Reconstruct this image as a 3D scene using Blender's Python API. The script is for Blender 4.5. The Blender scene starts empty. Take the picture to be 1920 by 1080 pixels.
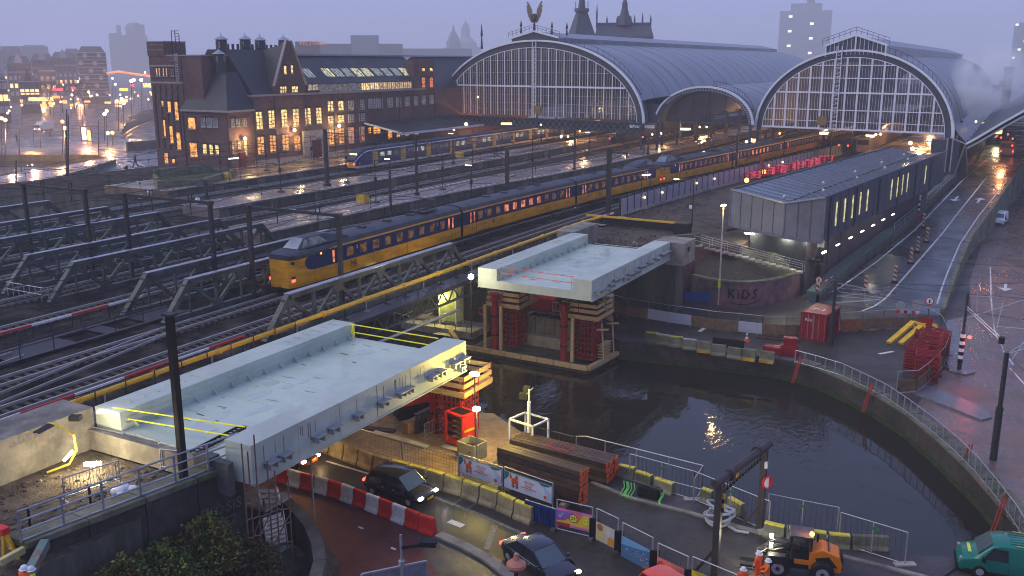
import bpy, bmesh, math, random
from mathutils import Vector, Matrix
from mathutils.geometry import tessellate_polygon
random.seed(7)
R=math.radians
# ---------------- camera, sky, sun, exposure (world: +Y runs along the tracks, +X to the right of them) ----------------
F=1750.; YH=118.; AZ=R(28.5); CH=23.
PT=math.atan((540-YH)/F)
sc=bpy.context.scene
cam=bpy.data.cameras.new('camera'); camo=bpy.data.objects.new('camera',cam); sc.collection.objects.link(camo)
camo.location=(0,0,CH); camo.rotation_euler=(R(90)-PT,0,AZ); cam.lens=36*F/1920; cam.sensor_width=36
cam.clip_start=0.5; cam.clip_end=6000; sc.camera=camo
w=bpy.data.worlds.new('World'); sc.world=w; w.use_nodes=True
nt=w.node_tree; nt.nodes.clear()
sky=nt.nodes.new('ShaderNodeTexSky'); sky.sky_type='NISHITA'; sky.sun_disc=False
sky.sun_elevation=R(4); sky.sun_rotation=R(-125); sky.air_density=1.0; sky.dust_density=2.0; sky.ozone_density=3.0
bg=nt.nodes.new('ShaderNodeBackground'); bg.inputs['Strength'].default_value=0.05
ov=nt.nodes.new('ShaderNodeBackground'); ov.inputs['Color'].default_value=(0.27,0.325,0.66,1); ov.inputs['Strength'].default_value=1.16
add=nt.nodes.new('ShaderNodeAddShader'); out=nt.nodes.new('ShaderNodeOutputWorld')
nt.links.new(sky.outputs[0],bg.inputs['Color']); nt.links.new(bg.outputs[0],add.inputs[0]); nt.links.new(ov.outputs[0],add.inputs[1]); nt.links.new(add.outputs[0],out.inputs['Surface'])
sl=bpy.data.lights.new('sun','SUN'); sl.energy=1.5; sl.angle=R(50); sl.color=(1.0,0.93,0.80)
so=bpy.data.objects.new('sun',sl); sc.collection.objects.link(so); so.rotation_euler=(R(46),0,R(-55))
sc.view_settings.view_transform='Standard'; sc.view_settings.look='None'; sc.view_settings.exposure=0.0; sc.view_settings.gamma=1.0
sc.view_settings.use_curve_mapping=False
cy=sc.cycles
cy.use_denoising=True
try: cy.denoiser='OPENIMAGEDENOISE'
except Exception: pass
cy.pixel_filter_type='BLACKMAN_HARRIS'; cy.filter_width=1.05; cy.max_bounces=8; cy.volume_bounces=4; cy.transparent_max_bounces=12; cy.sample_clamp_indirect=4; cy.caustics_reflective=False; cy.caustics_refractive=False
HAZE=0.00058
# ---------------- helpers ----------------
def G(px,py,z=0.):
    "the point at height z seen at a place in the photograph"
    a=(px-960)/F;b=(py-540)/F
    fw=math.cos(PT)-b*math.sin(PT); dn=math.sin(PT)+b*math.cos(PT); k=(CH-z)/dn
    X=a*k;Y=fw*k
    return Vector((X*math.cos(AZ)-Y*math.sin(AZ), X*math.sin(AZ)+Y*math.cos(AZ), z))
MATS={}
def M(name,col=(.5,.5,.5),rough=.6,metal=0.,var=.3,scale=1.5,bump=.15,emit=None,es=0.,alpha=1.,wet=0.,dirt=None,dscale=.35,stretch=(1,1,1),coat=0.,spec=.25,evar=0.):
    if name in MATS: return MATS[name]
    m=bpy.data.materials.new(name); m.use_nodes=True; n=m.node_tree.nodes; L=m.node_tree.links
    b=n['Principled BSDF']; b.inputs['Roughness'].default_value=rough; b.inputs['Metallic'].default_value=metal
    b.inputs['Coat Weight'].default_value=coat; b.inputs['Specular IOR Level'].default_value=spec
    geo=n.new('ShaderNodeNewGeometry'); mp=n.new('ShaderNodeMapping'); mp.inputs['Scale'].default_value=stretch
    L.new(geo.outputs['Position'],mp.inputs['Vector'])
    no=n.new('ShaderNodeTexNoise'); no.inputs['Scale'].default_value=scale; no.inputs['Detail'].default_value=6; no.inputs['Roughness'].default_value=.65
    L.new(mp.outputs[0],no.inputs['Vector'])
    cr=n.new('ShaderNodeMapRange'); cr.inputs['From Min'].default_value=.3; cr.inputs['From Max'].default_value=.7
    cr.inputs['To Min'].default_value=1-var; cr.inputs['To Max'].default_value=1+var
    L.new(no.outputs['Fac'],cr.inputs['Value'])
    mx=n.new('ShaderNodeMix'); mx.data_type='RGBA'; mx.blend_type='MULTIPLY'; mx.inputs['Factor'].default_value=1
    mx.inputs[6].default_value=(*col,1); L.new(cr.outputs[0],mx.inputs[7])
    oc=mx.outputs[2]
    if dirt:
        n2=n.new('ShaderNodeTexNoise'); n2.inputs['Scale'].default_value=dscale; n2.inputs['Detail'].default_value=8; n2.inputs['Roughness'].default_value=.7
        L.new(mp.outputs[0],n2.inputs['Vector'])
        r2=n.new('ShaderNodeMapRange'); r2.inputs['From Min'].default_value=.46; r2.inputs['From Max'].default_value=.62; L.new(n2.outputs['Fac'],r2.inputs['Value'])
        m2=n.new('ShaderNodeMix'); m2.data_type='RGBA'; L.new(r2.outputs[0],m2.inputs['Factor']); L.new(oc,m2.inputs[6]); m2.inputs[7].default_value=(*dirt,1); oc=m2.outputs[2]
    L.new(oc,b.inputs['Base Color'])
    if wet>0:
        n3=n.new('ShaderNodeTexNoise'); n3.inputs['Scale'].default_value=.22; n3.inputs['Detail'].default_value=5
        L.new(geo.outputs['Position'],n3.inputs['Vector'])
        r3=n.new('ShaderNodeMapRange'); r3.inputs['From Min'].default_value=.4; r3.inputs['From Max'].default_value=.6
        r3.inputs['To Min'].default_value=max(.05,rough-wet); r3.inputs['To Max'].default_value=rough
        L.new(n3.outputs['Fac'],r3.inputs['Value']); L.new(r3.outputs[0],b.inputs['Roughness'])
    if bump>0:
        bp=n.new('ShaderNodeBump'); bp.inputs['Strength'].default_value=bump; bp.inputs['Distance'].default_value=.05
        nb=n.new('ShaderNodeTexNoise'); nb.inputs['Scale'].default_value=scale*6; nb.inputs['Detail'].default_value=4
        L.new(mp.outputs[0],nb.inputs['Vector']); L.new(nb.outputs['Fac'],bp.inputs['Height']); L.new(bp.outputs[0],b.inputs['Normal'])
    if emit:
        b.inputs['Emission Strength'].default_value=es
        if evar>0:
            ne=n.new('ShaderNodeTexNoise'); ne.inputs['Scale'].default_value=2.2; ne.inputs['Detail'].default_value=5; L.new(geo.outputs['Position'],ne.inputs['Vector'])
            re=n.new('ShaderNodeMapRange'); re.inputs['From Min'].default_value=.38; re.inputs['From Max'].default_value=.6; re.inputs['To Min'].default_value=1-evar; re.inputs['To Max'].default_value=1.15
            L.new(ne.outputs['Fac'],re.inputs['Value'])
            me=n.new('ShaderNodeMix'); me.data_type='RGBA'; me.blend_type='MULTIPLY'; me.inputs['Factor'].default_value=1; me.inputs[6].default_value=(*emit,1); L.new(re.outputs[0],me.inputs[7]); L.new(me.outputs[2],b.inputs['Emission Color'])
        else: b.inputs['Emission Color'].default_value=(*emit,1)
    b.inputs['Alpha'].default_value=alpha
    MATS[name]=m; return m
class MB:
    def __init__(s): s.v=[];s.f=[];s.mi=[]
    def add(s,vs,fs,m=0):
        o=len(s.v); s.v+= [tuple(v) for v in vs]; s.f+=[tuple(i+o for i in f) for f in fs]; s.mi+=[m]*len(fs); return s
    def bx(s,x0,x1,y0,y1,z0,z1,m=0):
        return s.add([(x0,y0,z0),(x1,y0,z0),(x1,y1,z0),(x0,y1,z0),(x0,y0,z1),(x1,y0,z1),(x1,y1,z1),(x0,y1,z1)],[(3,2,1,0),(4,5,6,7),(0,1,5,4),(1,2,6,5),(2,3,7,6),(3,0,4,7)],m)
    def box(s,c,d,rz=0,m=0):
        cs,sn=math.cos(rz),math.sin(rz);vs=[]
        for dz in (-.5,.5):
            for dx,dy in ((-.5,-.5),(.5,-.5),(.5,.5),(-.5,.5)):
                x,y=dx*d[0],dy*d[1]; vs.append((c[0]+x*cs-y*sn,c[1]+x*sn+y*cs,c[2]+dz*d[2]))
        return s.add(vs,[(3,2,1,0),(4,5,6,7),(0,1,5,4),(1,2,6,5),(2,3,7,6),(3,0,4,7)],m)
    def beam(s,a,b,w,h,m=0,up=(0,0,1)):
        a=Vector(a);b=Vector(b);d=(b-a).normalized();u=Vector(up)
        if abs(d.dot(u))>.98:u=Vector((0,1,0))
        r=d.cross(u).normalized();u=r.cross(d);vs=[]
        for p in (a,b):
            for i,j in ((-1,-1),(1,-1),(1,1),(-1,1)): vs.append(p+r*i*w/2+u*j*h/2)
        return s.add(vs,[(3,2,1,0),(4,5,6,7),(0,1,5,4),(1,2,6,5),(2,3,7,6),(3,0,4,7)],m)
    def tube(s,a,b,r,n=8,r2=None,m=0,cap=True):
        a=Vector(a);b=Vector(b);d=(b-a).normalized();u=Vector((0,0,1)) if abs(d.z)<.95 else Vector((0,1,0))
        x=d.cross(u).normalized();y=x.cross(d);r2=r if r2 is None else r2;vs=[]
        for p,q in ((a,r),(b,r2)):
            for i in range(n):
                t=2*math.pi*i/n; vs.append(p+(x*math.cos(t)+y*math.sin(t))*q)
        fs=[(i,(i+1)%n,n+(i+1)%n,n+i) for i in range(n)]
        if cap: fs+= [tuple(range(n-1,-1,-1)),tuple(range(n,2*n))]
        return s.add(vs,fs,m)
    def pipe(s,pts,r,n=6,m=0):
        for a,b in zip(pts[:-1],pts[1:]): s.tube(a,b,r,n,m=m)
        return s
    def prism(s,poly,z0,z1,m=0,mt=None):
        n=len(poly);zz0=z0 if isinstance(z0,(list,tuple)) else [z0]*n;zz1=z1 if isinstance(z1,(list,tuple)) else [z1]*n
        A=sum(poly[i][0]*poly[(i+1)%n][1]-poly[(i+1)%n][0]*poly[i][1] for i in range(n))
        if A<0: poly=poly[::-1];zz0=zz0[::-1];zz1=zz1[::-1]
        vs=[(p[0],p[1],z) for p,z in zip(poly,zz0)]+[(p[0],p[1],z) for p,z in zip(poly,zz1)]
        s.add(vs,[(i,(i+1)%n,n+(i+1)%n,n+i) for i in range(n)],m)
        tri=tessellate_polygon([[Vector((p[0],p[1],0)) for p in poly]])
        tv=vs[n:];fs=[]
        for t in tri:
            a,b,c=[Vector(tv[i]) for i in t]
            fs.append(t if (b-a).cross(c-a).z>0 else t[::-1])
        s.add(tv,fs,m if mt is None else mt); s.add(vs[:n],[f[::-1] for f in fs],m)
        return s
    def ext(s,pts,o,u,v,wd,m=0):
        "extrude a 2-D outline (u,v axes at o) by vector wd"
        o=Vector(o);u=Vector(u);v=Vector(v);wd=Vector(wd);n=len(pts)
        b=[o+u*p[0]+v*p[1] for p in pts];t=[q+wd for q in b]
        tri=tessellate_polygon([[Vector((p[0],p[1],0)) for p in pts]])
        s.add(b+t,[(i,(i+1)%n,n+(i+1)%n,n+i) for i in range(n)]+[tuple(x) for x in tri]+[tuple(i+n for i in x[::-1]) for x in tri],m)
        return s
    def lathe(s,c,prof,n=12,m=0):
        vs=[]
        for r,z in prof:
            for i in range(n):
                t=2*math.pi*i/n; vs.append((c[0]+r*math.cos(t),c[1]+r*math.sin(t),c[2]+z))
        fs=[]
        for k in range(len(prof)-1):
            for i in range(n): fs.append((k*n+i,k*n+(i+1)%n,(k+1)*n+(i+1)%n,(k+1)*n+i))
        fs+=[tuple(range(n-1,-1,-1)),tuple(range((len(prof)-1)*n,len(prof)*n))]
        return s.add(vs,fs,m)
    def ball(s,c,r,n=8,m=0,sz=1):
        return s.lathe(c,[(max(.01*r,r*math.sin(math.pi*k/n)),-r*sz*math.cos(math.pi*k/n)) for k in range(n+1)],n+2,m)
    def grid(s,rows,m=0,close=False):
        n=len(rows[0]);vs=[p for r in rows for p in r];fs=[]
        for k in range(len(rows)-1):
            for i in range(n if close else n-1): fs.append((k*n+i,k*n+(i+1)%n,(k+1)*n+(i+1)%n,(k+1)*n+i))
        return s.add(vs,fs,m)
    def build(s,name,mat,parent=None,local=False,smooth=False,bevel=0,**k):
        mats=mat if isinstance(mat,(list,tuple)) else [mat]
        off=Vector((0,0,0))
        if parent is not None and not local: off=wloc(parent)
        elif parent is None and not local:
            xs=[v[0] for v in s.v];ys=[v[1] for v in s.v];zs=[v[2] for v in s.v]
            off=Vector(((min(xs)+max(xs))/2,(min(ys)+max(ys))/2,min(zs)))
        me=bpy.data.meshes.new(name); me.from_pydata([(v[0]-off.x,v[1]-off.y,v[2]-off.z) for v in s.v],[],s.f)
        for x in mats: me.materials.append(x)
        if len(mats)>1: me.polygons.foreach_set('material_index',s.mi)
        if smooth: me.polygons.foreach_set('use_smooth',[True]*len(me.polygons))
        me.validate(); 
        bm=bmesh.new(); bm.from_mesh(me); bmesh.ops.remove_doubles(bm,verts=bm.verts,dist=1e-5) if smooth else None; bmesh.ops.recalc_face_normals(bm,faces=bm.faces)
        if bevel>0:
            bmesh.ops.bevel(bm,geom=[e for e in bm.edges if len(e.link_faces)==2 and e.calc_face_angle(0)>.6],offset=bevel,segments=2,affect='EDGES',profile=.6)
        bm.to_mesh(me); bm.free()
        if smooth and hasattr(me,'set_sharp_from_angle'): me.set_sharp_from_angle(angle=R(35))
        o=bpy.data.objects.new(name,me); sc.collection.objects.link(o)
        if parent is not None: o.parent=parent
        elif not local: o.location=off
        T(o,**k); return o
WL={}
def wloc(o):
    return WL.get(o.name,Vector((0,0,0)))
def T(o,label=None,cat=None,group=None,kind=None):
    if label:o['label']=label
    if cat:o['category']=cat
    if group:o['group']=group
    if kind:o['kind']=kind
    return o
def thing(name,label,cat,loc=(0,0,0),rz=0,group=None):
    o=bpy.data.objects.new(name,None); o.empty_display_size=.3; sc.collection.objects.link(o); o.location=loc; o.rotation_euler=(0,0,rz)
    WL[o.name]=Vector(loc); return T(o,label,cat,group)
KIDS={}
def kids(o): return list(o.children)
def dup(o,loc,rz=0,label=None,group=None,parent=None):
    c=o.copy(); sc.collection.objects.link(c)
    if parent is None: c.location=loc; c.rotation_euler=(0,0,rz)
    else: c.parent=parent
    if label:c['label']=label
    if group:c['group']=group
    for ch in o.children_recursive if False else kids(o): dup(ch,None,parent=c)
    return c
ORD=['first','second','third','fourth','fifth','sixth','seventh','eighth','ninth','tenth','eleventh','twelfth','thirteenth','fourteenth','fifteenth','sixteenth','seventeenth','eighteenth','nineteenth','twentieth']
ORD+=['twenty-'+x for x in ORD[:9]]+['thirtieth']+['thirty-'+x for x in ORD[:9]]+['fortieth']
LIGHTS=[]
def lamp(loc,power,col=(1,.75,.4),r=.15):
    l=bpy.data.lights.new('lamp_light','POINT'); l.energy=power; l.color=col; l.shadow_soft_size=r
    o=bpy.data.objects.new('lamp_light',l); o.location=loc; sc.collection.objects.link(o); return o
def text(s,o,u,v,h,m,name,parent,depth=.004,sx=1):
    "flat lettering, centred at o, u to the right and v up"
    c=bpy.data.curves.new(name,'FONT'); c.body=s; c.size=h; c.align_x='CENTER'; c.align_y='CENTER'; c.offset=0.012*h; c.resolution_u=1
    t=bpy.data.objects.new(name,c); sc.collection.objects.link(t)
    me=bpy.data.meshes.new_from_object(t); bpy.data.objects.remove(t)
    u=Vector(u).normalized();v=Vector(v).normalized();n=u.cross(v); o=Vector(o)-(wloc(parent) if parent else Vector())
    for q in me.vertices: q.co=o+u*q.co.x*sx+v*q.co.y+n*depth
    me.materials.clear(); me.materials.append(m); ob=bpy.data.objects.new(name,me); sc.collection.objects.link(ob); ob.parent=parent; return ob
# ---------------- materials ----------------
asphalt=M('wet_asphalt',(.036,.031,.026),.55,var=.4,scale=2.5,bump=.3,wet=.22,dirt=(.055,.048,.042),dscale=.25)
asphalt2=M('wet_ramp_asphalt',(.05,.056,.07),.42,var=.25,scale=1.2,bump=.12,wet=.22,dirt=(.035,.038,.048),dscale=.15,spec=.5)
paving=M('wet_paving',(.065,.055,.057),.55,var=.35,scale=4,bump=.35,wet=.25,dirt=(.035,.03,.035),dscale=.3)
redlane=M('red_asphalt',(.115,.032,.03),.6,var=.3,scale=2,bump=.2,wet=.25,dirt=(.09,.03,.03),dscale=.3)
dirt=M('dirt',(.095,.075,.055),.95,var=.55,scale=1.6,bump=1.0,dirt=(.035,.03,.028),dscale=.5)
ballast=M('ballast',(.012,.010,.010),.9,var=.7,scale=5,bump=1.0,dirt=(.06,.053,.05),dscale=.4,spec=.1)
conc=M('concrete',(.23,.215,.19),.75,var=.3,scale=1.2,bump=.3,dirt=(.12,.11,.1),dscale=.5)
concd=M('dark_concrete',(.095,.09,.08),.75,var=.4,scale=.9,bump=.3,dirt=(.05,.055,.04),dscale=.6,stretch=(1,1,.3))
concm=M('mossy_concrete',(.17,.165,.12),.7,var=.4,scale=1.2,bump=.35,dirt=(.075,.09,.04),dscale=.4,wet=.2)
concl=M('pale_concrete',(.38,.36,.31),.65,var=.25,scale=1.5,bump=.2,dirt=(.25,.23,.2),dscale=.5)
brickm=M('brown_brick',(.15,.082,.075),.8,var=.35,scale=2.5,bump=.4,dirt=(.11,.055,.048),dscale=.3)
brickd=M('dark_brick',(.06,.05,.045),.8,var=.4,scale=2.0,bump=.4,dirt=(.03,.03,.025),dscale=.4)
stone=M('pale_stone',(.33,.29,.25),.7,var=.25,scale=2,bump=.2)
slate=M('slate_roof',(.04,.042,.05),.55,var=.3,scale=3,bump=.3,wet=.1)
steel=M('dark_steel',(.05,.05,.056),.45,metal=.4,var=.3,scale=3,bump=.1)
trussm=M('truss_paint',(.085,.10,.095),.5,metal=.1,var=.3,scale=2.2,bump=.15,dirt=(.05,.048,.042),dscale=.6)
trusst=M('wet_chord_highlight',(.30,.32,.36),.2,metal=.2,var=.3,scale=2.2,bump=.08)  # wet plate, its pale colour carries the highlight along the chord tops
white=M('white_paint',(.72,.73,.74),.45,var=.12,scale=2,bump=.05)
mark=M('road_marking',(.62,.62,.62),.5,var=.3,scale=6,bump=.1)
markd=M('worn_marking',(.16,.16,.14),.6,var=.6,scale=5,bump=.1)
bridgep=M('bridge_paint',(.47,.53,.46),.42,var=.09,scale=.8,bump=.03,dirt=(.38,.43,.37),dscale=.25)
bridged=M('bridge_deck',(.50,.585,.49),.36,var=.10,scale=.7,bump=.03,wet=.24,dirt=(.40,.47,.40),dscale=.2,stretch=(.35,1,1))
timberd2=M('brown_timber',(.09,.055,.034),.6,var=.4,scale=2.4,bump=.3,wet=.2)
timberd3=M('black_timber',(.05,.035,.028),.55,var=.4,scale=2.4,bump=.3,wet=.2)
smudge=M('oil_smudge',(.12,.13,.15),.5,var=.3,scale=6,bump=0)
yellow=M('yellow_paint',(.75,.43,.03),.4,var=.15,scale=3,bump=.05)
trainy=M('train_yellow',(.74,.33,.012),.35,var=.12,scale=1.5,bump=0,dirt=(.50,.22,.02),dscale=.8,stretch=(1,.5,2.5))
trainb=M('train_blue',(.018,.028,.09),.25,var=.2,scale=1.5,bump=.02)
trainr=M('train_roof',(.05,.058,.075),.5,var=.25,scale=2,bump=.1,dirt=(.032,.036,.045),dscale=.7)
blackm=M('black_rubber',(.012,.012,.013),.6,var=.2,scale=4,bump=.1)
red=M('red_paint',(.27,.014,.022),.4,var=.2,scale=4,bump=.08,dirt=(.19,.012,.018),dscale=1)
redf=M('red_formwork',(.26,.02,.022),.5,var=.35,scale=4,bump=.1)
redpl=M('red_plastic',(.62,.035,.025),.4,var=.12,scale=3,bump=.05)
whpl=M('white_plastic',(.74,.70,.62),.5,var=.15,scale=3,bump=.05,dirt=(.6,.55,.46),dscale=1.2)
timber=M('pale_timber',(.46,.33,.17),.65,var=.25,scale=2,bump=.2,stretch=(1,1,3))
timberd=M('dark_timber',(.06,.038,.025),.6,var=.45,scale=2.2,bump=.3,wet=.2)
timberend=M('orange_sprayed_end',(.60,.10,.03),.6,var=.25,scale=6,bump=.1)
wood=M('fence_wood',(.20,.125,.07),.65,var=.35,scale=2.5,bump=.2)
orangew=M('orange_boards',(.33,.12,.05),.65,var=.35,scale=2.5,bump=.2)
galv=M('galvanised',(.42,.43,.45),.4,metal=.6,var=.2,scale=4,bump=.05)
grass=M('grass',(.045,.075,.02),.9,var=.6,scale=5,bump=1.0,dirt=(.06,.05,.03),dscale=.8)
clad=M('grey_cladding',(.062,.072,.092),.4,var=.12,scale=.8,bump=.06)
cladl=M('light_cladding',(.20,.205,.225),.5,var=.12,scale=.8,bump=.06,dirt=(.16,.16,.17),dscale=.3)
glassd=M('dark_glass',(.02,.025,.04),.08,var=.2,bump=0,spec=.8)
carglass=M('car_glass',(.015,.02,.025),.04,var=.1,bump=0,spec=.9)
carblack=M('black_car_paint',(.012,.012,.016),.2,var=.15,bump=0,coat=1.)
carblue=M('dark_blue_car_paint',(.016,.019,.035),.2,metal=.3,var=.15,bump=0,coat=1.)
hall_glass=M('hall_glass',(.05,.055,.08),.12,var=.4,scale=.4,bump=0,alpha=.62,spec=.8)
litw=M('lit_window_yellow',(.1,.08,.05),.3,emit=(1.,.66,.26),es=1.6,evar=.75,bump=0)
lito=M('lit_window_orange',(.1,.06,.04),.3,emit=(1.,.40,.10),es=1.5,evar=.7,bump=0)
litr=M('lit_window_red',(.1,.05,.04),.3,emit=(1.,.27,.10),es=.9,evar=.8,bump=0)
dimw=M('dim_window',(.03,.035,.045),.12,emit=(.35,.36,.4),es=.16,evar=.8,bump=0,spec=.8)
glow_w=M('lamp_white',(.8,.8,.8),.4,emit=(1,.93,.78),es=8,bump=0)
glow_y=M('lamp_yellow',(.8,.8,.8),.4,emit=(1,.62,.2),es=6,bump=0)
glow_o=M('lamp_orange',(.8,.5,.3),.4,emit=(1,.36,.06),es=7,bump=0)
glow_r=M('lamp_red',(.5,.05,.05),.4,emit=(1,.05,.03),es=7,bump=0)
glow_s=M('lamp_sodium',(.9,.8,.6),.4,emit=(1,.58,.14),es=45,bump=0)
glow_b=M('lamp_flood',(.9,.9,.9),.4,emit=(1,.9,.6),es=90,bump=0)
# ---------------- ground, water, roads ----------------
def zr(y): return max(0.,min(5.4,(y-93)/107*5.4))
def Gr(px,py):
    z=0
    for _ in range(25): z=.5*z+.5*zr(G(px,py,z).y)
    return G(px,py,z)
CANAL=[(-300,50),(-45,50.5),(-36,52.2),(-30.7,51.9),(-27.8,49.6),(-24.9,48.7),(-21.7,48.3),(-18.2,46.2),(-12.5,44.9),(-9.5,44.5),(-2.7,44.9),(-.6,45.6),(1.8,46.9),(2.3,48.6),(1.9,50.5),(1.0,52.9),(0,55.4),(-1.1,57.5),(-2.8,60.8),(-4.8,64.3),(-7.3,67.4),(-9,69),(-10.7,70.4),(-12.3,71.6),(-13.9,72.4),(-16.5,72.5),(-22,72),(-28.3,71.2),(-29.3,72.2),(-41,72.8),(-45,74.5),(-54,74),(-300,74)]
BAS2=[(-330,60),(-330,118),(-240,146),(-208.6,162.2),(-196,153.6),(-186,120),(-180,96),(-176,85)]
def sheet(name,loops,z,mat,zf=None,**k):
    tri=tessellate_polygon([[Vector((p[0],p[1],0)) for p in l] for l in loops]); pts=[p for l in loops for p in l]
    vs=[(p[0],p[1],zf(p[1]) if zf else z) for p in pts];mb=MB();fs=[]
    for t in tri:
        a,b,c=[Vector(vs[i]) for i in t]; fs.append(tuple(t) if (b-a).cross(c-a).z>0 else tuple(t[::-1]))
    mb.add(vs,fs); o=mb.build(name,mat,**k); return o
sheet('ground',[[(-1800,-150),(900,-150),(900,3000),(-1800,3000)],CANAL,BAS2],0,paving,kind='structure')
# water with gentle wavelets
wm=bpy.data.materials.new('canal_water'); wm.use_nodes=True; n=wm.node_tree.nodes; L=wm.node_tree.links; b=n['Principled BSDF']
b.inputs['Base Color'].default_value=(.02,.018,.014,1); b.inputs['Roughness'].default_value=.03; b.inputs['IOR'].default_value=1.36
geo=n.new('ShaderNodeNewGeometry'); n1=n.new('ShaderNodeTexNoise'); n1.inputs['Scale'].default_value=2.2; n1.inputs['Detail'].default_value=3; n1.inputs['Distortion'].default_value=.6
mp=n.new('ShaderNodeMapping'); mp.inputs['Scale'].default_value=(1,.55,1); mp.inputs['Rotation'].default_value=(0,0,R(20)); L.new(geo.outputs['Position'],mp.inputs['Vector']); L.new(mp.outputs[0],n1.inputs['Vector'])
n2=n.new('ShaderNodeTexNoise'); n2.inputs['Scale'].default_value=.09; n2.inputs['Detail'].default_value=3; L.new(geo.outputs['Position'],n2.inputs['Vector'])
r2=n.new('ShaderNodeMapRange'); r2.inputs['From Min'].default_value=.42; r2.inputs['From Max'].default_value=.62; r2.inputs['To Min'].default_value=.05; r2.inputs['To Max'].default_value=.62; L.new(n2.outputs['Fac'],r2.inputs['Value'])
bp=n.new('ShaderNodeBump'); bp.inputs['Distance'].default_value=.08; L.new(r2.outputs[0],bp.inputs['Strength']); L.new(n1.outputs['Fac'],bp.inputs['Height']); L.new(bp.outputs[0],b.inputs['Normal'])
WZ=-1.6
MB().add([(-320,40,WZ),(20,40,WZ),(20,90,WZ),(-320,90,WZ)],[(0,1,2,3)]).build('canal_water',wm,kind='structure')
MB().add([(-345,50,WZ),(-170,50,WZ),(-170,170,WZ),(-345,170,WZ)],[(0,1,2,3)]).build('harbour_water',wm,kind='structure')
# quay walls (inner faces) with a stone coping
def strip(name,pts,z0,z1,th,mat,side=1,closed=False,**k):
    mb=MB();n=len(pts)
    P=[Vector((p[0],p[1],0)) for p in pts];off=[]
    for i in range(n):
        a=P[i-1] if (i>0 or closed) else P[i];c=P[(i+1)%n] if (i<n-1 or closed) else P[i]
        d=(c-a).normalized();off.append(P[i]+Vector((-d.y,d.x,0))*th*side)
    rng=range(n if closed else n-1)
    for i in rng:
        j=(i+1)%n;a,b2,c,d=P[i],P[j],off[j],off[i]
        mb.add([(a.x,a.y,z0),(b2.x,b2.y,z0),(c.x,c.y,z0),(d.x,d.y,z0),(a.x,a.y,z1),(b2.x,b2.y,z1),(c.x,c.y,z1),(d.x,d.y,z1)],[(0,1,5,4),(1,2,6,5),(2,3,7,6),(3,0,4,7),(4,5,6,7)])
    return mb.build(name,mat,**k)
strip('quay_wall',CANAL[12:28],-3,-.004,.6,brickd,side=-1,kind='structure')
strip('algae_band',CANAL[12:33],-1.75,-1.25,.04,M('algae',(.035,.05,.018),.5,var=.6,scale=3,bump=.5),side=1,label='green slimy tide band along the foot of the quay walls',cat='tide band')
strip('quay_wall',CANAL[1:13],-3,-.004,.6,concd,side=-1,kind='structure')
strip('quay_wall',CANAL[27:33],-3,-.004,.6,concd,side=-1,kind='structure')
strip('quay_wall',CANAL[0:2],-3,-.004,.6,concd,side=-1,kind='structure')
strip('quay_wall',BAS2,-3,-.004,.8,concd,side=-1,closed=True,kind='structure')
for seg,lab in ((CANAL[13:25],'r'),):
    cp=thing('quay_coping','long curved pale stone coping along the water on the right','coping',(seg[0][0],seg[0][1],0))
    for i in range(len(seg)-1):
        a=Vector((*seg[i],0));c=Vector((*seg[i+1],0));d=c-a;k=max(1,round(d.length/1.6))
        nrm=Vector((-d.y,d.x,0)).normalized()*-.55
        for j in range(k):
            p=a+d*(j+.02)/k;q=a+d*(j+.98)/k
            MB().beam(p+nrm+Vector((0,0,.07)),q+nrm+Vector((0,0,.07)),1.15,.14+.02*random.random()).build('stone',concm,cp)
cp=thing('quay_coping','straight stone coping under the row of old concrete blocks','coping',(CANAL[24][0],CANAL[24][1],0))
for i in range(24,27):
    a=Vector((*CANAL[i],0));c=Vector((*CANAL[i+1],0));d=c-a;k=max(1,round(d.length/1.6));nrm=Vector((-d.y,d.x,0)).normalized()*-.35
    for j in range(k):
        MB().beam(a+d*(j+.02)/k+nrm+Vector((0,0,.05)),a+d*(j+.98)/k+nrm+Vector((0,0,.05)),.68,.1+.02*random.random()).build('stone',concd,cp)
# right hand roads
def gp(*p): return [tuple(G(x,y)[:2]) for x,y in p]
sheet('asphalt_road',[[(-60,36.8),(-35,37),(-28,37),(-23.6,36.1),(-20.2,34.2),(-16.5,31),(-12,27),(-4,20),(8,20),(4,31),(-2,36.5),(-8.7,43),(-13.5,44.5),(-18,45.6),(-22,47),(-26,47.6),(-36,49),(-60,49)]],.004,asphalt,kind='structure')
sheet('red_cycle_path',[[(-60,29),(-34,29.2),(-30,31.8),(-27.6,31.2),(-25.6,28.4),(-24,24),(-18,20),(-12,20),(-15,26.2),(-19,30.5),(-22.9,33.6),(-24.8,35.2),(-28,35.9),(-35,36.1),(-60,36)]],.004,redlane,kind='structure')
sheet('asphalt_quay_road',[[(-60,76),(-30,73.2),(-22,73),(-14,73.6),(-9.8,72.2),(-6.2,69),(-4.5,72),(-3.8,80),(-5,93),(-15.5,93),(-17,88.5),(-22,86.4),(-29,86),(-60,88)]],.004,asphalt,kind='structure')
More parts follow.
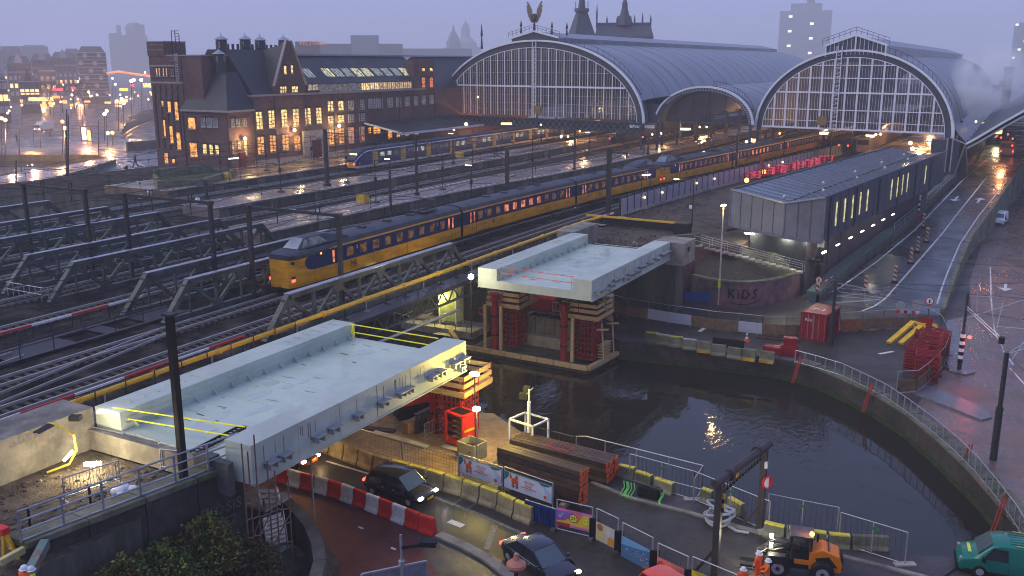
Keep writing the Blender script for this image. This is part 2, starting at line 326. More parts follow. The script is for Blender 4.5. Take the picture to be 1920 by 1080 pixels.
# the ramp up to the bus station
LP=[Gr(*p) for p in ((1530,562),(1600,513),(1690,443),(1748,390),(1797,338))]; LP=[Vector((-15.6,92,0))]+LP[1:]
def interp(P,y):
    if y<=P[0].y: return P[0].x
    for a,b in zip(P[:-1],P[1:]):
        if a.y<=y<=b.y: return a.x+(b.x-a.x)*(y-a.y)/(b.y-a.y)
    a,b=P[-2],P[-1]; return b.x+(b.x-a.x)*min(1,(y-b.y)/max(1,(b.y-a.y)))
RP=[Gr(*p) for p in ((1762,572),(1785,510),(1808,455),(1850,400),(1898,330))]
print('ramp',[tuple(round(c,1) for c in v) for v in LP],[tuple(round(c,1) for c in v) for v in RP])
ys=[93]+list(range(97,401,6))
rows=[[(interp(LP,y),y,zr(y)+.008),(interp(RP,y)+.25,y,zr(y)+.008)] for y in ys]
MB().grid([[r[0],r[1]] for r in rows]).build('ramp_road',asphalt2,kind='structure')
def wallstrip(name,f,th,h,mat,zbot=-.1,lab=None,cat=None,ys=ys,hf=None):
    mb=MB()
    for y0,y1 in zip(ys[:-1],ys[1:]):
        a,b=f(y0),f(y1);z0,z1=zr(y0)+h,zr(y1)+h
        mb.add([(a,y0,zbot),(a+th,y0,zbot),(b+th,y1,zbot),(b,y1,zbot),(a,y0,z0),(a+th,y0,z0),(b+th,y1,z1),(b,y1,z1)],[(4,5,6,7),(0,1,5,4),(1,2,6,5),(2,3,7,6),(3,0,4,7)])
    return mb.build(name,mat,label=lab,cat=cat)
wallstrip('parapet_wall',lambda y:interp(RP,y)+.3,.4,.75,concm,lab='brown stained concrete wall on the outer side of the ramp beside the tram street',cat='wall')
wallstrip('parapet_wall',lambda y:interp(LP,y)-.75,.45,.8,concd,lab='dark concrete wall between the ramp and the grey hall',cat='wall')
M('green_ledge',(.08,.12,.115),.5,var=.2)
wallstrip('roof_ledge',lambda y:interp(LP,y)-1.75,1.3,1.0,MATS['green_ledge'],lab='dark green sloping ledge along the foot of the grey hall',cat='ledge')
# road markings on the ramp
def ribbon(mb,pts,wd,dz=.012):
    for a,b in zip(pts[:-1],pts[1:]):
        d=(b-a);nn=Vector((-d.y,d.x,0)).normalized()*wd/2
        mb.add([a-nn+Vector((0,0,dz)),b-nn+Vector((0,0,dz)),b+nn+Vector((0,0,dz)),a+nn+Vector((0,0,dz))],[(0,1,2,3)])
def gline(pts,wd,name='road_marking',f=Gr,mat=None):
    mb=MB();P=[f(*p) for p in pts];Q=[]
    for a,b in zip(P[:-1],P[1:]):
        k=max(1,int((b-a).length/5)); Q+=[a+(b-a)*i/k for i in range(k)]
    Q.append(P[-1])
    if f is Gr: Q=[Vector((q.x,q.y,zr(q.y))) for q in Q]
    ribbon(mb,Q,wd,.02 if f is Gr else .014); return mb.build(name,mat or mark,kind='structure')
gline([(1513,565),(1570,543),(1645,490),(1716,431),(1760,385),(1803,340),(1850,300)],.2)
gline([(1617,583),(1640,574),(1660,560),(1720,492),(1765,440),(1800,395),(1852,330)],.2)
gline([(1757,570),(1766,540),(1777,510),(1800,457),(1835,405),(1887,340)],.16)
gline([(1572,547),(1662,560)],.16)
gline([(1741,408),(1782,412)],.12); gline([(1836,346),(1877,350)],.12)
for k in range(7): gline([(1845-k*5+8,285+k*4),(1888-k*3,283+k*4.2)],.22)
def arrow(px,py,up=True,s=1.):
    c=Gr(px,py)+Vector((0,0,.03));d=Vector((.08,1,0)).normalized()*(1 if up else -1);e=Vector((d.y,-d.x,0));mb=MB()
    pts=[(-.09,-2.2),(.09,-2.2),(.09,.6),(.5,.6),(0,2.2),(-.5,.6),(-.09,.6)]
    vs=[c+e*p[0]*s*1.6+d*p[1]*s+Vector((0,0,zr((c+d*p[1]*s).y)-zr(c.y))) for p in pts]
    mb.add(vs,[(0,1,2,6),(3,4,5)]); mb.build('road_arrow',mark,kind='structure')
arrow(1792,373,False); arrow(1836,376,True)
# street with tram rails on the right
sheet('tram_street',[[(-2.5,95),(-3.4,110),(-3.2,150),(-1.5,215),(14,215),(14,20),(5,20),(2.6,48.5),(-4.5,66),(-3.4,76.5),(-4.2,92)]],.004,M('brick_paving',(.16,.105,.085),.42,var=.3,scale=3,bump=.3,wet=.26,dirt=(.10,.07,.065),dscale=.3,spec=.5),kind='structure')
railm=M('rail_steel',(.22,.21,.21),.3,metal=.8,var=.15,bump=0)
def tram(pts,lab):
    mb=MB();Q=[G(*p) for p in pts]
    def cat(P,t):
        return P
    ribbon(mb,Q,.11,.016); mb.build('tram_rail',railm,label=lab,cat='rail')
tram([(1815,610),(1826,660),(1850,710),(1890,775),(1925,822)],'thin steel tram rail curving past the end of the traffic island')
tram([(1832,590),(1838,640),(1862,700),(1905,765),(1940,812)],'tram rail next to the white line, lower of the curving pair')
tram([(1926,372),(1882,415),(1858,455),(1842,500),(1832,545),(1832,590)],'tram rail running up the street beside the ramp wall')
tram([(1940,395),(1900,435),(1876,480),(1862,540),(1862,600),(1880,660),(1925,745)],'outer tram rail running up the street under the span wires')
gline([(1857,500),(1858,560),(1865,620),(1880,655),(1900,685)],.13,f=G); gline([(1866,612),(1925,617)],.13,f=G)
gline([(1893,690),(1925,725)],.13,f=G)
arr=MB();c=G(1885,538);
for q in ([(0,2.2),(-.5,.6),(.5,.6)],[(-.1,-1.8),(.1,-1.8),(.1,.6),(-.1,.6)]):
    arr.add([(c.x+a*1.5,c.y-bb,.02) for a,bb in q],[tuple(range(len(q)))])
arr.build('road_arrow',mark,kind='structure')
# traffic islands
def island(pts,lab,mat=None):
    return MB().prism([tuple(G(*p)[:2]) for p in pts],0,.12).build('traffic_island',mat or concl if False else M('grey_kerb_paving',(.13,.135,.16),.35,var=.3,scale=4,bump=.2,wet=.2),kind='structure')
island([(1776,602),(1795,602),(1800,640),(1828,700),(1812,705),(1780,698),(1768,660)],'')
island([(1708,738),(1735,722),(1800,748),(1850,772),(1860,785),(1840,790),(1790,770)],'')
gline([(1352,622),(1322,640)],.0) if False else None
for a,b,wd in (((1311,622),(1331,608),.35),((1648,664),(1675,659),.3),((855,975),(840,995),.0)):
    if wd: gline([a,b],wd,f=G)
# underpass markings
gline([(800,927),(900,965),(985,1003)],.22,f=G,mat=markd); gline([(612,865),(723,898)],.16,f=G,mat=mark); gline([(928,985),(912,1030)],.3,f=G,mat=markd)
gline([(842,977),(868,987)],.4,f=G,mat=mark)
for a in ((850,945),(878,953)): gline([a,(a[0]+15,a[1]-9)],.12,f=G,mat=markd)
for p in ((672,988),(733,1027),(648,930)): gline([p,(p[0]+9,p[1]+4)],.14,f=G,mat=mark)
kerb=MB();pts=[G(*p) for p in ((822,1004),(870,1025),(915,1050),(950,1078),(1000,1110))]
for a,b in zip(pts[:-1],pts[1:]): kerb.beam(a+Vector((0,0,.06)),b+Vector((0,0,.06)),.55,.12)
kerb.build('kerb',conc,kind='structure')
kerb=MB();pts=[G(*p) for p in ((1110,905),(1180,935),(1290,962),(1370,985),(1460,1010),(1600,1050),(1740,1085))]
for a,b in zip(pts[:-1],pts[1:]): kerb.beam(a+Vector((0,0,.05)),b+Vector((0,0,.05)),.25,.1)
kerb.build('kerb',conc,kind='structure')
sheet('brick_pavement',[[tuple(G(*p)[:2]) for p in ((1110,902),(1180,933),(1290,960),(1370,983),(1460,1008),(1600,1048),(1760,1090),(1800,1062),(1690,1040),(1430,985),(1330,950),(1290,940),(1150,870))]],.09,paving,kind='structure')
# ---------------- railway earthworks ----------------
def blk(name,poly,z0,z1,mats,mt=1,**k): return MB().prism(poly,z0,z1,0,mt).build(name,mats,**k)
blk('rail_embankment',[(-103,74.5),(-103,84),(-135,84),(-135,900),(-27,900),(-27,230),(-40.8,150),(-41,74.5)],-2,5.2,[concd,ballast],kind='structure')
blk('rail_embankment',[(-103,50.3),(-103,42.5),(-40.8,42.5),(-40.8,50.3)],-2,5.2,[concd,ballast],kind='structure')
blk('rail_embankment',[(-103,-60),(-103,30.5),(-40.8,30.5),(-40.8,-60)],-.5,5.2,[concd,ballast],kind='structure')
blk('rail_embankment',[(-101,30.4),(-101,42.6),(-40.9,42.6),(-40.9,30.4)],4.3,5.19,[concd,ballast],kind='structure')
blk('building_ground',[(-41,86),(-41,151),(-27,230),(-24,230),(-24,93),(-27.6,89.8),(-29.7,88.3),(-29.7,84.6),(-37,83)],-.5,5.0,[brickm,dirt],kind='structure')
blk('building_pit',[(-37.6,-10),(-29.9,-10),(-29.9,27.5),(-37.6,27.5)],-.5,5.0,[concd,dirt],kind='structure')
blk('old_track_bed',[(-32,105),(-27.5,100),(-24.6,110),(-20,160),(-34,160)],4.9,5.25,[concd,dirt],kind='structure')
# sheet pile wall along the right side of the old viaduct, north of the canal
sp=thing('sheet_pile_wall','dark vertical sheet piles along the viaduct beside the new bridge','wall',(-40.6,75,0))
MB().bx(-40.9,-40.6,74.6,86,-1.5,5.3).build('backing',brickd,sp)
pile=None
for k in range(15):
    y=75+k*.76
    if pile is None: pile=MB().prism([(0,-.34),(.22,-.2),(.22,.2),(0,.34)],-1.5,5.25).build('pile',concd,sp,local=True); pile.location=(-40.6-sp.location.x,y-75,0)
    else:
        c=dup(pile,None,parent=sp); c.location=(0,y-75,0)
sp=thing('brick_viaduct_wall','long brown wall with buttresses below the yellow pipe behind the lower bridge','wall',(-40.7,0,0))
for y0,y1,z0 in ((-10,30.4,-.4),(42.6,50,-1.6)): MB().bx(-40.78,-40.6,y0,y1,z0,5.25).build('wall_face',brickm,sp)
for k in range(14): MB().bx(-40.6,-40.25,-8+k*2.8,-7.7+k*2.8,0,4.9).build('buttress',brickd,sp)
# ---------------- tracks ----------------
sleep=M('sleepers',(.07,.055,.045),.8,var=.5,scale=4,bump=.4)
railm2=M('running_rail',(.42,.41,.40),.3,metal=.35,var=.2,bump=0)
TR=[]
def path(P,y):
    if y<=P[0][0]: return P[0][1]
    for a,b in zip(P[:-1],P[1:]):
        if a[0]<=y<=b[0]:
            t=(y-a[0])/(b[0]-a[0]); return a[1]+(b[1]-a[1])*t
    return P[-1][1]
def smooth(P):
    def f(y): return sum(path(P,y+d) for d in (-14,-9,-4,0,4,9,14))/7
    return f
TPATH={'a':smooth([(-60,-98.05),(500,-98.05)]),'b':smooth([(-60,-91.8),(500,-92.3)]),'c':smooth([(-60,-81.5),(68,-81.5),(86,-79),(500,-79)]),
 'd':smooth([(-60,-74),(66,-74),(90,-74.6),(150,-73),(190,-71.5),(500,-71.5)]),'e':smooth([(-60,-66.4),(68,-66.2),(88,-62.6),(130,-60),(190,-56),(500,-56)]),
 'f':smooth([(-60,-59.4),(70,-59.4),(120,-55.5),(190,-52),(500,-52)]),'g':smooth([(-60,-49.4),(60,-49.5),(85,-50),(103,-49),(128,-46.9),(177,-41.3),(229,-36.5),(300,-31),(500,-20)]),
 'h':smooth([(-60,-45),(70,-45),(100,-44.9),(128,-42.9),(177,-37),(229,-32),(500,-15)])}
TL={'a':'railway track at the kerb of the platform by the brick building','b':'track under the blue and white train','c':'track on the left of the middle low platform','d':'track between the two long island platforms',
 'e':'track right of the nearest island platform','f':'empty track just left of the yellow train','g':'track on which the long yellow train stands','h':'track between the yellow train and the yellow pipe'}
for key,f in TPATH.items():
    t=thing('railway_track',TL[key],'railway track',(f(0),0,5.2),0,'parallel railway tracks')
    s0=-20 if key in 'fgh' else (20 if key in 'de' else 30)
    y=s0;mr=[MB(),MB()];ms=MB();ys2=[]
    while y<330: ys2.append(y); y+=4 if y<130 else 10
    for i,dx in enumerate((-.62,.62)):
        for a,b in zip(ys2[:-1],ys2[1:]): mr[i].beam((f(a)+dx,a,5.42),(f(b)+dx,b,5.42),.11,.16)
        mr[i].build('rail',railm2,t)
    y=s0
    while y<200:
        ms.box((f(y),y,5.27),(2.2,.24,.14),random.uniform(-.01,.01)); y+=.62
    ms.build('sleepers',sleep,t,kind='stuff')
# switch tracks in the lower left
for (x0,y0,x1,y1,lab) in ((-45,18,-49.4,42,'diagonal crossover rails in the lower left, nearest the yellow pipe'),(-49.4,8,-53.4,34,'diagonal crossover rails in the lower left, farther from the pipe'),(-42.9,-5,-45,26,'siding rails beside the red and white trestle rail')):
    t=thing('track_crossover',lab,'railway track',((x0+x1)/2,(y0+y1)/2,5.2))
    for dx in (-.62,.62): MB().beam((x0+dx,y0,5.43),(x1+dx,y1,5.43),.075,.15).build('rail',railm2,t)
# ---------------- platforms ----------------
pav=M('platform_paving',(.19,.155,.155),.42,var=.2,scale=3,bump=.04,wet=.22,dirt=(.14,.12,.12),dscale=.2)
pavw=M('platform_paving_warm',(.24,.17,.10),.42,var=.3,scale=3,bump=.05,wet=.25,dirt=(.09,.07,.05),dscale=.3)
def platform(lab,Lf,Rf,y0,y1,top,panels,step=6):
    t=thing('station_platform',lab,'platform',(Lf(y0),y0,5.2))
    ys=[y0+i*step for i in range(int((y1-y0)/step)+1)]
    MB().grid([[(Lf(y),y,5.2),(Lf(y),y,6.4),(Rf(y),y,6.4),(Rf(y),y,5.2)] for y in ys]).add([(Lf(y0),y0,5.2),(Rf(y0),y0,5.2),(Rf(y0),y0,6.4),(Lf(y0),y0,6.4)],[(0,1,2,3)]).build('deck',[top],t)
    for f,sg in ((Lf,1),(Rf,-1)):
        mb=MB()
        for a,b in zip(ys[:-1],ys[1:]): mb.beam((f(a)-sg*.05,a,6.38),(f(b)-sg*.05,b,6.38),.45,.12)
        mb.build('coping',conc,t)
        md=MB();y=y0
        while y<min(y1,230):
            md.box((f(y)+sg*.75,y,6.415),(.22,.7,.02)); y+=1.3
        md.build('edge_line',mark,t,kind='stuff')
    if panels:
        y=y0;k=0
        while y<min(y1-2,175) and k<70:
            MB().beam((Rf(y)-.02+.06,y+.04,5.72),(Rf(y+1.7)-.02+.06,y+1.66,5.72),.1,.98+.03*random.random()).build('wall_panel',concd if k%5 else concm,t); y+=1.7;k+=1
    return t
platform('wet platform running along the brick station building',lambda y:-112.0,lambda y:-99.65,87,420,pavw,True)
platform('low island platform in front of the blue and white train',lambda y:-88.,lambda y:-82.,79,420,pav,True)
P3L=smooth([(0,-71.6),(110,-71.4),(150,-67.3),(190,-66),(500,-66)]);P3R=smooth([(0,-65.9),(100,-65.9),(137,-61.8),(190,-59.9),(500,-59)])
platform('long island platform just behind the yellow train',P3L,P3R,69,420,pav,True)
platform('platform inside the right hand train hall',lambda y:-27+(y-176)*.06,lambda y:-16+(y-176)*.06,184,420,pavw,False)
platform('platform under the small middle arch',smooth([(0,-50),(176,-49.5),(500,-46)]),smooth([(0,-46.5),(176,-46),(230,-41.5),(500,-30)]),186,420,pavw,False)
# ---------------- old steel truss girders over the canal ----------------
def truss(X,lab,y0=43.6,y1=69.,yt0=46.,yt1=66.4,zt=8.,zb=5.35):
    t=thing('truss_girder',lab,'bridge girder',(X,y0,4.9),0,'old steel truss girders over the canal')
    MB().beam((X,yt0-.1,zt-.16),(X,yt1+.1,zt-.16),.42,.34).build('top_chord',trussm,t)
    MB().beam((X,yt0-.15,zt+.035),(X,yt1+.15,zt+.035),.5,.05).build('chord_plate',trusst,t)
    MB().beam((X,y0,zb),(X,y1,zb),.4,.5).build('bottom_chord',trussm,t)
    for a,b in ((y0,yt0),(y1,yt1)): MB().beam((X,a,zb-.1),(X,b,zt-.12),.42,.36).build('end_post',trussm,t)
    N=8;st=(yt1-yt0)/N
    for k in range(N+1):
        y=yt0+k*st
        if k%2==1: MB().beam((X,y,zb+.2),(X,y,zt-.3),.2,.2).build('vertical',trussm,t)
        else: MB().beam((X,y,zb+.2),(X,y,zt-.3),.14,.14).build('vertical',trussm,t)
    for k in range(N):
        y=yt0+k*st; a,b=((y,zb+.2),(y+st,zt-.3)) if k%2 else ((y,zt-.3),(y+st,zb+.2))
        d=MB(); wd=.3 if k%2==0 else .0
        if k%2==0: d.beam((X,a[0],a[1]),(X,b[0],b[1]),.22,.26)
        else:
            dy=.16
            for s in (-1,1): d.beam((X,a[0]+s*dy,a[1]),(X,b[0]+s*dy,b[1]),.16,.09)
            for q in range(7):
                f=q/7+.05; f2=f+.09; d.beam((X,a[0]+(b[0]-a[0])*f-dy,a[1]+(b[1]-a[1])*f),(X,a[0]+(b[0]-a[0])*f2+dy,a[1]+(b[1]-a[1])*f2),.06,.05)
        d.build('diagonal',trussm,t)
    g=MB()
    for k in range(0,N+1,2):
        y=yt0+k*st
        if k%2==0:
            g.ext([(-.55,0),(.55,0),(.28,-.62),(-.28,-.62)],(X-.12,y,zt-.3),(0,1,0),(0,0,1),(.24,0,0))
    for k in range(1,N+1,2):
        y=yt0+k*st; g.ext([(-.6,0),(.6,0),(.3,.5),(-.3,.5)],(X-.12,y,zb+.2),(0,1,0),(0,0,1),(.24,0,0))
    g.build('gusset_plates',trussm,t,kind='stuff')
    return t
TX=[(-42.,'nearest green grey truss girder, right beside the yellow pipe'),(-51.3,'truss girder directly left of the yellow train, second from the pipe'),(-55.5,'third truss girder from the yellow pipe'),
    (-63.6,'fourth truss girder from the yellow pipe, its end post near the left edge'),(-69.2,'fifth truss girder from the yellow pipe'),(-77.8,'sixth truss girder, behind the second portal gantry'),
    (-85.6,'seventh truss girder, second from the street side'),(-95.2,'farthest truss girder beside the street with red car lights')]
for x,l in TX: truss(x,l)
# cross girders and decks between girders
for a,b,l in ((-51.3,-42,'bridge deck under the yellow train'),(-63.6,-55.5,'bridge deck behind the third girder'),(-77.8,-69.2,'bridge deck between the fifth and sixth girders'),(-95.2,-85.6,'bridge deck of the farthest railway bridge')):
    t=thing('bridge_deck',l,'bridge deck',(a,47,4.6))
    m=MB()
    for k in range(10): m.bx(a+.2,b-.2,46.3+k*2.25,46.6+k*2.25,4.55,5.1)
    m.build('cross_girders',steel,t)
    m=MB()
    for x in (a+2.1,a+3.3,b-3.5,b-2.3): m.bx(x-.13,x+.13,43,70,4.85,5.18)
    m.build('stringers',steel,t)
    MB().bx(a+.4,a+1.6,50,74.2,5.1,5.2).bx(b-1.5,b-.4,50,74.2,5.1,5.2).bx((a+b)/2-.5,(a+b)/2+.5,50,74.2,5.1,5.2).build('walkway_plates',steel,t)
rail_mesh=[]
def railing(name,lab,pts,h,n,mat,parent=None,rails=(1.,.5),r=.03,cat='railing',pr=.035,bars=0,group=None):
    P=[Vector(p) for p in pts];t=thing(name,lab,cat,P[0],0,group);L=[(b-a).length for a,b in zip(P[:-1],P[1:])];tot=sum(L)
    def at(d):
        for a,b,l in zip(P[:-1],P[1:],L):
            if d<=l+1e-6: return a+(b-a)*d/l
            d-=l
        return P[-1]
    for k in range(n+1):
        p=at(tot*k/n); MB().tube(p,p+Vector((0,0,h)),pr,6).build('post',mat,t)
    for q in rails:
        MB().pipe([p+Vector((0,0,h*q)) for p in P],r,6).build('rail',mat,t)
    if bars:
        m=MB();k=int(tot/bars)
        for i in range(k):
            p=at(tot*i/k); m.beam(p+Vector((0,0,.08)),p+Vector((0,0,h*.97)),.014,.014)
        m.build('infill_bars',steel,t,kind='stuff')
    return t
# service walkway in the lower left between the girders
wk=thing('service_walkway','dark steel service walkway with openings in the lower left, lit yellow from below','walkway',(-53.4,20,5.2))
for k in range(9):
    y=16+k*3.4
    MB().bx(-54.9,-52.2,y,y+(3.4 if k in(2,5,8) else 1.2),5.3,5.38).build('plate',steel,wk)
MB().bx(-55,-54.6,14,47,5.25,5.42).bx(-52.5,-52.2,14,47,5.25,5.42).build('edge_beams',steel,wk)
railing('walkway_railing','far railing of the dark service walkway in the lower left',[(-54.9,15,5.4),(-54.9,46.5,5.4)],1.0,14,steel,rails=(1,.55))
railing('walkway_railing','near railing of the dark service walkway in the lower left',[(-52.3,15,5.4),(-52.3,45,5.4)],1.0,13,steel,rails=(1,))
railing('walkway_railing','railing at the left end of the fifth girder',[(-68.5,43.5,5.3),(-64,43.5,5.3),(-64,44.5,5.3)],1.1,8,galv,rails=(1,.5))
trr=thing('trestle_rail','red and white striped barrier rail lying along the walkway in the lower left','barrier',(-56,14,5.9))
for k in range(12):
    a,b=10+k*3.,13+k*3.
    MB().beam((-56.2,a,6.15),(-56.2,b,6.15),.09,.13).build('bar',white if k%2 else redpl,trr)
for k in range(13): MB().beam((-56.2,10+k*3,5.3),(-56.2,10+k*3,6.1),.06,.06).build('post',steel,trr)
trr=thing('trestle_rail','red and white striped rail with wires just left of the yellow pipe','barrier',(-42.2,14,5.9))
for k in range(11):
    a,b=8+k*3.1,11.1+k*3.1
    MB().beam((-42.2,a,6.1),(-42.2,b,6.1),.08,.12).build('bar',white if k%2 else redpl,trr)
for k in range(12): MB().beam((-42.2,8+k*3.1,5.3),(-42.2,8+k*3.1,6.05),.06,.06).build('post',steel,trr)
# yellow pipe
yp=thing('yellow_pipe','long yellow gas pipe on brackets along the edge of the old railway bridge','pipe',(-41,20,6.2))
PX=-40.9
MB().pipe([(PX-1.2,18.5,5.6),(PX-1.2,21,5.9),(PX,21.8,6.25),(PX,92,6.25),(PX+.2,95.8,6.2)],.16,12).build('pipe_run',yellow,yp,smooth=True)
for k in range(15):
    y=24+k*4.8
    MB().tube((PX,y,6.25),(PX,y+.3,6.25),.21,12).build('collar',yellow,yp)
for k in range(28):
    y=23+k*2.5
    MB().beam((PX,y,5.3),(PX,y,6.1),.07,.07).box((PX+.05,y,5.33),(.5,.18,.06)).build('bracket',galv if k%3==0 else steel,yp)
wy=thing('pipe_walkway','dark walkway with lattice girder carrying the yellow pipe over the water','walkway',(-40,28,5))
MB().bx(-41.3,-39.55,24,82,5.16,5.3).build('deck_plate',M('walkway_grey',(.06,.065,.08),.4,var=.2,wet=.2),wy)
MB().bx(-39.55,-39.45,24,82,5.06,5.36).build('edge_angle',steel,wy)
MB().bx(-39.7,-39.5,46,74,4.0,4.15).build('lower_chord',trussm,wy)
for k in range(16):
    y=46.3+k*1.75; MB().beam((-39.6,y,4.05),(-39.6,y+.9,5.1),.09,.09).beam((-39.6,y+.9,5.1),(-39.6,y+1.75,4.05),.09,.09).build('lattice_bar',trussm,wy)
for k in range(14): MB().beam((-40.7,26+k*1.6 if k<12 else 48+k,4.4),(-39.5,26+k*1.6 if k<12 else 48+k,5.1),.08,.08).build('knee_brace',steel,wy)
railing('pipe_railing','black railing posts between the yellow pipe and the lower bridge',[(-40.6,24,5.3),(-40.6,45,5.3)],1.25,11,steel,rails=(1,))
railing('pipe_railing','light railing above the far end of the nearest truss girder',[(-41.6,66.5,5.3),(-41.6,92,5.3)],1.15,12,steel,rails=(1,.5))
# grey service pipe over the water beside the old bridge
MB().pipe([(-39,45,3.6),(-39.2,63,3.3)],.12,8).build('service_pipe',galv,label='grey pipe crossing low over the dark water between the two new bridges',cat='pipe')
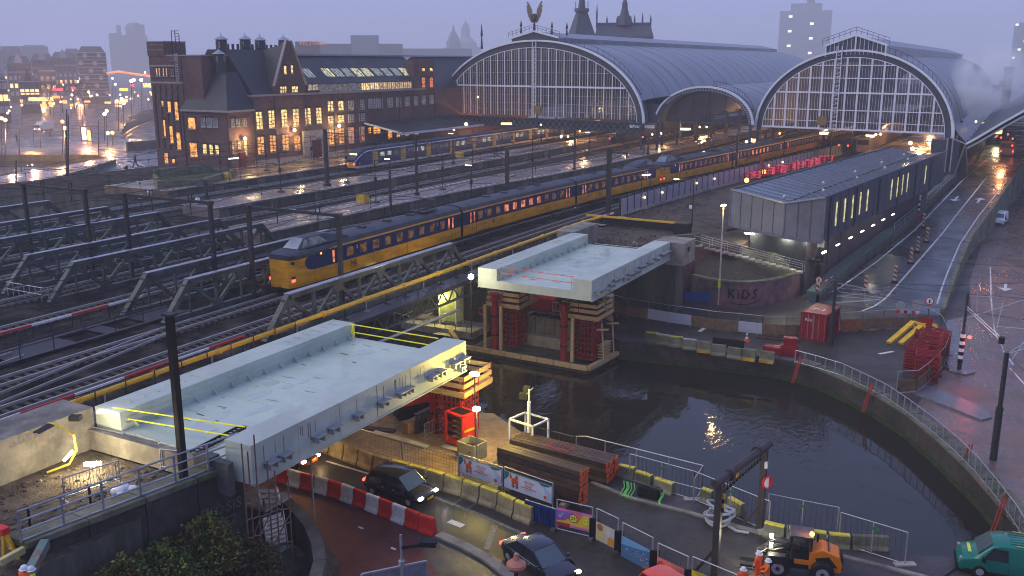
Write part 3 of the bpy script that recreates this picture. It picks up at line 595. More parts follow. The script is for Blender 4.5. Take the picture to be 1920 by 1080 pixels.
# ---------------- yellow train ----------------
def bent_loft(prof_fn,ys,f):
    return [[(f(y)+px,y,pz) for px,pz in prof_fn(y)] for y in ys]
def train(name,lab,f,y0,y1,ncars,cab0,cab1,grp):
    t=thing(name,lab,'train',(f(y0),y0,5.5),0,grp)
    L=(y1-y0)/ncars; wd=1.36
    for c in range(ncars):
        a=y0+c*L+ (0 if c==0 else .22); b=y0+(c+1)*L-(0 if c==ncars-1 else .22)
        def nose(y):
            # 0 at the very tip, 1 in the full section
            e=1.
            if cab0 and c==0: e=min(e,(y-a)/6.5)
            if cab1 and c==ncars-1: e=min(e,(b-y)/6.5)
            return max(0,min(1,e))
        n=int(L/.8); ys=[a+(b-a)*i/n for i in range(n+1)]
        if cab0 and c==0: ys=[a,a+.04,a+.15,a+.4,a+.8,a+1.4]+[y for y in ys if y>a+1.8]
        if cab1 and c==ncars-1: ys=[y for y in ys if y<b-1.8]+[b-1.4,b-.8,b-.4,b-.15,b-.04,b]
        def wf(y): # half width, narrower and rounded at the nose
            d=min((y-a) if (cab0 and c==0) else 9,(b-y) if (cab1 and c==ncars-1) else 9)
            return wd*(1 if d>=1.6 else .62+.38*math.sqrt(max(0,1-(1-d/1.6)**2)))
        def low(y):
            q=wf(y); return [(q*.93,6.02),(q,6.3),(q,7.12)]
        def mid(y):
            q=wf(y); return [(q,7.12),(q,8.42)]
        def band(y):
            q=wf(y); return [(q,8.42),(q*.985,8.56)]
        for s in (1,-1):
            m=MB(); m.grid([[(f(y)+s*px,y,pz) for px,pz in low(y)] for y in ys]); m.build('side_panel',trainy,t,smooth=True)
            m=MB(); bl=[y for y in ys if not((cab0 and c==0 and y<a+2.4) or (cab1 and c==ncars-1 and y>b-2.4))]
            m.grid([[(f(y)+s*px,y,pz) for px,pz in mid(y)] for y in bl])
            # rounded blue front end of the window band
            for cab,yy,sg in ((cab0 and c==0,bl[0],-1),(cab1 and c==ncars-1,bl[-1],1)):
                if cab:
                    k=8;cen=(f(yy)+s*(wf(yy)+.006),yy,7.77)
                    pts=[cen]+[(f(yy)+s*(wf(yy+sg*.8*math.cos(q))+.006),yy+sg*.95*math.cos(q),7.77+.62*math.sin(q)) for q in [math.pi*(-.5+i/k) for i in range(k+1)]]
                    m.add(pts,[(0,i+1,i+2) for i in range(k)])
            m.build('window_band',trainb,t,smooth=True)
            fl=[y for y in ys if (cab0 and c==0 and y<=a+3.2) ]; fr=[y for y in ys if (cab1 and c==ncars-1 and y>=b-3.2)]
            for q in (fl,fr):
                if len(q)>1: MB().grid([[(f(y)+s*(px-.004),y,pz) for px,pz in mid(y)] for y in q]).build('cab_side',trainy,t,smooth=True)
            MB().grid([[(f(y)+s*px,y,pz) for px,pz in band(y)] for y in ys]).build('roof_stripe',trainy,t,smooth=True)
        for q_ in range(int((b-a-3)/2.6)):
            yq=a+2.6+q_*2.6;MB().bx(f(yq)+wd-.004,f(yq)+wd+.008,yq-.012,yq+.012,6.15,7.08).build('panel_seam',M('seam_brown',(.2,.09,.01),.6,bump=0),t)
        # underframe and bogies
        MB().bx(f((a+b)/2)-1.1,f((a+b)/2)+1.1,a+3,b-3,5.75,6.1).build('underframe',blackm,t)
        for yb in (a+3.4,b-3.4):
            m=MB()
            for yy in (yb-1.1,yb+1.1):
                for sx in (-.75,.75): m.tube((f(yy)+sx-.06,yy,5.88),(f(yy)+sx+.06,yy,5.88),.4,14)
            m.bx(f(yb)-1.05,f(yb)+1.05,yb-1.7,yb+1.7,5.85,6.08); m.build('bogie',blackm,t)
        # roof
        def roof(y):
            q=wf(y);e=nose(y)
            z=9.12
            if (cab0 and c==0) or (cab1 and c==ncars-1):
                d=(y-a) if (cab0 and c==0 and y-a<b-y) else ((b-y) if (cab1 and c==ncars-1) else 99)
                if d<1.5: z=8.60+.24*d/1.5
                elif d<9: z=8.84+.28*(d-1.5)/7.5
            k=7; return [(q*.985*math.cos(math.pi*i/k*1.0),8.56+(z-8.56)*math.sin(math.pi*i/k)**.55) for i in range(k+1)]
        ry=ys
        m=MB();m.grid([[(f(y)+px,y,pz) for px,pz in roof(y)] for y in ry])
        for e in (0,-1):
            pts=[(f(ry[e])+px,ry[e],pz) for px,pz in roof(ry[e])]; m.add(pts,[tuple(range(len(pts)))])
        m.build('roof',trainr,t,smooth=True)
        # end walls / nose panel
        for yy,cb in ((a,cab0 and c==0),(b,cab1 and c==ncars-1)):
            q=wf(yy)
            MB().add([(f(yy)-q*.93,yy,6.02),(f(yy)+q*.93,yy,6.02),(f(yy)+q,yy,6.3),(f(yy)+q,yy,8.56),(f(yy)-q,yy,8.56),(f(yy)-q,yy,6.3)],[(0,1,2,3,4,5)]).build('end_wall',trainy if cb else blackm,t)
            if cb:
                sg=-1 if yy==a else 1
                # raised cab: windscreen and side windows
                cab=MB();X=f(yy);ya=yy-sg*1.42;yb_=yy-sg*2.62;yc=yy-sg*3.9
                pass
                Y=lambda d_:yy-sg*d_
                A0=(.86,1.35,8.78);A1=(.64,2.45,9.62);A2=(.70,4.7,9.62);A3=(.62,7.4,9.2);B1=(1.08,2.6,8.86);B2=(1.14,5.0,8.93);B3=(1.0,7.6,9.02)
                V=[]
                for q_ in (A0,A1,A2,A3,B1,B2,B3):
                    for s in (-1,1): V.append((f(Y(q_[1]))+s*q_[0],Y(q_[1]),q_[2]))
                MB().add(V,[(0,1,3,2),(2,3,5,4),(4,5,7,6)]+[(0+s,2+s,8+s) for s in (0,1)]+[(2+s,4+s,10+s,8+s) for s in (0,1)]+[(4+s,6+s,12+s,10+s) for s in (0,1)]+[(6,7,13,12)]).build('raised_cab',trainr,t)
                for s in (0,1):
                    sd=1 if s else -1; o_=Vector((sd*.02,0,.015)); P=[Vector(V[k_*2+s]) for k_ in range(7)]
                    w1=[P[0].lerp(P[4],.25).lerp(P[1],.12),P[4].lerp(P[1],.1),P[1].lerp(P[4],.12),P[1].lerp(P[0],.25)]
                    MB().add([q_+o_ for q_ in w1],[(0,1,2,3)]).build('cab_window',dimw,t)
                    w2=[P[4].lerp(P[5],.06).lerp(P[1],.14),P[4].lerp(P[5],.85).lerp(P[2],.14),P[1].lerp(P[2],.62).lerp(P[5],.10),P[1].lerp(P[2],.08).lerp(P[4],.12)]
                    MB().add([q_+o_ for q_ in w2],[(0,1,2,3)]).build('cab_window',dimw,t)
                W_=[Vector(V[k_]) for k_ in (0,1,3,2)];c_=sum(W_,Vector())/4
                MB().add([c_+(q_-c_)*.86+Vector((0,sg*.03,.03)) for q_ in W_],[(0,1,2,3)]).build('windscreen',M('cab_screen',(.16,.2,.26),.08,bump=0,spec=.9),t)
                hy=[Y(d_) for d_ in (0,.02,.08,.2,.4,.7,1.,1.4,2.,3.,4.2,5.4)]
                MB().grid([[(f(y_)+s_*(wf(y_)+.012),y_,z_) for s_,z_ in ((-1,8.56),(-1,8.56-.34*(1-min(1,abs(y_-yy)/5.5)**2)),)] for y_ in hy]).grid([[(f(y_)+s_*(wf(y_)+.012),y_,z_) for s_,z_ in ((1,8.56),(1,8.56-.34*(1-min(1,abs(y_-yy)/5.5)**2)),)] for y_ in hy]).add([(X-q-.01,yy+sg*.012,8.22),(X+q+.01,yy+sg*.012,8.22),(X+q+.01,yy+sg*.012,8.62),(X-q-.01,yy+sg*.012,8.62)],[(0,1,2,3)]).build('dark_hood',trainr,t)
                for s in (1,-1):
                    for zz,mt,rr in ((6.62,glow_r,.11),(7.98,blackm,.14)):
                        MB().box((X+s*(wf(yy-sg*.32)+.0),yy-sg*.32,zz),(.1,.3,.2)).build('marker_light',mt,t)
                    MB().box((X+s*(wf(yy-sg*.32)+.0),yy-sg*.32,6.84),(.1,.34,.22)).build('lamp_housing',blackm,t)
                MB().prism([(X-.9,yy-sg*.1),(X+.9,yy-sg*.1),(X+.9,yy-sg*2.),(X-.9,yy-sg*2.)],5.55,6.05).build('skirt',blackm,t)
                MB().tube((X,yy-sg*.1,5.95),(X,yy+sg*.35,5.95),.16,8).build('coupler',blackm,t)
        # windows on the near side and the far side
        s0=a+(7.2 if (cab0 and c==0) else 3.4); s1=b-(7.2 if (cab1 and c==ncars-1) else 3.4)
        k=max(4,int((s1-s0)/1.75)); 
        for sd in (1,-1):
            for i in range(k+1):
                y=s0+(s1-s0)*i/k; h=.44
                if sd==-1 and i%1: continue
                gl=litr if (c==1 and 3<=i<=7 and cab0) else (M('train_window_warm',(.05,.03,.02),.15,emit=(.7,.32,.12),es=.20,evar=.9,bump=0) if cab0 else M('train_window_dim',(.03,.025,.03),.15,emit=(.6,.3,.25),es=.09,evar=.9,bump=0))
                wv=MB().add([(f(y-h)+sd*(wd+.012),y-h,7.42),(f(y+h)+sd*(wd+.012),y+h,7.42),(f(y+h)+sd*(wd+.012),y+h,8.15),(f(y-h)+sd*(wd+.012),y-h,8.15)],[(0,1,2,3)]).build('window',gl,t)
            for yy in ([a+1.5,a+2.2] if not(cab0 and c==0) else [a+5.,a+5.8])+([b-2.2,b-1.5] if not(cab1 and c==ncars-1) else [b-5.8,b-5.]):
                MB().box((f(yy)+sd*(wd+.005),yy,7.75),(.02,.24,1.0)).build('door_window',litr,t)
                MB().box((f(yy)+sd*(wd+.004),yy+.36,7.3),(.03,.03,2.1)).build('door_seam',blackm,t)
        if c==0 and cab0: text('NS',(f(a+7.4)+wd+.03,a+7.6,6.72),(0,1,0),(0,0,1),.62,blackm,'logo',t)
        if not(c==0 and cab0): text('NS',(f(a+6)+wd+.03,a+6.,6.72),(0,1,0),(0,0,1),.55,blackm,'logo',t)
        for q,yy in (('2' if c!=1 else '1',s0+.9+(.0)),('2' if c==0 else '1',s1-.95)): text(q,(f(yy)+wd+.03,yy,8.0),(0,1,0),(0,0,1),.42,white,'class_number',t)
        for q in range(4):
            yy=a+5+(b-a-10)*(q+.5)/4; MB().box((f(yy),yy,9.2),(.7,.5,.14)).build('roof_vent',trainr,t)
        if cab0 and c==0:
            text('CS',(f(a+3.4)+wf(a+3.4)+.03,a+3.4,8.25),(0,1,0),(0,0,1),.2,glow_o,'destination_display',t)
            X=f(b-4);pg=MB()
            for s in (-.55,.55): pg.pipe([(X+s,b-4.2,9.2),(X+s*.9,b-5.4,9.65),(X+s*.8,b-4.0,10.25)],.04)
            pg.tube((X-.9,b-4,10.28),(X+.9,b-4,10.28),.05,6).tube((X-.9,b-3.7,10.28),(X+.9,b-3.7,10.28),.05,6).box((X,b-4.5,9.25),(1.5,2.4,.12)).tube((X,b-6,9.3),(X,b-2.6,9.45),.08)
            pg.build('pantograph',steel,t)
    return t
train('intercity_train','yellow and blue train with raised cab standing on the track beside the nearest truss',TPATH['g'],53.4,129.2,3,True,True,None)
train('intercity_train','rear yellow and blue train set coupled behind the first, running under the right hall',TPATH['g'],129.9,232,4,True,False,None)
# blue and white train
bt=thing('commuter_train','blue and white train with yellow doors and orange nose by the brick building','train',(-98,128,5.4))
f=lambda y:-98.05
bw_blue=M('commuter_blue',(.012,.025,.12),.35,var=.1,bump=0);bw_y=M('commuter_yellow',(.55,.36,.08),.4,var=.1,bump=0)
TY0,TY1=124.3,226
def prof(q,z=1.): return [(1.3*q,5.9),(1.36*q,6.3),(1.36*q,6.9),(1.34*q,8.6*z),(1.1*q,9.05*z),(0,9.15*z)]
ys=[TY0,TY0+.3,TY0+.9,TY0+1.8,TY0+2.8,TY0+4,TY1]
qz=[(.55,.80),(.72,.84),(.85,.90),(.94,.96),(.99,.99),(1,1),(1,1)]
for s in (1,-1):
    MB().grid([[(f(y)+s*p[0],y,p[1]) for p in prof(*k)][1:5] for y,k in zip(ys,qz)]).build('body_side',bw_blue,bt,smooth=True)
    MB().grid([[(f(y)+s*p[0]*1.003,y,p[1]) for p in prof(*k)][0:2] for y,k in zip(ys,qz)]).build('white_skirt',whpl,bt,smooth=True)
    MB().grid([[(f(y)+s*prof(*k)[3][0]*1.006,y,prof(*k)[3][1]-.02),(f(y)+s*prof(*k)[3][0]*.99,y,prof(*k)[3][1]+.14)] for y,k in zip(ys,qz)]).build('white_stripe',white,bt,smooth=True)
MB().grid([[(f(y)-prof(*k)[4][0],y,prof(*k)[4][1]),(f(y),y,prof(*k)[5][1]),(f(y)+prof(*k)[4][0],y,prof(*k)[4][1])] for y,k in zip(ys,qz)]).build('roof',trainr,bt,smooth=True)
MB().add([(f(0)-.7,TY0-.02,5.95),(f(0)+.7,TY0-.02,5.95),(f(0)+.8,TY0-.05,6.9),(f(0)-.8,TY0-.05,6.9)],[(0,1,2,3)]).add([(f(0)+.8,TY0-.05,6.9),(f(0)+1.2,TY0+1.,6.9),(f(0)+1.2,TY0+1.,6.2),(f(0)+.7,TY0-.02,5.95)],[(0,1,2,3)]).build('nose',bw_y,bt)
MB().add([(f(0)-.76,TY0-.06,6.95),(f(0)+.76,TY0-.06,6.95),(f(0)+1.1,TY0+1.7,8.5),(f(0)-1.1,TY0+1.7,8.5)],[(0,1,2,3)]).build('windscreen',glassd,bt)
MB().box((f(0),TY0+.8,8.2),(1.4,.12,.24)).build('destination_display',glow_y,bt)
for s in (-1,1): MB().box((f(0)+s*.72,TY0-.05,6.6),(.3,.12,.2)).build('tail_light',glow_r,bt)
y=TY0+5
k=0
while y<TY1-2:
    if k%4==0: MB().box((f(y)+1.37,y,7.3),(.05,1.5,2.5)).build('door',bw_y,bt)
    elif k%4 in (1,2,3): MB().box((f(y)+1.37,y,7.75),(.04,1.1,.8)).build('window',dimw if (k//3)%2 else M('cool_lit_window',(.1,.1,.1),.3,emit=(.75,.85,.7),es=.55,evar=.8,bump=0),bt)
    y+=2.05;k+=1
for yy in (TY0+4,TY0+26,TY0+48,TY0+72): MB().bx(f(0)-1.1,f(0)+1.1,yy,yy+3.4,5.5,6.0).build('bogie',blackm,bt)
for yy in (TY0+24,TY0+49,TY0+74): MB().box((f(0),yy,7.5),(2.8,.12,3.1)).build('gangway',blackm,bt)
# ---------------- new pale bridges ----------------
def plate_bridge(lab,x0,x1,y0,y1,zt,zd,zb,bracks,lines):
    t=thing('bridge',lab,'bridge',((x0+x1)/2,y0,zb),0,'new pale steel railway bridge sections')
    gw=1.55; gl=1.75
    MB().bx(x0,x0+gl,y0,y1,zb,zt).build('left_girder',bridgep,t,bevel=.02)
    MB().bx(x1-gw,x1,y0,y1,zb,zt).build('right_girder',bridgep,t,bevel=.02)
    MB().bx(x0+gl,x1-gw,y0+.05,y1-.05,zb+.1,zd).build('deck',bridged,t)
    MB().bx(x0+gl+.0,x1-gw,y0+.003,y0+.05,zb+.02,zd).build('end_plate',bridgep,t)
    for xx in (x0-.06,x1-.0): MB().bx(xx,xx+.06,y0,y1,zb-.04,zb+.03).build('bottom_flange',bridgep,t)
    for zz in (zd+.28,zd+.55): MB().bx(x0+gl,x0+gl+.035,y0+.3,y1-.3,zz,zz+.05).build('ledge',bridgep,t)
    n=int((y1-y0)/1.25)
    for k in range(n):
        y=y0+.8+k*1.25; MB().ext([(0,0),(.34,0),(0,.34)],(x0+gl,y,zd),(1,0,0),(0,0,1),(0,.06,0)).build('stiffener',bridgep,t)
    for y,dz,wd in bracks:
        b=MB().box((x1+.22,y,zt-1.05+dz),(.44,wd,.05)).box((x1+.2,y-wd*.3,zt-1.22+dz),(.34,.05,.3)).box((x1+.2,y+wd*.3,zt-1.22+dz),(.34,.05,.3)); b.build('bracket',galv,t)
    pud=M('deck_puddle',(.45,.53,.47),.12,var=.1,bump=0,spec=.4)
    for k in range(16):
        y=random.uniform(y0+1.2,y1-1.2);x=random.uniform(x0+2.3,x1-2.1);a_,b_=random.uniform(.15,.5),random.uniform(.2,.9);p1,p2=random.random()*6,random.random()*6
        MB().prism([(x+a_*math.cos(q_)*(1+.25*math.sin(2*q_+p1)+.12*math.sin(5*q_+p2)),y+b_*math.sin(q_)*(1+.2*math.sin(3*q_+p2))) for q_ in [math.pi*2*i/22 for i in range(22)]],zd+.001+k*.0004,zd+.0045+k*.0004).build('puddle',pud,t)
    for k in range(22):
        y=random.uniform(y0+.5,y1-.5);h_=random.uniform(.25,1.1);MB().bx(x1+.001,x1+.006,y-.02,y+random.uniform(.01,.05),zt-.25-h_,zt-.25).build('rust_run',M('rust_run',(.22,.19,.14),.6,bump=0),t)
    for k in range(34):
        y=random.uniform(y0+1,y1-1);x=random.uniform(x0+2.4,x1-2.2);a_=random.uniform(.06,.42);b_=random.uniform(.015,.05)
        MB().prism([(x+a_*math.cos(q_)+.2*b_*math.sin(3*q_+k),y+b_*math.sin(q_)+.3*a_*math.cos(q_)*(k%3-1)*.3) for q_ in [math.pi*2*i/12 for i in range(12)]],zd+.012,zd+.016).build('scuff',smudge if k%3==0 else M('light_scuff',(.28,.32,.3),.5,bump=0),t)
    for k in range(6): MB().bx(x0+.5,x0+1.1,y0+1.2+k*.85,y0+1.24+k*.85,zt,zt+.05).build('lug',bridgep,t); MB().bx(x0+.5,x0+1.1,y1-1.-k*.85,y1-.96-k*.85,zt,zt+.05).build('lug',bridgep,t)
    for k in range(1,int((y1-y0)/3)):
        y=y0+k*3.; MB().bx(x0+gl+.05,x1-gw-.02,y-.012,y+.012,zd,zd+.008).build('weld_seam',bridgep,t); MB().bx(x1,x1+.012,y-.015,y+.015,zb+.05,zt-.05).build('web_seam',smudge if k%3==0 else bridgep,t); MB().bx(x0+.02,x0+gl-.02,y+1-.01,y+1.01,zt,zt+.006).build('weld_seam',bridgep,t)
    return t
br1=[(27.5+a,b,c) for a,b,c in ((1.0,.0,.7),(1.9,.0,.7),(4.2,.05,.7),(5.3,.1,.7),(7.2,.1,.6),(9.3,.1,.75),(10.9,.1,.75),(11.6,.1,.6),(13.9,.1,.75),(14.8,.1,.7),(16.3,.15,.8),(16.9,-.25,.5),(17.3,.15,.8))]
plate_bridge('pale steel bridge section over the underpass in the foreground, lit yellow at its near side',-37.7,-27.7,27.5,45.3,7.,6.05,5.15,br1,0)
br2=[(63.3+a,b,c) for a,b,c in ((1.0,.1,1.),(2.7,-.1,.8),(3.6,.1,.8),(4.6,.3,1.1),(6.6,.0,.8),(7.7,.15,1.),(9.2,.1,1.),(10.3,.3,1.2),(12.2,.25,1.1),(13.9,.3,1.),(15.6,.4,1.2),(16.7,.4,.9))]
plate_bridge('pale grey steel bridge section with orange safety line across its near end',-37.5,-27.5,63.3,81.2,7.,6.05,5.35,br2,0)
def line_rail(lab,pts,mat,r=.035,posts=(),zb=0):
    t=thing('safety_line',lab,'safety line',pts[0][0])
    for P in pts: MB().pipe(P,r,6).build('line',mat,t)
    for p in posts: MB().tube((p[0],p[1],zb),p,.03,6).build('post',mat,t)
ylw=M('bright_yellow',(.8,.75,.03),.5,emit=(.8,.75,.05),es=.12,bump=0); orl=M('orange_line',(.75,.14,.05),.5,bump=0)
line_rail('orange double safety line at the near end of the far bridge section',[[(-35.7,63.6,7.15),(-29.1,63.6,7.05)],[(-35.7,63.6,6.65),(-29.1,63.6,6.55)]],orl,.03,[(-35.5,63.6,7.15),(-29.3,63.6,7.05)],6.05)
line_rail('yellow double safety line at the far end of the lower bridge section',[[(-36,44.9,7.),(-29.4,44.9,7.)],[(-36,44.9,6.5),(-29.4,44.9,6.5)]],ylw,.035,[(-35.8,44.9,7.),],6.05)
line_rail('yellow double safety line near the abutment end of the lower bridge section',[[(-36.8,27.8,7.),(-29.5,29.0,7.)],[(-36.8,27.8,6.55),(-29.5,29.0,6.45)]],ylw,.035,[(-33,28.4,7.)],6.05)
ld=thing('ladder','black ladder lying on the near corner of the lower bridge deck','ladder',(-30.5,30,6.2))
a,b=G(362,848,6.15),G(455,800,6.15)
d=(b-a).normalized();e=Vector((-d.y,d.x,0))*.2
for s in (1,-1): MB().beam(a+e*s,b+e*s,.06,.1).build('stile',blackm,ld)
for k in range(12): p=a+(b-a)*(k+.5)/12; MB().beam(p-e,p+e,.05,.05).build('rung',blackm,ld)
# ---------------- falsework towers ----------------
def ftower(lab,x0,x1,y0,y1,z0,z1,collar,grp='red formwork towers with timber platforms'):
    t=thing('formwork_tower',lab,'formwork tower',(x0,y0,z0),0,grp)
    MB().bx(x0+.5,x1-.5,y0+.5,y1-.5,z0,z1+.25).build('core',M('gap_shade_ply',(.05,.035,.03),.8),t)  # core coloured dark to give the shade in the gaps between walers
    zs=z0
    while zs<z1-.3:
        m=MB()
        m.bx(x0,x1,y0+.05,y0+.25,zs,zs+.14).bx(x0,x1,y1-.25,y1-.1,zs,zs+.1).bx(x1-.25,x1-.05,y0,y1,zs+.03,zs+.17).bx(x0+.1,x0+.25,y0,y1,zs+.03,zs+.13)
        m.build('waler',redf,t); zs+=.45
    for k in range(7):
        x=x0+.1+(x1-x0-.2)*k/6; y=y0+.1+(y1-y0-.2)*k/6
        MB().tube((x,y0+.02,z0),(x,y0+.02,z1+.1),.045,6).build('soldier',redf,t); MB().tube((x1-.02,y,z0),(x1-.02,y,z1+.1),.045,6).build('soldier',redf,t)
    # timber guard platform
    o=.62
    for i,zz in enumerate((z1-.55,z1-.05,z1+.4)):
        q=o-(.05*i)
        for A,B in (((x0-q,y0-q),(x1+q,y0-q)),((x1+q,y0-q),(x1+q,y1+q)),((x1+q,y1+q),(x0-q,y1+q)),((x0-q,y1+q),(x0-q,y0-q))):
            MB().beam((A[0],A[1],zz),(B[0],B[1],zz),.07,.28).build('guard_board',timber,t)
    MB().bx(x0-o,x1+o,y0-o,y0,z1-.78,z1-.72).bx(x0-o,x1+o,y1,y1+o,z1-.78,z1-.72).bx(x0-o,x0,y0,y1,z1-.78,z1-.72).bx(x1,x1+o,y0,y1,z1-.78,z1-.72).build('plank_floor',timber,t)
    for A in ((x0-o*.9,y0-o*.9),((x0+x1)/2,y0-o),(x1+o*.9,y0-o*.9),(x1+o,(y0+y1)/2),(x1+o*.9,y1+o*.9)): MB().tube((A[0],A[1],z1-.9),(A[0],A[1],z1+.6),.035,6).build('guard_post',redf,t)
    m=MB()
    for i in range(9):
        for j in range(9): 
            x=x0+.5+(x1-x0-1)*i/8;y=y0+.5+(y1-y0-1)*j/8; m.tube((x,y,z1),(x,y,z1+1.45),.022,4)
    m.build('rebar_starter_bars',M('rebar',(.06,.045,.04),.7),t,kind='stuff')
    return t
ftower('yellow lit formwork tower with timber boards under the corner of the lower bridge',-31.0,-28.9,46.6,48.8,0,3.8,0)
ftower('left one of the two red formwork towers under the far bridge section',-38.6,-36.6,68.2,70.3,-1,3.4,0)
ftower('right one of the two red formwork towers under the far bridge section',-31.4,-29.3,67.9,70.1,-1,3.4,0)
def jack(lab,x,y,z0,z1,blk=None):
    t=thing('support_column',lab,'column',(x,y,z0),0,'thick red steel support columns')
    MB().tube((x,y,z0),(x,y,z1-.5),.29,16).build('shaft',red,t,smooth=True)
    MB().tube((x,y,z1-.5),(x,y,z1-.38),.48,16).tube((x,y,z1-.1),(x,y,z1),.5,16).tube((x,y,z1-.38),(x,y,z1-.1),.38,16).build('head_flange',red,t)
    MB().tube((x,y,z0+1.2),(x,y,z0+1.35),.31,16).tube((x,y,z1-2.),(x,y,z1-1.9),.34,16).build('band',blackm,t)
jack('red round steel column at the left formwork tower',-38.1,67.1,-1,3.9);jack('red round steel column at the right formwork tower',-31.5,67.0,-1,3.9);jack('red round steel column behind the left tower',-37.9,70.9,-1,5.3)
jack('orange lit steel column beside the formwork tower under the lower bridge',-31.2,47.0,0,4.9)
for (x,y,l) in ((-38.9,66.8,'left of the left red column'),(-37.4,66.9,'right of the left red column'),(-30.6,66.7,'right of the right red column')):
    MB().bx(x-.12,x+.12,y-.1,y+.1,-.9,2.9).build('timber_post',timber,label='pale upright timber post standing '+l,cat='post')
cf=thing('cofferdam_beam','pale timber beam frame around the pier base at the water','cofferdam',(-41,66,-1.2))
for a,b in (((-41.2,66.5),(-28.9,66.1)),((-28.9,66.1),(-28.4,71.2)),((-41.2,66.5),(-45,70.6))):
    n=max(2,int(math.hypot(b[0]-a[0],b[1]-a[1])/1.5))
    for k in range(n):
        p=[a[i]+(b[i]-a[i])*(k+.02)/n for i in (0,1)];q=[a[i]+(b[i]-a[i])*(k+.97)/n for i in (0,1)]
        MB().beam((*p,-1.05),(*q,-1.05),.36,.34).build('beam',timber,cf)
MB().prism([(-41,66.7),(-29.0,66.3),(-28.6,71.2),(-29.3,73),(-41,73)],-1.9,-1.42).build('pier_slab',concd,kind='structure')
ab=thing('pier_wall','low concrete pier wall with stepped footing between the two red towers','wall',(-35,71.5,-1.4))
MB().bx(-37.5,-31.5,71.3,72.9,-1.4,1.1).build('wall',conc,ab);MB().bx(-38,-31,70.6,71.3,-1.4,-.4).build('footing',concl,ab)
for k in range(14): MB().bx(-37+k*.4,-36.78+k*.4,71.5,72.4,1.12,1.22).build('slot',blackm,ab)
for k in range(6): MB().bx(-37.3+k*.95,-37.26+k*.95,71.24,71.3,-.35,1.05).build('joint',concd,ab)
sg_=thing('timber_stage','small timber stage with steps beside the right formwork tower','stage',(-28.9,69.5,-1))
for k in range(5): MB().beam((-28.9,68.6,.2-k*.25),(-28.9,70.4,.2-k*.25+.0),.5,.06).build('step',timber,sg_)
for y in (68.4,70.6): MB().beam((-28.5,y,-1.),(-28.9,y+.4,2.1),.1,.1).beam((-29.2,y,1.6),(-28.2,y+.2,1.7),.1,.16).build('timber_leg',timber,sg_)
# abutments
a1=thing('bridge_abutment','pale concrete abutment block at the far right end of the far bridge section','abutment',(-27.4,81.4,0))
MB().bx(-29.2,-26.2,81.3,84.6,4.8,6.9).build('upper_block',conc,a1);MB().bx(-29.6,-27,81.6,84,0,4.8).build('pier_shaft',concd,a1);MB().bx(-38.6,-29.6,81.6,83,0,5.1).build('front_wall',concd,a1)
MB().bx(-39.2,-37.4,81.4,87.5,5,7.0).build('side_wall',conc,a1);MB().box((-26.15,82.6,6.2),(.1,.5,.4)).build('recess',blackm,a1)
MB().prism([(-36.6,29.5),(-36.1,29.4),(-36.0,30.2),(-36.5,30.3)],6.06,6.3).build('tool_box',redpl,label='small red tool box lying on the lower bridge deck',cat='tool box') if False else None
a2=thing('concrete_beam_wall','long pale concrete wall along the left of the dirt pit in the lower left','wall',(-39,10,5))
for k in range(8):
    y1_=27.4-k*5; MB().bx(-39.9,-37.7,y1_-4.96,y1_,4.2,7.0).build('wall_section',conc,a2)
a3=thing('bridge_abutment','concrete abutment under the near end of the lower bridge section','abutment',(-33,27.5,0))
MB().bx(-37.6,-30.2,26.9,28.1,-.3,5.0).build('front_wall',conc,a3);MB().bx(-37.6,-29.9,27.0,27.42,5,6.0).build('curtain_wall',conc,a3);MB().bx(-30.5,-29.5,26.8,27.4,5.0,6.3).build('bearing_block',concd,a3);MB().bx(-29.5,-28.5,26.9,27.2,4.7,6.2).build('steel_shield',M('shield_grey',(.09,.09,.09),.6,dirt=(.06,.06,.055)),a3)
rw=thing('retaining_wall','tall dark brick retaining wall with graffiti above the bushes in the lower left','wall',(-30,20,0))
RWP=[(-30.7,18.9),(-29.0,28.3)]
def rwq(f,o=0): return (RWP[0][0]+(RWP[1][0]-RWP[0][0])*f+o,RWP[0][1]+(RWP[1][1]-RWP[0][1])*f)
for k in range(4):
    a=rwq(k/4+.003);b=rwq((k+1)/4-.003)
    MB().prism([a,b,(b[0]-.7,b[1]),(a[0]-.7,a[1])],-.3,5.55).build('wall_bay',brickd,rw); MB().prism([(a[0]+.08,a[1]),(b[0]+.08,b[1]),(b[0]-1.1,b[1]),(a[0]-1.1,a[1])],5.55,5.78).build('coping',concm,rw)
text('ЯiOSiS',(rwq(.86,.04)[0],rwq(.86)[1],3.9),(RWP[1][0]-RWP[0][0],RWP[1][1]-RWP[0][1],0),(0,0,1),.75,M('faded_graffiti',(.12,.12,.13),.7),'graffiti',rw)
text('MEZ',(rwq(.88,.04)[0],rwq(.88)[1],3.2),(RWP[1][0]-RWP[0][0],RWP[1][1]-RWP[0][1],0),(0,0,1),.6,MATS['faded_graffiti'],'graffiti',rw)

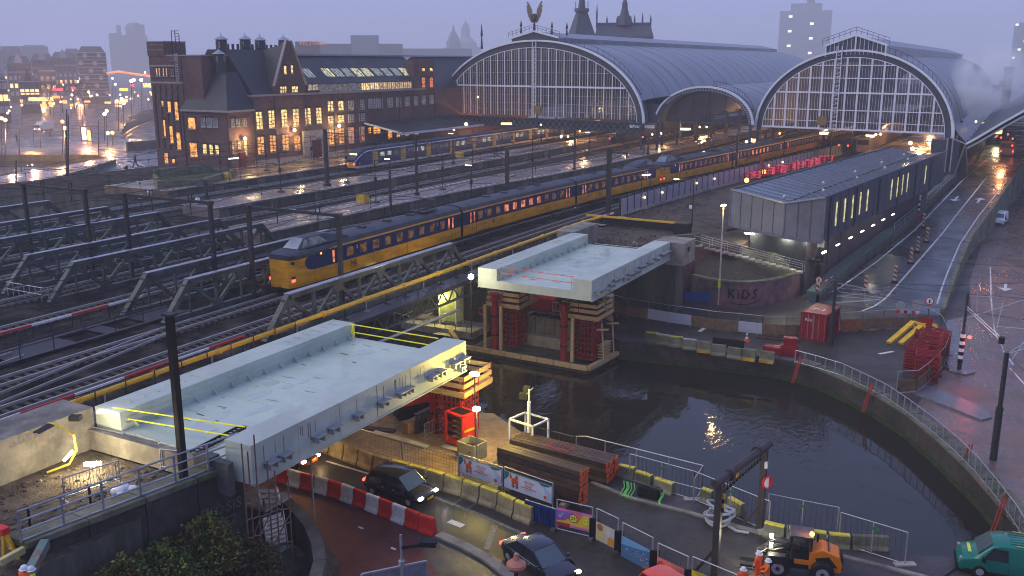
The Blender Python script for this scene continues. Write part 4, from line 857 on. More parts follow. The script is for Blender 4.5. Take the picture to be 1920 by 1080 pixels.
# ---------------- brick station building ----------------
def ray(px,py):
    a=(px-960)/F;b=(py-540)/F;fw=math.cos(PT)-b*math.sin(PT); dn=math.sin(PT)+b*math.cos(PT)
    return Vector((a*math.cos(AZ)-fw*math.sin(AZ), a*math.sin(AZ)+fw*math.cos(AZ), -dn))
CO=Vector((0,0,CH))
def onX(px,py,x): r=ray(px,py); return CO+r*(x/r.x)
def onY(px,py,y): r=ray(px,py); return CO+r*(y/r.y)
def atD(px,py,D): r=ray(px,py); return CO+r*(D/math.hypot(r.x,r.y))
sb=thing('station_building','long brown brick station building with lit windows and slate roofs behind the platforms','building',(-116,111,0))
def pitched(mb,x0,x1,y0,y1,z0,zr_,m=0):
    xm=(x0+x1)/2
    mb.add([(x1,y0,z0),(x1,y1,z0),(xm,y1,zr_),(xm,y0,zr_),(x0,y0,z0),(x0,y1,z0)],[(0,1,2,3),(3,2,5,4),(0,3,4),(1,5,2),(0,4,5,1)],m)
MB().bx(-127,-112,116.7,215,0,17.7).build('wall',brickm,sb)
MB().bx(-121.8,-112.02,111.2,116.68,0,15.5).build('pavilion_wall',brickm,sb)
MB().bx(-129.2,-121.82,111.5,122,0,24.1).bx(-121.82,-117.3,111.6,122,15,24.1).build('stair_tower',brickm,sb)
MB().bx(-129.3,-125.3,111.4,116,24.1,26.3).build('tower_top',brickm,sb)
MB().bx(-129.25,-125.25,111.3,116.1,26.3,26.5).bx(-125.2,-117.2,111.5,122.1,24.1,24.3).build('parapet_cap',stone,sb)
for z in (19.7,22.4): MB().bx(-129.26,-121.7 if z<20 else -123.2,111.44,111.52,z,z+.28).build('stone_band',stone,sb)
for z in (20.8,23.3,25,25.8): MB().bx(-129.26 if z>24.5 else -124.4,-125.3 if z>24.5 else -122.6,111.34,111.52,z,z+.2).build('stone_band',M('dull_stone',(.2,.16,.14),.7),sb)
for k in range(5): MB().bx(-128.6+k*1.35,-128.35+k*1.35,111.4,111.56,9,19.4).build('pilaster',brickd,sb)
# pavilion roof
def hip(name,x0,x1,y0,y1,z0,z1,rx0,rx1,ry0,ry1,mat=slate,o=.35):
    MB().add([(x0-o,y0-o,z0),(x1+o,y0-o,z0),(x1+o,y1+o,z0),(x0-o,y1+o,z0),(rx0,ry0,z1),(rx1,ry0,z1),(rx1,ry1,z1),(rx0,ry1,z1)],[(0,1,5,4),(1,2,6,5),(2,3,7,6),(3,0,4,7),(4,5,6,7),(3,2,1,0)]).build(name,mat,sb)
MB().bx(-122.2,-111.6,110.8,117,15.3,15.62).build('cornice',stone,sb)
hip('pavilion_roof',-121.8,-112,111.2,116.7,15.6,21.4,-119.3,-114.2,113.6,116.2)
MB().bx(-119.4,-114.1,113.5,116.3,21.4,21.55).build('ridge_cap',slate,sb)
def turret(x,y,z0,z1,r):
    MB().lathe((x,y,0),[(r,z0),(r*.92,z1-.75),(r*.92,z1-.7)],8).build('vent_turret',slate,sb)
    MB().lathe((x,y,0),[(r*1.3,z1-.7),(.06,z1),(.04,z1+.4)],8).build('turret_cap',M('lead_cap',(.3,.32,.4),.4),sb)
    for a in range(4): MB().box((x+r*.93*math.cos(a*math.pi/2+.4),y+r*.93*math.sin(a*math.pi/2+.4),z1-1.5),(.16,.16,1.)).build('louvre',stone,sb)
turret(-116.2,114.4,20.4,25.1,.85)
# main roofs
MB().bx(-127.3,-111.7,116.5,133,17.6,17.9).build('cornice',stone,sb)
MB().add([(-111.9,117,17.9),(-111.9,134,17.9),(-117.6,134,25.2),(-117.6,117.2,25.2),(-127,134,17.9),(-127,117,17.9),(-121.6,134,25.2),(-121.6,117.2,25.2)],[(0,1,2,3),(3,2,6,7),(7,6,4,5),(0,3,7,5),(1,4,6,2)]).build('tall_roof',slate,sb)
for px,pt in ((414,66),(459,66),(487,68),(531,68)):
    p=onX(px,pt,-118.4); turret(-118.4,p.y,24.6,p.z,.95)
for k in range(12):
    MB().tube((-118.2,118.5+k*1.15,25.2),(-118.2,118.5+k*1.15,26.1),.22,8).build('chimney_pot',slate,sb)
ga=[(122.1,17.9),(129.8,17.9),(129.8,19.2),(126.6,26.6),(125.5,26.6),(122.1,19.2)]
MB().ext(ga,(-112.35,0,0),(0,1,0),(0,0,1),(.6,0,0)).build('gable',brickm,sb)
MB().add([(-112.3,122.1,19.),(-112.3,126,26.2),(-119,126,24.9),(-117,122.1,19)],[(0,1,2,3)]).add([(-112.3,129.8,19.),(-112.3,126,26.2),(-119,126,24.9),(-117,129.8,19)],[(0,1,2,3)]).build('gable_roof',slate,sb)
for s in (0,1):
    a=(-111.7,121.9 if s==0 else 130,19.3);b=(-111.7,125.4 if s==0 else 126.6,26.7); MB().beam(a,b,.5,.22).build('gable_coping',stone,sb)
MB().bx(-127.2,-111.55,130,167.4,17.55,17.85).build('cornice',stone,sb)
MB().bx(-126,-112.25,130.2,167,17.85,19.45).build('attic_wall',brickd,sb)
MB().add([(-111.6,130,19.4),(-111.6,168,19.4),(-117.5,168,24.3),(-117.5,130,24.3),(-121,168,24.3),(-121,130,24.3),(-127,168,19),(-127,130,19)],[(0,1,2,3),(3,2,4,5),(5,4,6,7),(0,3,5,7),(1,6,4,2)]).build('long_roof',slate,sb)
MB().bx(-117.9,-117.1,130,215,24.3,24.6).build('ridge_walkway',M('lead_cap'),sb)
MB().add([(-112.2,171,17.7),(-112.2,215,17.7),(-117.5,215,24.3),(-117.5,171,24.3),(-127,215,17.7),(-127,171,17.7)],[(0,1,2,3),(3,2,4,5),(0,3,5)]).build('rear_roof',slate,sb)
MB().bx(-113.5,-111.7,163.4,171,17.7,23.6).build('stair_bay',brickm,sb)
def frame(rect,axis,c,nx,nz,mat,par,w=.09):
    "window bars on a plane: axis 'x' plane x=c, a runs along y; axis 'y' plane y=c, a runs along x"
    a0,a1,z0,z1=rect;m=MB();o=.05 if axis=='x' else -.05
    def bar(p0,p1,q0,q1):
        if axis=='x': m.bx(min(c,c+o),max(c,c+o),p0,p1,q0,q1)
        else: m.bx(p0,p1,min(c,c+o),max(c,c+o),q0,q1)
    for i in range(nx+1): x=a0+(a1-a0)*i/nx; bar(x-w/2,x+w/2,z0,z1)
    for i in range(nz+1): z=z0+(z1-z0)*i/nz; bar(a0,a1,z-w/2,z+w/2)
    return m.build('frame',mat,par)
def winpx(X0,Y0,X1,Y1,mat,ox,oy,s,plane,c,nx=2,nz=3,fm=None,par=None):
    p0=(ox+X0/s,oy+Y0/s);p1=(ox+X1/s,oy+Y1/s);fn=onX if plane=='x' else onY;mid=(p0[0]+p1[0])/2
    a=fn(p0[0],(p0[1]+p1[1])/2,c);b=fn(p1[0],(p0[1]+p1[1])/2,c);t=fn(mid,p0[1],c);u=fn(mid,p1[1],c)
    if plane=='x': r=(a.y,b.y,u.z,t.z)
    else: r=(a.x,b.x,u.z,t.z)
    return window(r,mat,plane,c,nx,nz,fm,par)
def window(r,mat,plane,c,nx=2,nz=3,fm=None,par=None):
    par=par or sb
    m=MB()
    if plane=='x': m.bx(c-.02,c+.02,r[0],r[1],r[2],r[3])
    else: m.bx(r[0],r[1],c-.02,c+.02,r[2],r[3])
    w=m.build('window',mat,par); WL[w.name]=wloc(par)
    frame(r,plane,c+(.02 if plane=='x' else -.02),nx,nz,fm or M('window_bars',(.10,.08,.07),.5),w)
    q=MB();d=.12
    if plane=='x': q.bx(c-.02,c+.14,r[0]-.12,r[1]+.12,r[2]-.16,r[2]-.02)
    else: q.bx(r[0]-.12,r[1]+.12,c-.14,c+.02,r[2]-.16,r[2]-.02)
    q.build('sill',stone,w); q=MB()
    if plane=='x': q.bx(c-.02,c+.1,r[0]-.16,r[1]+.16,r[3]+.02,r[3]+.24)
    else: q.bx(r[0]-.16,r[1]+.16,c-.1,c+.02,r[3]+.02,r[3]+.24)
    q.build('lintel',brickd,w); return w
W4=lambda l,mat,pl,c,nx=2,nz=3,fm=None: [winpx(*r,mat,270,180,4.267,pl,c,nx,nz,fm) for r in l]
W4([(895,125,948,265),(995,115,1045,255),(1097,107,1145,243),(1190,102,1238,237),(1287,95,1333,228),(1376,92,1420,220)],litw,'x',-111.97,2,5)
W4([(1468,40,1515,120),(1552,38,1595,115),(1468,160,1515,217),(1552,153,1597,207)],litw,'x',-111.97,2,3)
whf=M('white_window_frame',(.5,.48,.47),.5)
W4([(1635,35,1675,110),(1720,28,1760,105),(1635,145,1678,205),(1722,140,1765,195)],dimw,'x',-111.97,3,4,whf)
W4([(907,325,960,465),(1005,312,1055,450),(1478,262,1520,392),(1560,258,1600,382)],lito,'x',-111.97,2,5)
W4([(1105,310,1157,432),(1200,315,1250,430)],lito,'x',-111.97,2,5)
W4([(1637,250,1677,375),(1725,245,1762,365)],litr,'x',-111.97,3,5,whf)
W4([(697,182,718,243),(738,182,762,240),(790,180,815,238)],dimw,'x',-111.97,2,3,whf)
W4([(705,370,720,455),(750,365,777,423),(800,355,825,475)],litw,'x',-111.97,1,3)
W4([(353,172,413,262),(368,373,428,487)],lito,'y',111.17,1,1)
W4([(460,175,490,245),(505,178,545,248),(555,180,590,248)],dimw,'y',111.17,1,1,whf)
W4([(472,385,505,465),(525,388,555,467),(572,390,602,467)],litw,'y',111.17,1,2)
W4([(133,38,160,78),(190,42,218,130),(247,45,277,190),(147,190,175,325),(205,240,235,377),(263,290,297,428),(165,455,195,540),(225,503,250,535)],lito,'y',111.47,1,1)
for r in ((130,450,150,535),(160,450,178,535),(205,450,222,535),(238,450,255,535)): winpx(*r,M('pale_lit',(.1,.1,.1),.3,emit=(1,.6,.35),es=.7,evar=.5,bump=0),270,50,5.806,'y',111.42,1,1)
for r in ((290,450,305,535),(310,450,325,535)): winpx(*r,dimw,270,50,5.806,'y',111.42,1,1)
for r in ((1480,650,1550,720),(1608,648,1675,715)): winpx(*r,litw,270,50,5.806,'x',-111.7,3,2)
for r in ((1520,425,1550,515),(1595,420,1622,510)): winpx(*r,litw,270,50,5.806,'x',-111.7,1,2)
W5=lambda l,mat,c=-111.97,nx=3,nz=4,fm=None: [winpx(*r,mat,550,80,5.483,'x',c,nx,nz,fm) for r in l]
W5([(772,575,805,668),(815,575,870,668),(880,575,915,668),(968,565,1018,660),(1058,560,1105,655),(1145,555,1190,648),(1238,550,1280,640),(1320,545,1360,630),(1400,540,1440,625)],dimw,fm=whf)
W5([(770,870,800,935),(820,865,895,935),(970,900,1015,985),(1060,893,1100,970),(1150,890,1190,955),(1240,870,1280,950)],lito,nx=2,nz=3)
W5([(1320,355,1355,460),(1400,355,1435,460)],litr,-111.68,1,3); W5([(1320,262,1350,290),(1400,258,1432,290)],litw,-111.68,1,1)
# ribbon window under the long roof
y=131.;k=0
while y<166:
    mt=(litw if 146<y<151 else M('ribbon_warm',(.1,.1,.1),.3,emit=(1,.68,.38),es=.75,evar=.8,bump=0)) if y>146 or y<133 else M('ribbon_cool',(.05,.055,.06),.2,emit=(.75,.68,.6),es=.22,evar=.9,bump=0)
    window((y,y+1.25,17.95,19.3),mt,'x',-112.22,2,1,whf); y+=1.4;k+=1
# skylights in the long roof
sl_=Vector((-5.9,0,4.9)).normalized();nrm=Vector((4.9,0,5.9)).normalized()
def skyl(y,w,t0,t1,mat,base=(-111.6,19.4),lean=0.):
    b=Vector((base[0],y,base[1]))+nrm*.09;p=b+sl_*t0;q=b+sl_*t1+Vector((0,lean,0));wv=Vector((0,w,0))
    m=MB().add([p,p+wv,q+wv,q,p-nrm*.1,p+wv-nrm*.1,q+wv-nrm*.1,q-nrm*.1],[(0,1,2,3),(0,1,5,4),(1,2,6,5),(2,3,7,6),(3,0,4,7)]).build('skylight',mat,sb)
    f_=MB()
    for i in range(4): f_.beam(p+wv*i/3+nrm*.03,q+wv*i/3+nrm*.03,.07,.05)
    f_.beam(p+nrm*.03,p+wv+nrm*.03,.08,.05).beam(q+nrm*.03,q+wv+nrm*.03,.08,.05); WL[m.name]=wloc(sb); f_.build('frame',blackm,m)
sk_c=M('skylight_cool',(.2,.22,.22),.15,emit=(.7,.78,.7),es=.4,evar=.8,bump=0);sk_w=M('skylight_warm',(.2,.22,.2),.15,emit=(.95,.9,.5),es=.85,evar=.8,bump=0)
for yy,mt in ((132,sk_c),(137.5,sk_w),(140.3,sk_c),(143.2,sk_c),(146.3,sk_w),(149.3,sk_w),(152.6,sk_c),(155.7,sk_c),(158.9,sk_c),(162,sk_w)): skyl(yy,2.2,1.7,4.0,mt)
for k in range(6): skyl(172.5+k*3.6,1.8,1.0,6.3,sk_c if k%3 else sk_w,(-112.2,17.8))
skyl(119,1.2,2,3.4,slate,(-112,18))
for y in (116.8,122,130,137.5,145.2,152.2,158.3,163.3,171.2): MB().tube((-111.86,y,6.4),(-111.86,y,17.5),.09,8).build('downpipe',steel,sb)
MB().tube((-121.9,111.1,6),(-121.9,111.1,15.3),.1,8).tube((-112,111.1,6),(-112,111.1,15.3),.1,8).build('downpipe',steel,sb)
MB().bx(-111.98,-111.6,128.6,135.4,6.4,11.3).build('stone_portal',stone,sb);MB().bx(-111.6,-111.55,130.7,133.2,6.4,9.6).build('door',M('maroon_door',(.10,.02,.025),.5),sb)
MB().bx(-111.98,-111.75,113.1,114.4,6.4,8.8).build('door',MATS['maroon_door'],sb)
MB().bx(-111.99,-111.85,116.7,215,6.4,7.1).build('plinth',stone,sb)
for px,py in ((459.4,259.7),(552,244),(636,236)):
    p=onX(px,py,-111.2); MB().ball(p,.26,8).build('wall_lamp',glow_w,sb); MB().beam(p,(-112,p.y,p.z),.06,.06).build('lamp_arm',steel,sb); lamp(p+Vector((.7,0,-.1)),900,(1,.7,.3),.2)
ld2=MB()
for dy in (0,.6): ld2.tube((-122.8+dy,111.2,19.9),(-122.8+dy,111.2,24.6),.05,5)
for k in range(12): ld2.tube((-122.8,111.2,20.1+k*.38),(-122.2,111.2,20.1+k*.38),.035,5)
ld2.build('roof_ladder',galv,sb)
mq=MB()
for x in (-125.1,-124.3,-123.4): mq.tube((x,113,24.2),(x,113,28.2 if x<-124 else 27.6),.07,5)
for k in range(7): mq.tube((-124.3,113,25+k*.45),(-123.4,113,25+k*.45),.04,5)
mq.tube((-125.1,113,28.1),(-123.4,113,28.1),.05,5).build('roof_mast',steel,sb)
# canopy over platform
cn=thing('platform_canopy','dark sloping platform canopy with pale edge in front of the brick building','canopy',(-110,140,6.4))
MB().prism([(-111.9,146.5),(-103.2,146.5),(-103.2,177),(-111.9,177)],[11.6,9.9,9.9,11.6],[11.8,10.1,10.1,11.8]).build('roof',slate,cn)
MB().bx(-103.2,-103.05,146.4,177,9.75,10.2).build('fascia',white,cn);MB().beam((-111.9,146.45,11.75),(-103.1,146.45,10.05),.12,.35).build('fascia',white,cn)
for k in range(5): MB().tube((-104,148+k*6.5,6.4),(-104,148+k*6.5,9.9),.12,8).build('column',steel,cn)
# planter walls at the end of the platform
pw=thing('planter','concrete walled grass patch at the end of the platform below the brick tower','planter',(-108,95,5))
def pl(a,b,z0,z1,th=.45): MB().beam((a[0],a[1],(z0+z1)/2),(b[0],b[1],(z0+z1)/2),th,z1-z0).build('wall',concm,pw)
q=[G(283,308,8),G(405,302,8),G(500,307,7.4)];
P0=(-110.5,94.5);P1=(-108.5,103.8);P2=(-104.6,104.6);P3=(-99.8,93.5);P4=(-103.5,89.2)
for a,b in ((P0,P1),(P1,P2),(P2,P3),(P3,P4),(P4,P0)): pl(a,b,5,8.0 if (a,b)==(P0,P1) else 7.3)
MB().prism([P0,P1,P2,P3,P4],5,6.9).build('lawn',grass,pw)
# ---------------- train halls ----------------
roofm=bpy.data.materials.new('hall_roof_metal'); roofm.use_nodes=True; n=roofm.node_tree.nodes; L=roofm.node_tree.links; b=n['Principled BSDF']
b.inputs['Roughness'].default_value=.33;b.inputs['Metallic'].default_value=.1
geo=n.new('ShaderNodeNewGeometry');no=n.new('ShaderNodeTexNoise');no.inputs['Scale'].default_value=.25;no.inputs['Detail'].default_value=7
mp=n.new('ShaderNodeMapping');mp.inputs['Scale'].default_value=(.35,1.6,.35);L.new(geo.outputs['Position'],mp.inputs['Vector']);L.new(mp.outputs[0],no.inputs['Vector'])
cr=n.new('ShaderNodeValToRGB');cr.color_ramp.elements[0].position=.35;cr.color_ramp.elements[1].position=.68;cr.color_ramp.elements[0].color=(.10,.11,.14,1);cr.color_ramp.elements[1].color=(.19,.205,.24,1);L.new(no.outputs['Fac'],cr.inputs[0]);L.new(cr.outputs[0],b.inputs['Base Color'])
ringm=M('hall_ring_steel',(.055,.06,.08),.5,var=.2); hwhite=M('hall_white_steel',(.74,.76,.80),.4,var=.1,bump=0)
def hall(label,A,B,zb,c,a,rise,lant,L_,name,zin,ztr,strong,fine,base_truss,ringw=1.55,glazed=True,p=.5,vis=.5):
    A=Vector((*A,0));B=Vector((*B,0));u=(B-A).normalized();nn=Vector((u.y,-u.x,0))*1.
    if nn.y>0: nn=-nn
    t=thing('train_hall',label,'train hall',(A.x,A.y,0))
    def z(tt,a_=a,r_=rise,zb_=zb):
        q=1-((tt-c)/a_)**2
        return zb_+r_*max(0,q)**p
    def W(tt,zz,o=0,back=0): v=A+u*tt+nn*o; return (v.x,v.y+back,zz)
    N=48;tt=[c-a*math.cos(math.pi*i/N) for i in range(N+1)]
    Z=[z(x) for x in tt]
    # roof shell: thick sheet
    step=[0,L_*.1,L_*.25,L_*.5,L_*.75,L_]
    MB().grid([[W(x,zz,0,bk) for x,zz in zip(tt,Z)] for bk in step]).build('roof_shell',roofm,t,smooth=True)
    MB().grid([[W(c+(x-c)*.985,zz-.5,0,bk) for x,zz in zip(tt,Z)] for bk in step]).build('inner_shell',ringm,t,smooth=True)
    k=0
    for bk in range(9,int(min(L_,200)),9):
        m=MB()
        for i in range(N): m.beam(Vector(W(tt[i],Z[i]-.02,0,bk)),Vector(W(tt[i+1],Z[i+1]-.02,0,bk)),.09,.1)
        m.build('roof_seam',ringm if k%2 else roofm,t); k+=1
    # front ring and white rim
    ti=[c-(a-ringw)*math.cos(math.pi*i/N) for i in range(N+1)];Zi=[zb+(rise-ringw*.9)*math.sin(math.pi*i/N)**(2*p) for i in range(N+1)]
    MB().grid([[W(x,zz,.05) for x,zz in zip(tt,Z)],[W(x,zz,.05) for x,zz in zip(ti,Zi)],[W(x,zz,-.5) for x,zz in zip(ti,Zi)]]).build('arch_rib',ringm,t)
    m=MB()
    for i in range(N): m.beam(Vector(W(tt[i],Z[i],.15)),Vector(W(tt[i+1],Z[i+1],.15)),.5,.34)
    m.build('white_rim',hwhite,t)
    m=MB()
    for i in range(N): m.beam(Vector(W(ti[i],Zi[i],.12)),Vector(W(ti[i+1],Zi[i+1],.12)),.12,.12)
    m.build('inner_rim',hwhite if glazed else ringm,t)
    if not glazed:
        m=MB()
        for i in range(N): m.beam(Vector(W(tt[i],Z[i]-.1,.1)),Vector(W(ti[min(N,i+1)],Zi[min(N,i+1)],.1)),.1,.1);m.beam(Vector(W(ti[i],Zi[i],.1)),Vector(W(tt[min(N,i+1)],Z[min(N,i+1)]-.1,.1)),.1,.1)
        m.build('arch_lattice',galv,t)
    def zi(x):
        q=1-((x-c)/(a-ringw))**2
        return zb+(rise-ringw*.9)*max(0,q)**p
    if glazed:
        g=[];xs=[x for x in ti if zi(x)>zin]; x0,x1=c-(a-ringw)*math.sqrt(max(0,1-((zin-zb)/(rise-ringw*.9))**(1/p))),c+(a-ringw)*math.sqrt(max(0,1-((zin-zb)/(rise-ringw*.9))**(1/p)))
        pts=[(x,zi(x)) for x in xs]
        MB().add([W(x0,zin,-.1)]+[W(x,zz,-.1) for x,zz in pts]+[W(x1,zin,-.1)],[tuple(range(len(pts)+2))]).build('glazing',hall_glass,t)
        ns=strong
        for i in range(1,ns):
            x=x0+(x1-x0)*i/ns
            if zi(x)-zin>.3: MB().beam(W(x,zin,.1),W(x,zi(x),.1),.18 if base_truss else .32,.2,up=(0,1,0)).build('glazing_bar',hwhite,t)
        m=MB()
        for i in range(1,ns*fine):
            if i%fine==0: continue
            x=x0+(x1-x0)*i/(ns*fine)
            if zi(x)-zin>.2: m.beam(W(x,zin,.02),W(x,zi(x),.02),.035,.06,up=(0,1,0))
        m.build('fine_bars',hwhite,t,kind='stuff')
        for zz,wd,mt in ztr:
            h=(a-ringw)*math.sqrt(max(0,1-max(0,(zz-zb)/(rise-ringw*.9))**(1/p)))
            MB().beam(W(c-h,zz,.14),W(c+h,zz,.14),wd,wd).build('transom',mt,t)
        # maintenance mast with ladder
        m=MB();x=c+(0.4 if base_truss else -2.5)
        for s in (-.45,.45): m.beam(W(x+s,zin-.2,.5),W(x+s,zb+rise-ringw+ (1.6 if base_truss else 2.),.5),.14,.14)
        for k in range(34): m.beam(W(x-.45,zin+k*(rise-ringw)/34,.5),W(x+.45,zin+(k+(.9 if k%2 else 0))*(rise-ringw)/34,.5),.06,.06)
        m.build('maintenance_mast',hwhite,t)
        MB().box(W(x+1.2 if base_truss else x-2,zin+1.4,.8),(1.4,.8,1.5)).build('maintenance_cradle',M('ochre_cradle',(.25,.17,.05),.5),t)
    else:
        MB().beam(W(c-a+.8,zb+.1,.1),W(c+a-.8,zb+.1,.1),.25,.25).build('tie_beam',ringm,t)
        pts=[(x,zz) for x,zz in zip(ti,Zi)]
        MB().add([W(x,zz,-3) for x,zz in pts],[tuple(range(len(pts)))]).build('dark_infill',hall_glass,t)
        for i in range(1,6): x=c-a+2*a*i/6; MB().beam(W(x,zb,-2.8),W(x,zi(x),-2.8),.12,.12,up=(0,1,0)).build('glazing_bar',ringm,t)
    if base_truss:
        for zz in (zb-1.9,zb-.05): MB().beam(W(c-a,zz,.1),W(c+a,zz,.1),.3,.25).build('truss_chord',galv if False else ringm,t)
        MB().add([W(c-a,zb-1.9,-.2),W(c+a,zb-1.9,-.2),W(c+a,zb,-.2),W(c-a,zb,-.2)],[(0,1,2,3)]).build('truss_backing',M('truss_shadow_plate',(.03,.03,.042),.6),t)  # added dark sheet standing for the shade behind the lattice
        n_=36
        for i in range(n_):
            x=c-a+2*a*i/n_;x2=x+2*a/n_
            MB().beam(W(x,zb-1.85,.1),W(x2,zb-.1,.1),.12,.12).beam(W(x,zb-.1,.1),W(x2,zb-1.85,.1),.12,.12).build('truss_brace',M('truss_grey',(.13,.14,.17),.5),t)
    # lantern along the ridge
    tl,tr,z0,z1,zm,gl=lant
    poly=[(tl,z0-1.5),(tl,z1),((tl+tr)/2,zm),(tr,z1),(tr,z0-1.5)]
    if zm>0:
        MB().add([W(x,zz,0) for x,zz in poly]+[W(x,zz,0,L_) for x,zz in poly],[(0,1,6,5),(1,2,7,6),(2,3,8,7),(3,4,9,8)]).build('ridge_lantern',roofm,t)
        MB().add([W(x,zz,.06) for x,zz in poly],[(0,1,2,3,4)]).build('lantern_front',ringm if not gl else hall_glass,t)
        m=MB();m.beam(W(tl-.3,z1,.2),W((tl+tr)/2,zm+.1,.2),.3,.35).beam(W((tl+tr)/2,zm+.1,.2),W(tr+.3,z1,.2),.3,.35)
        if gl:
            m.beam(W(tl,z0-.5,.2),W(tl,z1,.2),.25,.25,up=(0,1,0)).beam(W(tr,z0-.5,.2),W(tr,z1,.2),.25,.25,up=(0,1,0)).beam(W((tl+tr)/2,zb+rise,.2),W((tl+tr)/2,zm,.2),.25,.25,up=(0,1,0))
        m.build('lantern_edge',hwhite,t)
        if gl:
            m=MB()
            for i in range(1,14): x=tl+(tr-tl)*i/14; m.beam(W(x,z0-.2,.12),W(x,z1+(zm-z1)*(1-abs(2*i/14-1)),.12),.08,.08,up=(0,1,0))
            m.build('lantern_bars',hwhite,t)
        m=MB();pts=[W(tl-.6,z1+.2,.4),W((tl+tr)/2,zm+.4,.4),W(tr+.6,z1+.2,.4)]
        for hh in (.5,1.): m.pipe([Vector(q)+Vector((0,0,hh)) for q in pts],.04)
        for i in range(13):
            f_=i/12; q=Vector(pts[0]).lerp(Vector(pts[1]),f_*2) if f_<.5 else Vector(pts[1]).lerp(Vector(pts[2]),f_*2-1); m.tube(q,q+Vector((0,0,1)),.035,5)
        m.build('ridge_railing',steel,t)
    # stair rail following the right hand shoulder, set back
    m=MB();prev=None
    for i in range(int(N*.56),int(N*.93)):
        q=Vector(W(tt[i],Z[i]+.15,0,1.6)); m.tube(q,q+Vector((0,0,1.)),.035,5)
        if prev is not None: m.tube(prev,q,.06,5).tube(prev+Vector((0,0,1)),q+Vector((0,0,1)),.035,5)
        prev=q
    m.build('arch_stair_rail',steel,t)
    # columns
    for bk in range(0,150,12):
        for tx in (c-a+.5,c+a-.5): MB().tube(W(tx,5.2,0,bk),W(tx,zb,0,bk),.3,8).build('column',ringm,t)
    return t,W
H1,W1=hall('large left train hall with barrel roof, white glazing bars and a winged statue on top','-' and (-118,183),(-67,174),11.6,26.8,26.9,15.9,(20.9,32.9,27.2,28.0,29.3,False),190,'h1',12.1,((18.2,.34,hwhite),(14.7,.08,galv),(16.4,.05,galv),(21,.08,galv),(23.5,.08,galv),(13.2,.05,galv)),26,3,True)
H2,W2=hall('right train hall with broad white mullions and a glazed lantern','-' and (-44.5,177),(-12,172),10.9,17.4,17.2,14.2,(12.4,22.6,24.6,25.9,27.6,True),200,'h2',11.6,((17.9,.28,hwhite),(14.9,.16,hwhite),(12.9,.1,hwhite),(20.4,.16,hwhite),(22.6,.14,hwhite),(11.6,.3,hwhite)),15,4,False,ringw=1.3)
H3,W3=hall('small middle vault between the two large train halls','-' and (-63.8,176.5),(-44.4,175.6),11.8,9.7,9.7,6.8,(9,10,17,17.2,0,False),190,'h3',12,(),6,2,False,ringw=.9,glazed=False)
rf=thing('valley_roof','sloping grey roof strips with skylights between the train halls','roof',(-65,180,11))
MB().add([(-68.4,175,15.5),(-58,176,17.2),(-58,375,17.2),(-68.4,375,15.5)],[(0,1,2,3)]).build('slope',roofm,rf)
MB().add([(-68.2,176,11.6),(-63.4,176,11.6),(-61.5,176.2,15.2),(-68.2,176,15.4)],[(0,1,2,3)]).build('gusset_wall',ringm,rf)
for k in range(7): MB().add([(-67.2,178+k*7,15.85),(-60.2,178+k*7,17.05),(-60.2,184+k*7,17.05),(-67.2,184+k*7,15.85)],[(0,1,2,3)]).build('skylight',M('skylight_grey',(.22,.24,.30),.2,bump=0),rf)
MB().bx(-68.2,-63.2,174,174.4,10.6,11.2).build('gutter',white,rf)
# winged statue
st=thing('winged_statue','dark winged wheel statue with spread golden brown wings on top of the left hall','statue',W1(27,29.5,.2))
bp_=Vector(W1(27,29.6,.2));wing=M('wing_bronze',(.20,.15,.11),.5,metal=.3)
uu=Vector((.985,-.174,0))
MB().tube(bp_,bp_+Vector((0,0,1.5)),.3,8,.2).build('pedestal',steel,st)
m=MB()
for k in range(14):
    a=math.pi*2*k/14;b_=math.pi*2*(k+1)/14;m.beam(bp_+Vector((0,0,2.4))+uu*.55*math.cos(a)+Vector((0,0,.75*math.sin(a))),bp_+Vector((0,0,2.4))+uu*.55*math.cos(b_)+Vector((0,0,.75*math.sin(b_))),.35,.3)
m.ball(bp_+Vector((0,0,2.3)),.5,8,sz=1.3); m.build('wheel',steel,st)
tips=[(14.5,24),(15.5,18),(15,13),(14.5,9),(13,4),(11,1),(9,-3),(6,-6)]
for s in (-1,1):
    for k,(dx,dz) in enumerate(tips):
        f_=k/7; r0=bp_+uu*s*.13*(5.6-3.4*f_)+Vector((0,0,2.4+.13*(10-14*f_))); tip=bp_+uu*s*dx*.13+Vector((0,0,2.4+dz*.135))
        MB().beam(r0,tip,.08,.36,up=(0,0,1)).beam(r0.lerp(tip,.1),r0.lerp(tip,.75),.1,.5).build('feather',wing,st)
# roof equipment on hall 1 shoulder
for px,py,h in ((977,38,2.6),(1035,40,2.6),(1063,42,2.6),(903,45,5)):
    p=atD(px,py,200); MB().lathe((p.x,p.y,p.z-h),[(.3,0),(.12,h*.5),(.3,h*.55),(.05,h)],6).build('finial',steel,label='small dark roof finial '+{977:'left of the winged statue',1035:'just right of the winged statue',1063:'second to the right of the winged statue',903:'far left above the shoulder of the left hall'}[px],cat='finial')
